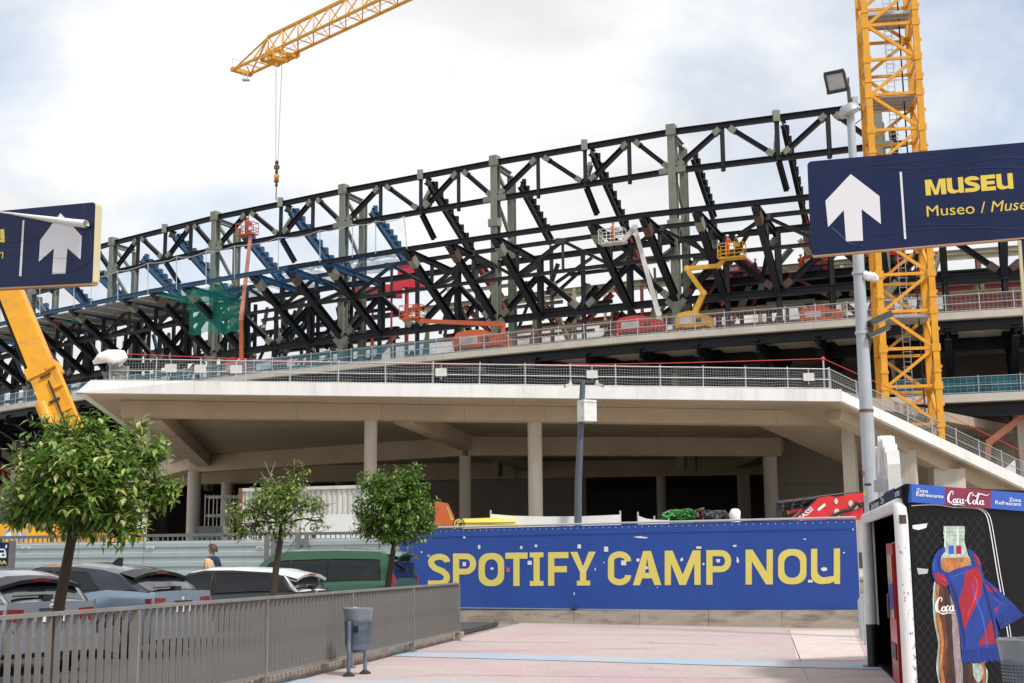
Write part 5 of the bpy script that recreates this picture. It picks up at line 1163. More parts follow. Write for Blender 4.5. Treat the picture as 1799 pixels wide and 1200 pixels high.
# ================================================================ TOWER CRANE MAST
mc=P(1580,420,82); mz0=8.5
mz0=9.7
tw=thing('tower_crane_mast','yellow lattice tower crane mast rising behind the podium ramp','crane',V(mc.x,82,mz0))
ms=3.15; my=math.radians(-9); X=V(math.cos(my),math.sin(my),0); Yv=V(-X.y,X.x,0); ctr=V(mc.x,82,0)
cor=[ctr+X*(i*ms/2)+Yv*(j*ms/2) for i,j in ((-1,-1),(1,-1),(1,1),(-1,1))]
ztop=P(1560,-60,82).z; ph=2.36
for c in cor: MB().beam(V(c.x,c.y,Bt.z+(c.x-Bt.x)*(Ct.z-Bt.z)/(Ct.x-Bt.x)-.1),V(c.x,c.y,ztop),.38,.38,upv=Yv).build('leg','crane_yellow',tw)
nz=int((ztop-mz0)/ph)
for k in range(nz+1):
    z=mz0+k*ph
    for f_ in range(4):
        a,b=cor[f_],cor[(f_+1)%4]
        d=(b-a).normalized()*.2
        MB().beam(V(a.x,a.y,z)+d,V(b.x,b.y,z)-d,.16,.18).build('strut','crane_yellow',tw)
        if k<nz:
            p,q=(a+d,b-d) if (k+f_)%2 else (b-d,a+d)
            MB().beam(V(p.x,p.y,z+.1),V(q.x,q.y,z+ph-.1),.17,.19).build('brace','crane_yellow',tw)
    for c in cor[:2]:
        if k<nz:
            MB().box(V(c.x,c.y,z)+X*(.0)-Yv*.205,(.52,.04,.45),(X,Yv,V(0,0,1))).build('gusset','crane_yellow',tw)
            if k%2: MB().box(V(c.x,c.y,z+.9),(.46,.46,.16),(X,Yv,V(0,0,1))).build('joint_collar','crane_yellow',tw)
    for s,c in ((-1,cor[0]),(1,cor[1])):
        MB().box(V(c.x,c.y,z+1.2)+X*(s*.24),(.14,.10,.18),(X,Yv,V(0,0,1))).build('step_lug','crane_yellow',tw)
for pyy in (35,178,560,752):
    z=P(1575,pyy,82).z; o=MB().box(ctr+V(0,0,z),(ms-.3,ms-.5,.07),(X,Yv,V(0,0,1))).build('rest_platform','galv',tw)
    for k in range(5): MB().box(ctr+V(0,0,z-.1)+Yv*((k-2)*.65),(ms-.4,.06,.12),(X,Yv,V(0,0,1))).build('joist','galv',o)
    for s in (-1,1): MB().beam(ctr+V(0,0,z+1)-Yv*(ms/2-.4)*s-X*(ms/2-.3),ctr+V(0,0,z+1)-Yv*(ms/2-.4)*s+X*(ms/2-.3),.04,.04).build('guard_rail','galv',o)
ld=MB(); lx=ctr+X*.1+Yv*.3
for s in (-1,1): ld.beam(lx+X*(.22*s)+V(0,0,mz0),lx+X*(.22*s)+V(0,0,ztop),.04,.04)
for k in range(int((ztop-mz0)/.32)): ld.beam(lx-X*.22+V(0,0,mz0+k*.32),lx+X*.22+V(0,0,mz0+k*.32),.03,.03)
for k in range(int((ztop-mz0)/.95)):
    z=mz0+k*.95; pts=[lx+X*(.36*math.cos(a))-Yv*(.5*math.sin(a))+V(0,0,z) for a in [math.pi*q/6 for q in range(7)]]; ld.tube(pts,.015,4)
ld.build('ladder','galv',tw)
MB().tube([ctr+X*.75+V(0,0,ztop),ctr+X*.85+V(0,0,24),ctr+X*.95+V(0,0,mz0)],.05,6).build('power_cable','rubber',tw,True)

# ================================================================ TOWER CRANE JIB
zj=50.0
e1=Pz(404,121,zj); e2=Pz(443,132,zj); f1=Pz(665,0,zj); f2=Pz(719,0,zj)
jd=((f1-e1).normalized()+(f2-e2).normalized()).normalized(); js=V(-jd.y,jd.x,0)
je=(e1+e2)/2; jw=1.9; jh=2.3
if js.y>0: js=-js
jb=thing('crane_jib','yellow triangular lattice crane jib reaching out over the stadium rim','crane jib',je)
Lj=62.
far=je+js*(-jw/2); near=je+js*(jw/2)
for c in (far,near): MB().beam(c,c+jd*Lj,.20,.22).build('lower_chord','crane_yellow',jb)
tps=je+jd*4.6+V(0,0,jh)
MB().beam(tps,je+jd*Lj+V(0,0,jh),.24,.26).build('upper_chord','crane_yellow',jb)
for c in (far,near): MB().beam(c+jd*.3,tps,.13,.13).build('tip_stay','crane_yellow',jb)
pp_=2.45; nk=int((Lj-4.6)/pp_)
for k in range(nk):
    tt=je+jd*(4.6+k*pp_)+V(0,0,jh)
    for c in (far,near):
        MB().beam(tt,c+jd*(4.6+k*pp_-pp_/2),.10,.10).build('lacing','crane_yellow',jb)
        MB().beam(tt,c+jd*(4.6+k*pp_+pp_/2),.10,.10).build('lacing','crane_yellow',jb)
    a=4.6+k*pp_-pp_/2
    MB().beam(far+jd*a,near+jd*a,.09,.09).build('cross_tie','crane_yellow',jb)
    MB().beam(far+jd*a,near+jd*(a+pp_),.08,.08).build('cross_tie','crane_yellow',jb)
MB().beam(far+jd*.1-js*.2,near+jd*.1+js*.2,.5,.4).build('tip_beam','crane_yellow',jb)
MB().beam(far+jd*2.2,near+jd*2.2,.1,.1).build('cross_tie','crane_yellow',jb); MB().beam(far+jd*.2,near+jd*2.2,.08,.08).build('cross_tie','crane_yellow',jb)
mb=MB()
for a in (0,.5,1): mb.beam(far.lerp(near,a)-jd*.15+V(0,0,.1),far.lerp(near,a)-jd*.15+V(0,0,1.2),.04,.04)
mb.beam(far-jd*.15+V(0,0,1.2),near-jd*.15+V(0,0,1.2),.04,.04); mb.build('tip_rail','galv',jb)
MB().box(je+jd*.9-V(0,0,1.1),(.7,.5,.08)).build('sheave_tray','galv',jb)
for s in (-.2,.2): MB().beam(je+jd*.9+V(s,0,-1.1),je+jd*.6+V(s,0,0),.05,.05).build('tray_hanger','galv',jb)
for s in (-.3,.3): MB().tube([je+js*s+jd*4+V(0,0,.35),je+js*s+jd*Lj+V(0,0,.35)],.025,5).build('trolley_rope','galv',jb)
tk=Pz(503,99,zj); tpos=je+jd*((tk-je).dot(jd)); tr_o=thing('crane_trolley','yellow trolley hanging beneath the crane jib with a service basket','trolley',tpos)
for s in (-1,1): MB().beam(tpos+js*(s*(jw/2+.12))-jd*1.6+V(0,0,-.22),tpos+js*(s*(jw/2+.12))+jd*1.8+V(0,0,-.22),.22,.4).build('side_frame','crane_yellow',tr_o)
for q in (-1.5,0,1.5): MB().beam(tpos+js*(-jw/2-.1)+jd*q+V(0,0,-.45),tpos+js*(jw/2+.1)+jd*q+V(0,0,-.45),.25,.3).build('cross_frame','crane_yellow',tr_o)
bk=tpos+js*(jw/2+.75)+jd*1.5+V(0,0,-1.55); mb=MB().box(bk,(1.3,1.0,.08),(jd,js,V(0,0,1)))
for i in(-1,1):
    for j in (-1,1): mb.beam(bk+jd*(.62*i)+js*(.47*j),bk+jd*(.62*i)+js*(.47*j)+V(0,0,1.4),.07,.07)
for z in (.5,1.0):
    for i in (-1,1):
        mb.beam(bk+jd*(.62*i)-js*.47+V(0,0,z),bk+jd*(.62*i)+js*.47+V(0,0,z),.05,.05); mb.beam(bk-jd*.62+js*(.47*i)+V(0,0,z),bk+jd*.62+js*(.47*i)+V(0,0,z),.05,.05)
mb.build('service_basket','crane_yellow',tr_o)
hk=S(487,338,0); hkp=V(tpos.x,tpos.y,0)
zh=P(487,298,tpos.y).z; zhb=38.3
hw=thing('hoist_hook','orange hook block hanging on steel ropes above the ring truss','hook',V(tpos.x,tpos.y,zhb))
for s in (-1,1): MB().tube([tpos+js*(.35*s)+V(0,0,-.5),V(tpos.x,tpos.y,zh+.9)+js*(.12*s)],.035,5).build('rope','galv',hw,True)
z=zh+.9
for w_,h_,mt in ((.30,.4,'dark_grey'),(.46,.5,'rust'),(.26,.45,'dark_grey'),(.44,.45,'crane_yellow'),(.40,.4,'rust'),(.22,.4,'dark_grey')):
    mb=MB(); mb.lathe(V(tpos.x,tpos.y,z-h_),[(w_*.35,0),(w_*.6,h_*.2),(w_*.6,h_*.75),(w_*.3,h_)],10,squash=.6); mb.build('hook_block',mt,hw,True); z-=h_
MB().tube([V(tpos.x,tpos.y,z+.1),V(tpos.x,tpos.y,P(487,352,tpos.y).z)],.05,5).build('sling','dark_grey',hw,True)
# ================================================================ MOBILE CRANE (left)
mY=57.
c0=P(140,930,mY); c0=V(c0.x-1.4,mY,1.0)
cr_=thing('mobile_crane','amber mobile crane with a telescopic boom raised over the podium','mobile crane',c0)
bt=P(-55,330,mY+1.5); bbm=P(128,790,mY); bm0=P(12,520,mY+.8)
mid=P(78,655,mY+.3)
ax_=(bbm-bt).normalized()
MB().beam(bbm+ax_*3.2,mid,.95,1.12,upv=(1,0,.3)).build('boom_base','boom_yellow',cr_)
MB().beam(mid,bt,.80,.98,upv=(1,0,.3),w2=.74,h2=.9).build('boom_section','boom_yellow',cr_)
MB().beam(mid-ax_*.3,mid+ax_*.2,1.12,1.32,upv=(1,0,.3)).build('boom_collar','boom_yellow',cr_)
sdx=ax_.cross(V(0,1,0)).normalized()
if sdx.x<0: sdx=-sdx
MB().beam(mid+ax_*.2+sdx*.55-V(0,.35,0),bbm+ax_*3+sdx*.68-V(0,.35,0),.28,.34).build('boom_rib','boom_yellow',cr_)
for f_ in (.0,.25,.55,.8): MB().box(mid.lerp(bbm,f_)+sdx*.5-V(0,.52,0),(.42,.2,.18),(sdx,V(0,1,0),ax_)).build('boom_bracket','boom_yellow',cr_)
for f_ in (.08,.4): MB().tube([mid.lerp(bbm,f_)-V(0,.57,0)-sdx*.1,mid.lerp(bbm,f_)-V(0,.57,0)+sdx*.4],.05,8).build('boom_pin','dark_grey',cr_)
MB().tube([mid.lerp(bbm,.15)-V(0,.57,0)+sdx*.2,bbm+ax_*2.5-V(0,.57,0)+sdx*.3],.04,6).build('hose','rubber',cr_,True)
MB().tube([mid-sdx*.66+ax_*.5,bt-sdx*.6],.08,6).build('boom_hose','rubber',cr_,True)
hyd=P(92,700,mY-.2); MB().tube([hyd-sdx*.5,hyd-sdx*.5+ax_*2.6],.30,14).build('lift_cylinder','boom_yellow',cr_,True)
base=c0
MB().box(base+V(-1.4,1.5,1.1),(8.5,2.6,.6)).build('carrier','boom_yellow',cr_)
MB().box(base+V(-.2,1.2,1.95),(4.2,2.2,.9)).build('superstructure','boom_yellow',cr_)
MB().box(base+V(2.9,1.0,1.6),(1.4,2.0,.9)).build('counterweight','boom_yellow',cr_)
cb=MB().box(base+V(-3.6,.9,2.3),(1.6,1.1,1.5)).build('cab','car_dark',cr_); MB().box(base+V(-3.6,.34,2.5),(1.3,.03,.8)).build('window','glass_dark',cb)
for k in range(4): MB().lathe(base+V(-5+k*2.3,.2,.62),[(.2,-.2),(.6,-.2),(.62,0),(.6,.2),(.2,.2)],18,(V(1,0,0),V(0,0,1),V(0,-1,0))).build('wheel','rubber',cr_,True)
# ================================================================ BOOM LIFTS ON THE DECK
def lift(label,base,rz,bodym,boommats,pts,basket,ws=.42,wd=.42,body=(3.0,1.9,1.3),grp='boom lifts on the concourse deck',bask_rot=0,name='boom_lift'):
    t=thing(name,label,'boom lift',base,group=grp)
    X=V(math.cos(rz),math.sin(rz),0); Yv=V(-X.y,X.x,0); ax=(X,Yv,V(0,0,1))
    MB().box(base+V(0,0,.62),(body[0]*.95,body[1]*.75,.42),ax).build('chassis','dark_grey',t)
    for i in(-1,1):
        for j in(-1,1):
            w_=MB().lathe(base+X*(i*body[0]*.36)+Yv*(j*body[1]*.46)+V(0,0,.45),[(.12,-.17),(.42,-.17),(.45,-.1),(.45,.1),(.42,.17),(.12,.17)],16,(X,V(0,0,1),Yv)).build('wheel','rubber',t,True)
            MB().lathe(base+X*(i*body[0]*.36)+Yv*(j*(body[1]*.46+.0))+V(0,0,.45),[(.02,-.19),(.22,-.185),(.24,-.15),(.24,.15),(.22,.185),(.02,.19)],12,(X,V(0,0,1),Yv)).build('hub',bodym,w_,True)
    c=base+V(0,0,.85); L_,W_,H_=body
    mb=MB(); prof=[(-.5,0),(-.52,.55),(-.42,.9),(-.1,1),(.12,.95),(.3,.7),(.5,.62),(.5,0)]
    for s in (1,): mb.prism([c+X*(x*L_)+Yv*(-W_*.5)+V(0,0,y*H_) for x,y in prof],Yv*W_)
    b=mb.build('turret',bodym,t)
    MB().box(c+X*(-.18*L_)-Yv*(W_*.5+.006)+V(0,0,H_*.42),(L_*.4,.012,H_*.42),ax).build('hatch','lift_white' if bodym!='lift_white' else 'dark_grey',b)
    MB().box(c+X*(.2*L_)-Yv*(W_*.5+.006)+V(0,0,H_*.35),(L_*.16,.012,H_*.3),ax).build('grille','dark_grey',b)
    for k,(a,b_) in enumerate(zip(pts,pts[1:])):
        MB().beam(a,b_,wd*(1-.08*k),ws*(1-.08*k),w2=wd*(.86-.08*k),h2=ws*(.86-.08*k)).build('boom',boommats[min(k,len(boommats)-1)],t)
        MB().lathe(a-V(0,wd*.6,0),[(ws*.55,0),(ws*.55,wd*1.2)],10,(V(1,0,0),V(0,0,1),V(0,1,0))).build('joint',boommats[min(k,len(boommats)-1)],t,True)
    if basket:
        bc,bm_t=basket; q=bask_rot; BX=V(math.cos(q),math.sin(q),0); BY=V(-BX.y,BX.x,0); mb=MB(); w_,d_,h_=2.0,1.0,1.15
        mb.box(bc,(w_,d_,.1),(BX,BY,V(0,0,1)))
        for i in (-1,-.33,.33,1):
            for j in (-1,1): mb.beam(bc+BX*(i*w_/2)+BY*(j*d_/2),bc+BX*(i*w_/2)+BY*(j*d_/2)+V(0,0,h_),.06,.06)
        for z in (.3,.62,1.15):
            for j in (-1,1): mb.beam(bc+BX*(-w_/2)+BY*(j*d_/2)+V(0,0,z),bc+BX*(w_/2)+BY*(j*d_/2)+V(0,0,z),.055,.055); mb.beam(bc+BX*(j*w_/2)-BY*(d_/2)+V(0,0,z),bc+BX*(j*w_/2)+BY*(d_/2)+V(0,0,z),.055,.055)
        mb.box(bc+BX*.5-BY*(d_/2-.15)+V(0,0,.95),(.5,.25,.3),(BX,BY,V(0,0,1)))
        mb.build('basket',bm_t,t)
    return t
def D(px,o): q=S(px,590,o); return V(q.x,q.y,ZD)
o=6.0
lift('orange boom lift with its basket on a level arm parked before the black trusses',D(848,o),-.45,'lift_orange',['lift_orange','lift_orange','lift_orange'],[D(885,o)+V(0,0,1.2),S(884,570,o),S(742,564,o+.6),S(712,557,o+.8)],(S(724,560,o+.8),'lift_orange'),.42,.4,(4.4,2.3,1.5),bask_rot=-.4)
LB=[]
lift('red and white boom lift with a tall white folding arm',D(1128,o),-.4,'lift_red',['lift_white','lift_white','lift_white'],[D(1158,o)+V(0,0,1.4),S(1157,552,o),S(1115,400,o+.5),S(1092,428,o+.7)],(S(1076,428,o+.8),'lift_white'),.44,.4,(3.6,2.0,1.3),bask_rot=-.4)
lift('yellow boom lift with a zigzag arm reaching its basket up to the black trusses',D(1222,o),-.4,'lift_yellow',['lift_yellow']*4,[D(1215,o)+V(0,0,1.5),S(1236,515,o),S(1206,472,o),S(1262,467,o),S(1272,456,o)],(S(1286,454,o),'lift_yellow'),.42,.4,(2.6,1.9,1.3),bask_rot=-.4)
lift('orange red boom lift with its mast straight up through the blue net',D(422,6.5),-.5,'lift_red',['lift_orange','lift_orange_pale'],[D(426,6.5)+V(0,0,1.2),S(424,560,6.5),S(440,415,5)],(S(434,413,5),'lift_orange'),.42,.38,(2.6,1.7,1.2),bask_rot=-.5)
def D2(px,o,z): q=S(px,510,o); return V(q.x,q.y,z)
zf=24.92
lift('small red boom lift folded on the stacked girders near two workers',D2(1436,-4,zf),-.35,'lift_red',['lift_red','cream_steel'],[D2(1430,-4,zf)+V(0,0,1),S(1437,488,-4),S(1475,500,-4)],None,.3,.3,(2.4,1.4,.9))
lift('small dark red boom lift tipped low on the stacked girders beside a dark clad worker',D2(1300,-4,zf),-.35,'lift_red',['lift_red','lift_red'],[D2(1292,-4,zf)+V(0,0,.9),S(1305,505,-4),S(1311,516,-4)],None,.3,.3,(1.8,1.2,.7))
lift('red lift folded flat on the stacked girders behind the tower crane',D2(1548,-3,zf),-.3,'fassi_red',['fassi_red'],[D2(1525,-3,zf)+V(0,0,1.1),S(1568,505,-3)],None,.5,.4,(4,1.8,1.2))
lift('orange red lift parked on the concourse deck behind the brown netting',D(1445,5),-.35,'lift_orange',['lift_orange'],[D(1425,5)+V(0,0,1),S(1480,585,5)],None,.4,.4,(3,1.8,1.1))
p6=P(1772,800,92); z6=6.5
lift('orange boom lift with a maker plate rising beyond the podium ramp',V(p6.x-1,92,1.0),-.2,'lift_orange',['lift_orange_pale','lift_orange_pale'],[V(p6.x-2.6,92,2.4),P(1736,778,91.5),P(1830,706,91)],None,.5,.45,(4,2.2,1.4))
# print on lifts
q=S(1140,505,o+.0); lp=plane_px(q+V(-.2,-.45,0),V(-.35,-.94,0).normalized())
textpx('lift_lettering','tail_red',None,lp,'mateco',(1132,486),(1144.5,523),6,.0,.02) if False else None
# ================================================================ NETS on the balcony
nt_=thing('safety_net','blue safety net hung on poles along the balcony edge','net',W(3,8.2,ZC2))
tp=[(0,520),(70,504),(130,494),(160,487),(207,476),(260,462),(310,452),(362,442),(412,432),(489,418),(562,405),(619,394),(660,389),(710,380)]
rows=[[],[]]
bt_=[(0,567),(70,553),(130,540),(160,535),(207,527),(260,517),(310,508),(362,499),(412,489),(489,474),(562,461),(619,452),(660,446),(715,437)]
NB=[S(x,y,8.2) for x,y in bt_]; NT=[S(x,y,8.2) for x,y in tp]
g=[]
for r in range(5):
    row=[]
    for k in range(len(NB)-1):
        for q in range(4):
            f_=q/4; b_=NB[k].lerp(NB[k+1],f_); t_=NT[k].lerp(NT[k+1],f_)-V(0,0,.9*f_*(1-f_)); row.append(b_.lerp(t_,r/4)+V(0,.12*math.sin(r*1.3+k*2+f_*6),0))
    row.append(NB[-1].lerp(NT[-1],r/4)); g.append(row)
MB().grid(g).build('netting','net_blue',nt_,True,ang=180)
MB().tube(g[-1],.035,4).build('edge_rope','galv',nt_)
for a,b in zip(NB,NT): MB().tube([a,b],.045,5).build('pole','galv',nt_)
mb=MB()   # bundled lower net draped over frames
for (ta,tb,oa,ob,z) in ((2.32,2.72,8,4.2,27.9),(2.8,3.3,8,1,27.9),(3.35,3.75,7.5,2,27.8)):
    rows=[]
    for i in range(9):
        rows.append([W(ta+(tb-ta)*i/8,oa+(ob-oa)*j/6,z-.5*math.sin(math.pi*i/8)*math.sin(math.pi*j/6)) for j in range(7)])
    mb.grid(rows)
mb.build('draped_net','net_blue_dense',nt_,True,ang=180)
for (t0,t1) in ((2.27,2.55),(2.55,2.8),(2.8,3.05)):
    a=W(t0,8.05,ZC2-.25); b=W(t1,8.05,ZC2-.25); MB().tube([a.lerp(b,k/6)-V(0,0,.25*math.sin(k*1.9)**2) for k in range(7)],[.10,.16,.12,.18,.12,.17,.1],6).build('net_bundle','net_blue_dense',nt_,True)
gn=thing('green_net','green debris net slung under the balcony deck','net',W(3.6,6,26))
rows=[]
for i in range(9):
    t=3.42+.56*i/8; rows.append([W(t,8.0-4.5*j/5,ZC2-.55-.9*math.sin(math.pi*j/5)*math.sin(math.pi*(i+.5)/9)) for j in range(6)])
MB().grid(rows).build('tray_net','net_green',gn,True,ang=180)
rows=[]
for i in range(11):
    x=332+92*i/10; rows.append([S(x,y+(4*math.sin(i*1.3) if j==5 else 0),4.5+.12*math.sin(i*.9)) for j,y in enumerate((522,535,548,560,574,586))])
MB().grid(rows).build('hanging_net','net_green',gn,True,ang=180)
rows=[[S(70+90*i/6,560-6*i/2+10*j,5) for j in range(3)] for i in range(7)]
MB().grid(rows).build('tray_net','net_green',gn,True,ang=180)
# grey deck panels below the left balcony
dk=thing('balcony_deck','grey metal deck panels on the balcony frames under the blue net','deck',W(4.2,6,ZC2-.3))
for k in range(12):
    t0=3.98+k*.165
    if t0>5.9: break
    q=[W(t0+.006,7.8,0),W(t0+.159,7.8,0),W(t0+.159,.6,0),W(t0+.006,.6,0)]
    MB().hexa([V(p.x,p.y,ZC2-.42) for p in q],[V(p.x,p.y,ZC2-.32) for p in q]).build('panel','deck_panel',dk)
# red sheeted objects deep inside
for (px,py_,w_,h_,o_) in ((688,512,1.5,1.3,-6),(655,512,2.6,.8,-6),(715,478,1.3,2.0,-8),(716,500,2.4,.7,-8)):
    c=S(px,py_,o_); mb=MB().box(c,(w_*1.4,.9,h_)).beam(c-V(0,0,h_/2),V(c.x,c.y,19),.2,.2)
    one('wrapped_steel','bright_red_net',mb,'bright red wrapped steel piece standing behind the black trusses','steel','bright red wrapped steel behind the trusses',loc=V(c.x,c.y,19))
# scaffold tower beyond the left trusses
for (px,o_) in ((575,-7),(640,-7),(300,-8)):
    c=S(px,590,o_); c=V(c.x,c.y,ZD); mb=MB()
    for i in (-1.2,0,1.2):
        for j in (-.6,.6): mb.beam(c+V(i,j,0),c+V(i,j,5),.06,.06)
    for z in (1,2,3,4,5):
        for j in (-.6,.6): mb.beam(c+V(-1.2,j,z),c+V(1.2,j,z),.05,.05)
        if z%2==0: mb.beam(c+V(-1.2,-.6,z),c+V(1.2,-.6,z-2),.05,.05)
    one('scaffold_tower','galv',mb,'galvanised scaffold tower on the concourse deck behind the black legs','scaffold','scaffold towers on the deck',loc=c)
# ================================================================ SITE CLUTTER BEHIND THE HOARDINGS
zf_=lambda q:(1300+q[0]/3.605,640+q[1]/3.605)
fY=43.0; fc=P(1455,905,fY)
fs_=thing('loader_crane_truck','truck with a folded red loader crane showing over the blue hoarding','truck',V(fc.x,fY,1.0))
ffp=plane_px(V(0,fY-.35,0),V(0,-1,0))
def trc(name,mt,pts,thick,lift=0,parent=None,f=ffp,tr_=zf_):
    return MB().prism([f(*tr_(q),lift) for q in pts],V(0,thick,0)).build(name,mt,parent or fs_)
arm=trc('main_arm','fassi_red',[(335,985),(395,930),(492,846),(560,834),(650,846),(720,852),(772,885),(790,985)],.7)
trc('knuckle_arm','fassi_red',[(620,838),(700,822),(760,812),(780,812),(880,820),(885,850),(780,872),(700,850)],.5,-.15)
trc('arm_stripe','plastic_black',[(335,985),(480,852),(492,850),(352,985)],.02,.012)
for (x,y,rx,ry) in ((608,868,11,18),(700,882,14,20),(612,935,17,20),(725,902,24,16),(612,962,18,12)):
    o_=trc('pin_cover','lift_white',[(x+rx*math.cos(a),y+ry*math.sin(a)) for a in [2*math.pi*k/14 for k in range(14)]],.03,.03)
trc('label_plate','sticker_white',[(488,918),(535,880),(544,893),(500,930)],.01,.012)
vs,fsx=font2d('FASSI',.02); O_=ffp(*zf_((386,990)),.016); put(vs,fsx,O_,ffp(*zf_((464,922)),.016)-O_,(ffp(*zf_((362,962)),.016)-O_)*.8).build('lettering','sign_white',fs_,recalc=False)
MB().tube([ffp(*zf_(q),.06) for q in smooth2([(560,978),(640,935),(700,920),(740,880),(770,905)],4)],.05,8).build('hose','rubber',fs_,True)
for k,(ya,yb2) in enumerate(((878,848),(905,862),(925,885))):
    MB().tube([ffp(*zf_((240+6*k,ya)),-.1*k),ffp(*zf_((480-14*k,yb2)),-.1*k)],.065,8).build('outrigger_boom','plastic_black',fs_,True)
    for q in (.1,.4,.7): c=ffp(*zf_((240+6*k,ya)),-.1*k).lerp(ffp(*zf_((480-14*k,yb2)),-.1*k),q); MB().lathe(c-V(0,.1,0),[(.05,0),(.06,.03),(.05,.05)],8,(V(1,0,0),V(0,0,1),V(0,-1,0))).build('bolt_cap','dark_grey',fs_,True)
trc('boom_tip','plastic_black',[(238,875),(262,868),(268,975),(240,975)],.3)
trc('inner_boom','fassi_red',[(310,920),(420,880),(430,905),(320,948)],.2,-.2)
MB().tube([ffp(*zf_((300,862)),-.1),ffp(*zf_((768,805)),-.2)],.03,6).build('stay','plastic_black',fs_,True)
MB().box(V(fc.x,fY+.6,1.55),(5.2,2.2,.5)).build('truck_bed','dark_grey',fs_)
MB().box(V(fc.x,fY+.3,2.1),(1.4,1.0,.9)).build('crane_base','fassi_red',fs_)
MB().box(V(fc.x+3.6,fY+.6,2.0),(1.8,2.2,1.4)).build('cab','fassi_red',fs_)
for k in (-2,2): MB().lathe(V(fc.x+k,fY-.5,1.5),[(.15,-.15),(.48,-.15),(.5,0),(.48,.15),(.15,.15)],16,(V(1,0,0),V(0,0,1),V(0,1,0))).build('wheel','rubber',fs_,True)
# orange loader arm and yellow van left of the white tarpaulins
pY=42.0; of_=plane_px(V(0,pY,0),V(0,-1,0)); idt=lambda q:q
oc=P(780,915,pY); oa=thing('orange_loader_arm','orange folded loader arm with yellow warning stripe beside the yellow van','loader crane',V(oc.x,pY+.3,1.0))
trc('arm','lift_orange',[(764,880),(786,884),(797,908),(797,925),(764,925)],.5,0,oa,of_,idt)
trc('warning_stripe','banner_yellow',[(784.5,890),(787.5,891.5),(796.5,913),(793,914)],.02,.012,oa,of_,idt)
vs,fsx=font2d('PALFINGER'); O_=of_(793.6,912,.016); put(vs,fsx,O_,of_(785.6,892,.016)-O_,of_(795.8,911.2,.016)-O_).build('lettering','plastic_black',oa,recalc=False)
MB().box(V(oc.x,pY+.5,1.9),(1.2,.9,1.8)).build('pedestal','dark_grey',oa)
yv=P(830,920,40.5); va=thing('yellow_van','pale yellow van roof with a round dark green emblem above the blue hoarding','van',V(yv.x,41.4,1.0))
yf=plane_px(V(0,40.5,0),V(0,-1,0))
zt_=yf(830,909).z
xs=[yf(x,909).x for x in (794,800,812,862,905,912)]
rows=[]
for x,zz in zip(xs,(zt_-.35,zt_-.12,zt_-.02,zt_,zt_-.05,zt_-.5)):
    rows.append([V(x,40.5+yy,z_) for yy,z_ in ((0,1.35),(0,zz-.22),(.10,zz-.06),(.5,zz),(1.4,zz),(1.8,zz-.06),(1.9,zz-.22),(1.9,1.35))])
mb=MB().grid(rows,closed=True); n_=len(rows[0]); mb.f+= [tuple(range(n_))[::-1],tuple((len(rows)-1)*n_+k for k in range(n_))]; mb.mi+=[0,0]; mb.build('body','yellow_van',va,True)
cx,cy=806,920; 
for r0,mt,l in ((10.5,'car_dark',.004),(8.4,'yellow_van',.007),(6.2,'car_dark',.010)):
    flat('emblem',mt,va,yf,[(cx+r0*math.cos(2*math.pi*k/24),cy+r0*.95*math.sin(2*math.pi*k/24)) for k in range(24)],l)
flat('emblem','yellow_van',va,yf,[(803,917),(808,914.5),(810,919),(806,922),(804,926),(801,921)],.013)
MB().box(V((xs[1]+xs[4])/2,40.485,yf(840,919).z),(xs[4]-xs[1],.02,.03)).build('roof_gutter','dark_grey',va)
for x in (xs[1]+.3,xs[4]-.3): MB().lathe(V(x,40.6,1.35),[(.1,-.1),(.33,-.1),(.35,0),(.33,.1),(.1,.1)],14,(V(1,0,0),V(0,0,1),V(0,-1,0))).build('wheel','rubber',va,True)
def tarp(pts,Y,label):
    f=plane_px(V(0,Y,0),V(0,-1,0)); a=f(*pts[0]); t=thing('white_tarpaulin',label,'tarpaulin',V(a.x,Y,1.0))
    top=[f(*q) for q in pts]; rows=[[V(p.x,Y+.03*math.sin(i*1.7),p.z) for i,p in enumerate(top)],[V(p.x,Y+.05*math.sin(i*2.1+1),p.z-.5) for i,p in enumerate(top)],[V(p.x,Y,1.3) for p in top]]
    MB().grid(rows).build('sheet','tarp',t,True,ang=180)
    for p in (top[0],top[len(top)//2],top[-1]): MB().tube([V(p.x,Y+.07,1.0),V(p.x,Y+.07,p.z+.12)],.03,6).build('pole','galv',t,True)
    return t
tarp([(862,903),(900,906),(960,907.5),(1020,907),(1060,905.5),(1090,904)],41.5,'long white tarpaulin screen sagging between poles behind the camera pole')
tarp([(1121,906),(1135,911),(1150,913),(1175,914)],41.5,'short white tarpaulin screen slanting down near the green cables')
def heap(name,mt,px,py_,w_,n_,label,cat,Y=41.8,r=.03):
    c=P(px,py_,Y); g=V(c.x,Y,1.0); mb=MB(); rq=random.Random(px)
    mb.box(V(c.x,Y,(1+c.z-.15)/2),(w_*.8,.5,c.z-1.15))
    for k in range(n_):
        a=[V(c.x+w_*rq.uniform(-.5,.5),Y+rq.uniform(-.3,.3),c.z+rq.uniform(-.18,.12)) for q in range(4)]; a=[V(*q) for q in smooth2([tuple(v) for v in sorted(a,key=lambda v:v.x)],4)]
        for i,v in enumerate(a): v.z+=.12*math.sin(math.pi*i/(len(a)-1))
        mb.tube(a,r,5)
    return one(name,mt,mb,label,cat,smooth=True,loc=g)
heap('cable_heap','cable_green',1192,908,1.1,34,'tangle of green cables heaped behind the blue hoarding','cables')
heap('cable_heap','dark_grey',1258,909,.9,16,'dark tangle of hoses heaped beside the white sack','hoses',r=.045)
heap('cable_heap','splice_brown',1229,905,.35,14,'reddish brown coil of rope beside the green cables','rope',r=.04)
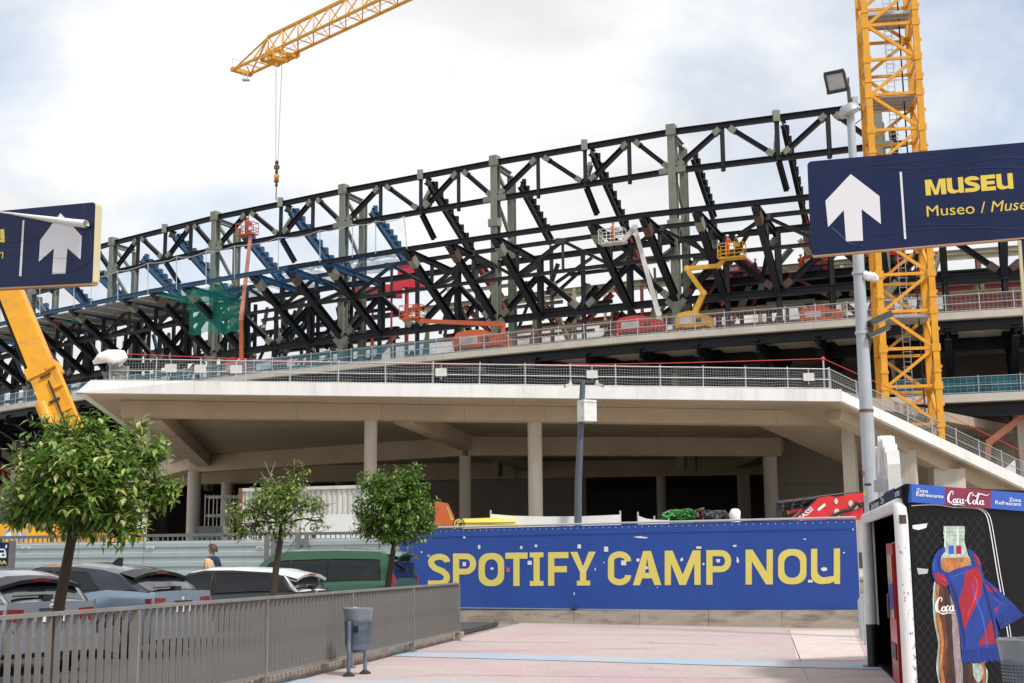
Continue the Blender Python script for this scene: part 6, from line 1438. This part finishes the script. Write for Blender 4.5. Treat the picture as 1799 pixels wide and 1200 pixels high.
c=P(1291,907,41.6); mb=MB(); mb.lathe(V(c.x,41.6,1.0),[(.14,0),(.16,c.z-1.1),(.19,c.z-1.0),(.17,c.z-.86),(.12,c.z-.78),(.03,c.z-.76)],12); 
for v in mb.v: v.x+=.02*math.sin(v.z*19+v.y*11)
one('white_sack','white_cloth',mb,'white sack propped up behind the blue hoarding','sack',smooth=True,loc=V(c.x,41.6,1.0))
# rusty container
ca,cb2=P(424,858,50),P(640,856,48.5); zt_=ca.z; cd=(V(cb2.x,cb2.y,0)-V(ca.x,ca.y,0)); cl_=cd.length; cd.normalize(); cn=V(cd.y,-cd.x,0)
ct=thing('shipping_container','white shipping container streaked with rust behind the corrugated fence','container',V(ca.x,ca.y,1.0))
c0_=V(ca.x,ca.y,0); zb_=zt_-2.5
npan=24; rows=[]
prof=[]
for k in range(npan):
    u=cl_*k/npan; w_=cl_/npan
    prof+=[(u,0),(u+w_*.4,0),(u+w_*.5,-.04),(u+w_*.9,-.04)]
prof.append((cl_,0))
MB().grid([[c0_+cd*u+cn*o_+V(0,0,zb_+.1) for u,o_ in prof],[c0_+cd*u+cn*o_+V(0,0,zt_-.1) for u,o_ in prof]]).build('side_sheet','container',ct,recalc=False)
for z in (zt_-.06,zb_+.06): MB().box(c0_+cd*(cl_/2)+cn*.01+V(0,0,z),(cl_,.08,.12),(cd,cn,V(0,0,1))).build('side_rail','container',ct)
for u in (0,cl_): MB().box(c0_+cd*u+cn*.012+V(0,0,(zt_+zb_)/2),(.14,.14,zt_-zb_+.004),(cd,cn,V(0,0,1))).build('corner_post','rust' if u==0 else 'container',ct)
MB().hexa([c0_-cn*.06+V(0,0,zb_),c0_+cd*cl_-cn*.06+V(0,0,zb_),c0_+cd*cl_-cn*2.4+V(0,0,zb_),c0_-cn*2.4+V(0,0,zb_)],[c0_-cn*.06+V(0,0,zt_-.02),c0_+cd*cl_-cn*.06+V(0,0,zt_-.02),c0_+cd*cl_-cn*2.4+V(0,0,zt_-.02),c0_-cn*2.4+V(0,0,zt_-.02)]).build('box','container',ct)
for u in (.2,cl_-.2): MB().box(c0_+cd*u-cn*1.2+V(0,0,(1+zb_)/2),(.3,2.2,zb_-1.0),(cd,cn,V(0,0,1))).build('support_block','concrete_wall_shaded',ct)
# white repaint patch on the container (a repaired area)
MB().hexa([c0_+cd*(cl_*.5)+cn*.012+V(0,0,zb_+.2),c0_+cd*(cl_*.98)+cn*.012+V(0,0,zb_+.2),c0_+cd*(cl_*.98)+cn*.02+V(0,0,zb_+.2),c0_+cd*(cl_*.5)+cn*.02+V(0,0,zb_+.2)],[c0_+cd*(cl_*.5)+cn*.012+V(0,0,zb_+1.45),c0_+cd*(cl_*.98)+cn*.012+V(0,0,zb_+1.45),c0_+cd*(cl_*.98)+cn*.02+V(0,0,zb_+1.45),c0_+cd*(cl_*.5)+cn*.02+V(0,0,zb_+1.45)]).build('repair_sheet','car_white',ct)
# small excavator cab and scaffold left of the container
ec=P(374,930,46); ex_t=thing('excavator','dark green excavator cab beside the round podium columns','excavator',V(ec.x,46,1.0))
zc=P(374,925,46).z
cabp=MB().box(V(ec.x,46,(zc+2)/2),(.85,.9,zc-2)).build('cab','car_dark',ex_t); MB().box(V(ec.x-.05,45.54,(zc+2)/2+.1),(.6,.02,(zc-2)*.6)).build('window','glass_dark',cabp)
MB().box(V(ec.x+.2,46.2,1.65),(1.8,1.2,.7)).build('house','car_dark',ex_t); MB().box(V(ec.x,46.2,1.15),(1.9,1.5,.32)).build('track','rubber',ex_t)
c=P(384,910,96); c=V(c.x,96,1.0); mb=MB()
for i in range(5):
    for j in (0,1.2): mb.beam(c+V(-1+i*.6,j,0),c+V(-1+i*.6,j,5.6),.06,.06)
for k in range(1,5):
    for j in (0,1.2): mb.beam(c+V(-1,j,k*1.35),c+V(1.4,j,k*1.35),.06,.06)
    mb.box(c+V(.2,.6,k*1.35+.1),(2.3,1.1,.05))
one('scaffold_tower','lift_white',mb,'pale scaffold standing under the slanting podium edge','scaffold',loc=c)
# accessibility boards behind the left tree
for k,(px,py_) in enumerate(((15,940),(36,942))):
    f=plane_px(V(0,43.4,0),V(0,-1,0)); c=f(px,py_); t=thing('pictogram_board',('grey board with a white van pictogram','grey board with a white wheelchair pictogram')[k]+' above the site fence','sign',V(c.x,43.4,1.0))
    MB().box(V(c.x,43.43,c.z),(.34,.04,.34)).build('board','galv_pole',t); MB().tube([V(c.x,43.47,1.0),V(c.x,43.47,c.z+.1)],.03,8).build('post','galv',t,True)
    flat('pictogram','sign_white',t,f,[(px-6,py_+4),(px-5,py_-2),(px-1,py_-5),(px+5,py_-4),(px+6,py_+4)] if k==0 else [(px-2,py_-6),(px+1,py_-6),(px+1,py_),(px+5,py_+1),(px+6,py_+6),(px+3,py_+6),(px+2,py_+3),(px-2,py_+3)],.012)
# ================================================================ PARKED CARS
def interp(tab,x):
    if x<=tab[0][0]: return tab[0][1]
    for (a,b),(c,d) in zip(tab,tab[1:]):
        if x<=c:
            t=(x-a)/(c-a); return b+(d-b)*t
    return tab[-1][1]
def car(name,label,cat,loc,yaw,sp):
    t=thing(name,label,cat,loc,yaw,local=True)
    L_,W_,H_=sp['L'],sp['W']/2,sp['H']; zb=lambda x:interp(sp['belt'],x); zr=lambda x:max(interp(sp['roof'],x),zb(x)+.004)
    wp=lambda x:W_*(1-.16*max(0,(abs(x)/(L_/2)-.55)/.45)**2.2)
    tum=sp.get('tum',.80)
    wr=lambda x:wp(x)*(.95+(tum-.95)*min(1,max(0,(zr(x)-zb(x))/(H_-sp['belt'][1][1]))))
    xs=sorted(set([-L_/2+L_*k/30 for k in range(31)]+[p for p,_ in sp['roof']]))
    rows=[]
    for x in xs:
        w_=wp(x); b=zb(x); e=.0+.10*max(0,(abs(x)/(L_/2)-.9)/.1); lo=.22+e
        half=[(0,lo),(w_*.90,lo),(w_*.985,lo+.12),(w_,.55),(w_*.995,b-.12),(w_*.965,b-.02),(w_*.95,b),(w_*.5,b+.012),(0,b+.015)]
        rows.append([V(x,y,z) for y,z in half]+[V(x,-y,z) for y,z in half[-2:0:-1]])
    mb=MB().grid(rows,closed=True); n_=len(rows[0]); mb.f+=[tuple(range(n_))[::-1],tuple((len(rows)-1)*n_+k for k in range(n_))]; mb.mi+=[0,0]
    body=mb.build('body',sp['paint'],t,True,ang=32)
    gx=[x for x in xs if sp['roof'][0][0]<=x<=sp['roof'][-1][0]]; fine=[]
    for a,b in zip(gx,gx[1:]): fine+=[a+(b-a)*k/3 for k in range(3)]
    gx=fine+[gx[-1]]
    def gside(x,f,s):  # f 0 belt .. 1 roof edge
        y0,z0=wp(x)*.95,zb(x); y1,z1=wr(x),max(zr(x)-.07,z0+.002); bul=.02*math.sin(math.pi*f); return V(x,s*(y0+(y1-y0)*f+bul),z0+(z1-z0)*f)
    def gtop(x,v):     # v -1..1 across the roof
        w_=wr(x); z=zr(x); dz=min(.07,z-zb(x)); a=abs(v); return V(x,v*w_,z-dz*(a**3.2)-.012*a*a)
    for s in (1,-1): MB().grid([[gside(x,f,s) for f in (0,.25,.5,.75,1)] for x in gx]).build('pillar_side',sp['pillar'],t,True,ang=40)
    MB().grid([[gtop(x,v) for v in (-1,-.95,-.85,-.6,-.3,0,.3,.6,.85,.95,1)] for x in gx]).build('roof',sp['top'],t,True,ang=30)
    for (xb0,xt0,xb1,xt1,f0,f1) in sp['win']:
        for s in (1,-1):
            g=[]
            for i in range(9):
                u=i/8; g.append([gside(xb0+(xb1-xb0)*u+((xt0-xb0)+((xt1-xb1)-(xt0-xb0))*u)*(f-f0)/(f1-f0),f,s)+V(0,s*.007,0) for f in [f0+(f1-f0)*q/4 for q in range(5)]])
            o_=MB().grid(g).build('side_window','glass_side',t,True,ang=180)
            mb=MB(); edge=[r[0] for r in g]+g[-1][1:]+[r[-1] for r in g[::-1]][1:]+g[0][::-1][1:]
            mb.tube([p+V(0,s*.002,0) for p in edge],.012,4); mb.build('window_seal','plastic_black',o_)
    for nm,(xa,xb_,vw) in (('rear_window',sp['rear']),('windscreen',sp['front'])):
        g=[[gtop(xa+(xb_-xa)*i/10,v*vw)+V(-.006 if nm=='rear_window' else .006,0,.006) for v in (-1,-.7,-.35,0,.35,.7,1)] for i in range(11)]
        MB().grid(g).build(nm,'glass_rear' if nm=='rear_window' else 'glass_dark',t,True,ang=180)
    xr=-L_/2
    if sp.get('spoiler'):
        a=sp['spoiler']; g0=[gtop(a,v) for v in (-.93,-.5,0,.5,.93)]; zz=[p+V(-.30,0,-.035-.02*abs(k-2)) for k,p in enumerate(g0)]
        mb=MB(); up_=[p+V(.02,0,.012) for p in g0]; mb.grid([up_,[p+V(0,0,.006) for p in zz],[p+V(.02,0,-.05) for p in zz],[p+V(0,0,-.06) for p in g0]]); mb.build('spoiler',sp['top'] if not sp.get('spm') else sp['spm'],t,True,ang=30)
        MB().box(zz[2]+V(-.004,0,-.024),(.012,.30,.02)).build('brake_light','tail_red',t)
    zt_=sp['tail'];
    for s in (1,-1):
        w_=wp(xr+.06); mb=MB()
        ti=sp.get('tin',.6); p=[V(xr-.012,s*w_*ti,zt_[0]+(.03 if ti<.7 else 0)),V(xr-.012,s*w_*ti,zt_[1]),V(xr-.006,s*(w_*.93),zt_[1]+.01),V(xr+.05,s*(w_*1.012),zt_[1]),V(xr+sp.get('wrap',.34),s*(wp(xr+.3)*1.006),zt_[1]-.02),V(xr+sp.get('wrap',.34)*.7,s*(wp(xr+.25)*1.008),zt_[0]+.03),V(xr+.05,s*(w_*1.012),zt_[0]),V(xr-.006,s*w_*.93,zt_[0])]
        mb.add([q for q in p]+[q+V(.06,-s*.04,0) for q in p],[(0,1,2,7),(7,2,3,6),(6,3,4,5),(8,9,1,0),(1,9,10,2),(2,10,11,3),(3,11,12,4),(0,7,15,8),(7,6,14,15),(6,5,13,14),(4,12,13,5)]); mb.build('tail_light',sp.get('tailm','tail_red'),t)
    g_=[gtop(sp['rear'][0]+.02,v) for v in (-.9,-.45,0,.45,.9)]; MB().tube([p+V(-.004,0,-.03) for p in g_],.006,4).build('tailgate_gap','plastic_black',t)
    MB().lathe(V(xr-.004,0,.93),[(.045,0),(.05,.006),(.02,.014)],14,(V(0,1,0),V(0,0,1),V(-1,0,0))).build('badge','chrome',t,True)
    for s in (1,-1): MB().tube([gtop(sp['rear'][1]-.02,s*.93),gtop(sp['rear'][0],s*.97),V(xr+.02,s*wp(xr+.05)*.90,.80),V(xr-.004,s*wp(xr)*.80,.58)],.006,4).build('tailgate_gap','plastic_black',t)
    MB().box(V(xr-.012,0,.78),(.02,.52,.115)).build('number_plate','plate',t)
    MB().box(V(xr-.03,0,.42),(.10,W_*1.7,.22)).build('rear_bumper','plastic_black' if sp.get('dark_bumper') else sp['paint'],t)
    MB().box(V(xr-.02,0,.90),(.02,.42,.022)).build('handle_bar','plastic_black',t)
    wz=gtop(sp['rear'][0]+.03,.05); MB().beam(wz+V(-.03,0,.03),gtop(sp['rear'][0]+.06,.75)+V(-.03,0,.03),.025,.02).build('wiper','plastic_black',t)
    MB().box(wz+V(-.04,0,.0),(.10,.16,.07)).build('wiper_motor','plastic_black',t)
    am=MB()
    if sp.get('fin'): am.prism([gtop(sp['fin'],0)+V(x,-.02,z) for x,z in ((.12,-.01),(-.12,-.01),(-.13,.10),(-.06,.11))],V(0,.04,0)); am.build('aerial','plastic_black',t)
    elif sp.get('whip'): b_=gtop(sp['whip'],0); am.tube([b_,b_+V(-.03,0,.03)],.03,8); am.tube([b_,b_+V(-.42,0,.58)],[.008,.004],5); am.build('aerial','plastic_black',t)
    for s in (1,-1):
        o_=MB().box(V(sp['mir'],s*(W_+.09),zb(sp['mir'])+.07),(.13,.20,.15)).build('mirror',sp['pillar'] if sp['pillar']!='plastic_black' else sp['top'],t)
        for hx in sp['handles']: MB().box(V(hx,s*(wp(hx)*1.0+.008),zb(hx)-.14),(.18,.035,.03)).build('door_handle',sp['paint'],t)
        for dx in sp['doors']:
            MB().beam(V(dx,s*(wp(dx)*.999+.001),.4),V(dx,s*(wp(dx)*.996+.002),zb(dx)-.12),.008,.008).build('door_gap','plastic_black',t)
        for wx in (-L_/2+sp['oh'][0],L_/2-sp['oh'][1]):
            w_=MB().lathe(V(wx,s*(W_-.10),.32),[(.10,-.1),(.29,-.11),(.32,-.07),(.32,.07),(.29,.11),(.10,.105)],22,(V(1,0,0),V(0,0,1),V(0,1,0))).build('wheel','rubber',t,True)
            MB().lathe(V(wx,s*(W_-.10),.32),[(.02,-.112),(.21,-.115),(.22,-.09),(.22,.09),(.21,.115),(.02,.112)],14,(V(1,0,0),V(0,0,1),V(0,1,0))).build('rim','alloy',w_,True)
            pts=[V(wx+.40*math.cos(a),s*(wp(wx)+.004),.32+.40*math.sin(a)) for a in [math.pi*q/10 for q in range(11)]]; MB().tube(pts,.025,5).build('wheel_arch','plastic_black',t,True)
    if sp.get('rails'):
        for s in (1,-1): MB().tube([gtop(x,s*.86)+V(0,0,.03) for x in sp['rails']],.018,6).build('roof_rail','plastic_black',t,True)
    return t
hat=dict(L=4.15,W=1.80,H=1.49,belt=[(-2.08,.99),(-1.2,.97),(0,.93),(1.0,.93),(1.7,.84),(2.08,.66)],roof=[(-2.02,1.0),(-1.72,1.24),(-1.5,1.37),(-1.2,1.44),(-.5,1.485),(.1,1.485),(.45,1.44),(1.25,.95)],
 paint='car_silver',pillar='car_silver',top='car_silver',spm='plastic_black',tum=.78,win=[(-1.15,-.92,-.10,-.05,.10,.86),(0.0,.02,.82,.42,.10,.86)],rear=(-1.97,-1.62,.86),front=(.52,1.2,.92),spoiler=-1.52,tail=(.72,.90),fin=None,whip=-.35,mir=.75,handles=(-.9,.15),doors=(-1.1,-.05,.95),oh=(.72,.78),wrap=.42)
suv=dict(hat,L=4.37,W=1.80,H=1.56,belt=[(-2.19,1.06),(-1.3,1.10),(-.6,1.02),(.5,.98),(1.0,.97),(1.7,.9),(2.19,.7)],roof=[(-2.10,1.07),(-1.72,1.27),(-1.42,1.43),(-1.05,1.50),(-.4,1.555),(.2,1.545),(.55,1.49),(1.4,.98)],paint='car_blue',pillar='car_navy',top='car_navy',
 win=[(-1.12,-.78,-.18,-.12,.12,.84),(-.08,-.05,.9,.45,.12,.86)],rear=(-2.05,-1.60,.86),spoiler=-1.42,tail=(.88,.96),whip=None,fin=-.75,mir=.85,wrap=.55)
dsx=dict(hat,L=3.95,W=1.72,H=1.46,belt=[(-1.98,.97),(-1.0,.95),(0,.90),(1.0,.90),(1.6,.82),(1.98,.64)],roof=[(-1.93,.98),(-1.78,1.15),(-1.62,1.34),(-1.35,1.41),(-.5,1.455),(.1,1.455),(.45,1.40),(1.3,.92)],paint='car_dark',pillar='plastic_black',top='car_white',spm='car_white',
 win=[(-1.5,-1.35,-.22,-.18,.10,.90),(-.12,-.1,.85,.42,.10,.88)],rear=(-1.90,-1.70,.88),spoiler=-1.58,tail=(.75,.93),whip=-1.1,mir=.8,doors=(-.2,1.0),handles=(-.1,))
van=dict(hat,L=4.42,W=1.84,H=1.86,belt=[(-2.21,1.12),(-1.2,1.12),(0,1.06),(1.0,1.03),(1.3,1.02),(1.9,.90),(2.21,.7)],roof=[(-2.19,1.13),(-2.12,1.55),(-2.04,1.74),(-1.85,1.82),(-.8,1.855),(.3,1.845),(.75,1.78),(1.75,1.04)],paint='car_green',pillar='car_green',top='car_green',spm='car_green',tum=.84,
 win=[(-1.92,-1.88,-.68,-.68,.03,.72),(-.655,-.655,.26,.25,.03,.72),(.29,.29,1.28,.80,.04,.73)],rear=(-2.185,-2.09,.84),front=(.82,1.7,.92),spoiler=-1.98,tail=(.82,1.22),whip=None,fin=None,mir=1.05,handles=(-.45,.45),doors=(-.67,.27,1.25),oh=(.82,.85),wrap=.10,rails=None,tin=.83)
def park(sp,px,py_,Y,ang,name,label,cat):
    p=P(px,py_,Y); a=math.radians(ang); hd=V(-math.sin(a),math.cos(a),0); c=V(p.x,Y,.10)+hd*sp['L']/2
    return car(name,label,cat,c,math.atan2(hd.y,hd.x),sp)
park(hat,92,1050,19.0,56,'parked_car','silver hatchback with a black spoiler parked under the big orange tree','car')
park(suv,322,1040,22.4,66,'parked_car','blue grey crossover with a dark navy roof parked beside the silver hatchback','car')
park(dsx,556,1040,26.0,72,'parked_car','small car with a white roof and black pillars parked before the green van','car')
vn=park(van,714,1010,30.2,73,'parked_van','green passenger van with dark windows parked near the blue hoarding','van')
# ================================================================ ORANGE TREES
def leaf(mb,p,d,up_,l,w_):
    s=d.cross(up_); 
    if s.length<1e-3: s=d.orthogonal()
    s.normalize(); n=s.cross(d).normalized()
    b=p; m1=p+d*(l*.45)-n*(l*.04); tip=p+d*l-n*(l*.16)
    k=len(mb.v); mb.v+=[b,m1+s*(w_/2)+n*(w_*.16),tip,m1-s*(w_/2)+n*(w_*.16),m1]; mb.f+=[(k,k+4,k+1),(k+4,k+2,k+1),(k,k+3,k+4),(k+4,k+3,k+2)]; mb.mi+=[0]*4
def tree(label,base,Y,trunk,tr,clumps,nt_,lm,ll,per,seed,bare=()):
    rq=random.Random(seed); pts=[P(x,y,Y) for x,y in trunk]; pts[0].z=min(pts[0].z,.1)
    t=thing('orange_tree',label,'tree',V(pts[0].x,Y,.08))
    tp_=pts[-1]; mb=MB(); mb.tube([V(*q) for q in smooth2([tuple(p) for p in pts],4)],[tr*1.25-(tr*.45)*i/(4*(len(pts)-1)) for i in range(4*(len(pts)-1)+1)],10); mb.build('trunk','bark',t,True)
    cl=[(P(x,y,Y)+V(0,dy,0),1.06*rx*Y/F,1.06*rz*Y/F) for x,y,rx,rz,dy in clumps]
    wsum=[a[1]*a[1]*a[2] for a in cl]; lmb=MB(); bmb=MB()
    for c,rx,rz in cl:
        mid=tp_.lerp(c,.55)+V(rq.uniform(-.05,.05),rq.uniform(-.05,.05),.04)
        bmb.tube([tp_-V(0,0,.05),mid,c],[tr*.42,tr*.24,tr*.10],6)
        for k in range(5): 
            e=c+V(rq.uniform(-1,1)*rx*.75,rq.uniform(-1,1)*rx*.75,rq.uniform(-.7,.9)*rz); bmb.tube([mid,c.lerp(e,.4),e],[tr*.13,tr*.09,tr*.04],5)
    for k in range(nt_):
        c,rx,rz=rq.choices(cl,wsum)[0]
        while 1:
            v=V(rq.gauss(0,1),rq.gauss(0,1),rq.gauss(0,1))
            if v.length>.1: break
        v.normalize(); r=rq.random()**(.33)*rq.uniform(.72,1.16); p=c+V(v.x*rx,v.y*rx,v.z*rz)*r
        out_=(V(v.x,v.y,v.z*.8+.45)).normalized()
        bmb.tube([p-out_*.16,p+out_*.01],[.006,.003],4)
        for q in range(per):
            a=q*2.4+rq.uniform(-.4,.4); s1=out_.orthogonal().normalized(); s2=out_.cross(s1)
            d=(out_*rq.uniform(.15,1.0)+(s1*math.cos(a)+s2*math.sin(a))*rq.uniform(.5,1.0)-V(0,0,rq.uniform(0,.55))).normalized()
            leaf(lmb,p-out_*(.03*q*ll/.1),d,V(0,0,1) if abs(d.z)<.95 else V(1,0,0),ll*rq.uniform(.45,1.35),ll*rq.uniform(.36,.62))
    bmb.build('branches','bark',t,True)['kind']='stuff'
    o_=lmb.build('crown',lm,t,False,recalc=False); o_['kind']='stuff'
    if bare:
        mb=MB()
        for b_ in bare:
            q=[P(x,y,Y) for x,y in b_]; mb.tube(q,[.014-.009*i/(len(q)-1) for i in range(len(q))],5)
        mb.build('bare_twigs','twig',t,True)
    return t
tree('large orange tree with variegated pale leaves standing over the silver hatchback',None,16.0,[(84,1209),(98,1100),(112,1020),(126,945),(134,900)],.062,
 [(160,845,120,92,0),(70,880,68,52,-.1),(60,800,58,42,.1),(120,770,62,42,0),(205,770,62,40,.1),(268,795,46,42,-.1),(278,868,42,40,.1),(228,912,52,44,-.15),(150,905,70,45,.2),(25,905,36,26,0),(222,948,16,22,-.2),(250,745,18,18,0),(95,748,40,26,0),(170,745,45,26,-.2),(300,850,26,40,0),(160,840,100,80,-.45)],1250,'leaf_mixed',.128,8,3)
tree('thin orange tree with bare twigs on top standing beside the white roofed car',None,24.0,[(472,1134),(480,1040),(490,965),(497,915)],.058,
 [(490,870,60,40,0),(430,890,40,26,.1),(430,925,38,26,-.1),(515,840,28,34,0),(550,880,36,30,.1),(565,915,22,20,0),(480,925,45,25,.1),(528,820,16,16,0),(490,885,60,40,-.3)],470,'leaf_sparse',.105,6,5,bare=(((500,905),(492,860),(475,835),(465,810)),((492,860),(470,850),(458,828)),((500,900),(515,850),(518,805)),((475,835),(484,812)),((540,900),(570,888),(590,884)),((545,930),(560,935),(575,930))))
tree('dense round orange tree standing beside the green van',None,26.2,[(676,1132),(682,1030),(688,985),(693,955)],.060,
 [(690,880,66,62,0),(655,850,34,28,.1),(720,850,40,34,-.1),(735,900,36,40,.1),(650,915,40,36,0),(700,935,62,28,-.1),(728,825,18,18,0),(635,925,20,20,0),(757,918,20,24,.0),(690,885,62,58,-.35)],850,'leaf_dense',.115,8,9)
# ================================================================ PEOPLE
def person(name,label,loc,rz,top,legs,hair,skin='skin',h=1.78,pose='stand',long_hair=False,helmet=False,sleeve=.32,group=None):
    t=thing(name,label,'person',loc,rz,group=group,local=True); k=h/1.78
    Vt=[];Ed=[];Rd=[]
    def add(p,r,par=None):
        Vt.append(V(*p)*k); Rd.append(r*k)
        if par is not None: Ed.append((par,len(Vt)-1))
        return len(Vt)-1
    pel=add((0,0,.96),.145); wa=add((0,0,1.10),.130,pel); ch=add((.01,0,1.30),.158,wa); nb=add((.0,0,1.47),.075,ch); nk=add((.015,0,1.54),.058,nb); jw=add((.03,0,1.60),.078,nk); hd_=add((.015,0,1.68),.098,jw); tp_=add((.0,0,1.745),.062,hd_)
    ns=add((.125,0,1.645),.016,hd_)
    for s in (1,-1):
        er=add((.005,s*.098,1.655),.018,hd_)
        sh=add((0,s*.185,1.42),.070,ch); sw=s if pose!='work' else 1
        if pose=='work': el=add((.16,s*.25,1.20),.046,sh); wr_=add((.40,s*.14,1.26),.033,el); pm=add((.47,s*.13,1.27),.036,wr_)
        else: el=add((-.03+.06*s,s*.255,1.15),.046,sh); wr_=add((.05+.10*s,s*.265,.92),.032,el); pm=add((.07+.11*s,s*.262,.845),.038,wr_)
        f0=Vt[pm]/k
        for q in range(4):
            a=add((f0.x+.01+.008*q,f0.y+(.024-.016*q)*1.0,f0.z-.055),.0105,pm); add((f0.x+.03+.008*q,f0.y+(.024-.016*q),f0.z-.10+.008*abs(q-1)),.009,a)
        a=add((f0.x+.045,f0.y-.01*s,f0.z-.02),.012,pm); add((f0.x+.065,f0.y-.015*s,f0.z-.055),.010,a)
        hp=add((0,s*.095,.90),.098,pel); st_=.16*s if pose=='walk' else 0
        kn=add((.03+st_*.7,s*.10,.50),.062,hp); an=add((-.02+st_,s*.10,.09),.042,kn); add((.13+st_,s*.115,.035),.036,an)
    me=bpy.data.meshes.new('body'); me.from_pydata([tuple(v) for v in Vt],Ed,[]); ob=bpy.data.objects.new('body',me); COL.objects.link(ob)
    sm=ob.modifiers.new('s','SKIN'); sm.use_smooth_shade=True
    for i,sv in enumerate(me.skin_vertices[0].data): sv.radius=(Rd[i],Rd[i]*(1.12 if i in(0,1,2) else 1)); sv.use_root=(i==0)
    sub=ob.modifiers.new('u','SUBSURF'); sub.levels=1; sub.render_levels=1
    bpy.context.view_layer.update(); dg=bpy.context.evaluated_depsgraph_get(); nm_=bpy.data.meshes.new_from_object(ob.evaluated_get(dg)); bpy.data.objects.remove(ob)
    mts=[skin,top,legs,'plastic_black']
    nm_.materials.clear()
    for q in mts: nm_.materials.append(M[q])
    for p in nm_.polygons:
        c=p.center/k; ar=abs(c.y)>.20 and c.z<1.42 or (pose=='work' and c.x>.2)
        if c.z>1.485: mi=0
        elif ar and (c.z<1.42-sleeve if pose!='work' else c.x>.38): mi=0
        elif c.z>.93 or ar: mi=1
        elif c.z>.10: mi=2
        else: mi=3
        if mi==2 and abs(c.y)>.22: mi=0
        p.material_index=mi; p.use_smooth=True
    nm_.name='body'; bo=bpy.data.objects.new('body',nm_); COL.objects.link(bo); bo.parent=t
    mb=MB(); rows=[]
    for i in range(9):
        th=math.pi*i/8*.5; rows.append([])
        for j in range(18):
            a=2*math.pi*j/18; r=.112; front=math.cos(a)
            zz=1.675+.095*math.cos(th*1.0)-(.10*(i/8)**2 if front<-.25 else (.03*(i/8)**2 if front<.3 else -.035*(i/8))); rr2=r*math.sin(min(th*1.05,math.pi/2))+.006*math.sin(j*3+i*2)
            rows[-1].append(V(rr2*math.cos(a)*1.02-.008,rr2*math.sin(a)*.93,zz)*k)
    if helmet:
        mb.lathe(V(0,0,1.70)*k,[(.155*k,-.005),(.15*k,.0),(.128*k,.03),(.115*k,.075),(.07*k,.115),(.005,.13)],18); mb.build('helmet','helmet_white',t,True)
    else:
        mb.grid(rows,closed=True)
        if long_hair:
            for q in range(40):
                a=math.radians(70+220*q/39); b_=V(.10*math.cos(a),.098*math.sin(a),1.68)*k; e=V(.13*math.cos(a)-.03,.135*math.sin(a),1.33+.05*math.sin(q*2.3))*k
                mb.tube([b_+V(0,0,.03),b_.lerp(e,.5)+V(-.02+.012*math.sin(q*1.7),.012*math.cos(q*2.9),0),e],[.022*k,.022*k,.006*k],5)
        mb.build('hair',hair,t,True,ang=180)
    return t
pm_=P(373,1000,33.3); person('person','man with short brown hair in a navy polo shirt walking along the site fence',V(pm_.x,33.3,.24),math.radians(160),'cloth_navy','cloth_dark','hair_brown',h=1.88,pose='walk')
pw_=P(365,1000,32.7); person('person','woman with long blonde hair and bare shoulders walking beside a man in navy',V(pw_.x,32.7,.10),math.radians(165),'cloth_pale','cloth_dark','hair_blonde',h=1.66,pose='walk',long_hair=True,sleeve=-.1)
def wk(px,py_,o_,lab,top,rz=0,h=1.78):
    c=S(px,py_,o_); return person('person',lab,V(c.x,c.y,c.z),rz,top,'cloth_dark' if top!='cloth_orange' else 'cloth_orange','hair_brown',h=h,pose='work',helmet=True)
wk(1078,428,6.8,'worker in an orange vest inside the white lift basket','cloth_orange',2.5)
wk(1279,452,6,'worker in orange on the left side of the yellow lift basket','cloth_orange',.5)
wk(1295,452,6,'worker in dark clothes at the controls of the yellow lift basket','cloth_dark',2.5)
wk(434,412,5,'worker in orange in the basket of the tall orange red lift','cloth_orange',1)
def wk2(px,lab,top,rz):
    c=D2(px,-3,zf); return person('person',lab,c,rz,top,'cloth_dark' if top!='cloth_orange' else 'cloth_orange','hair_brown',pose='work',helmet=True)
wk2(1409,'worker in full orange clothing standing on the stacked girders','cloth_orange',1.2)
wk2(1329,'worker in dark clothes bent over the stacked girders beside a small red lift','cloth_dark',2.6)
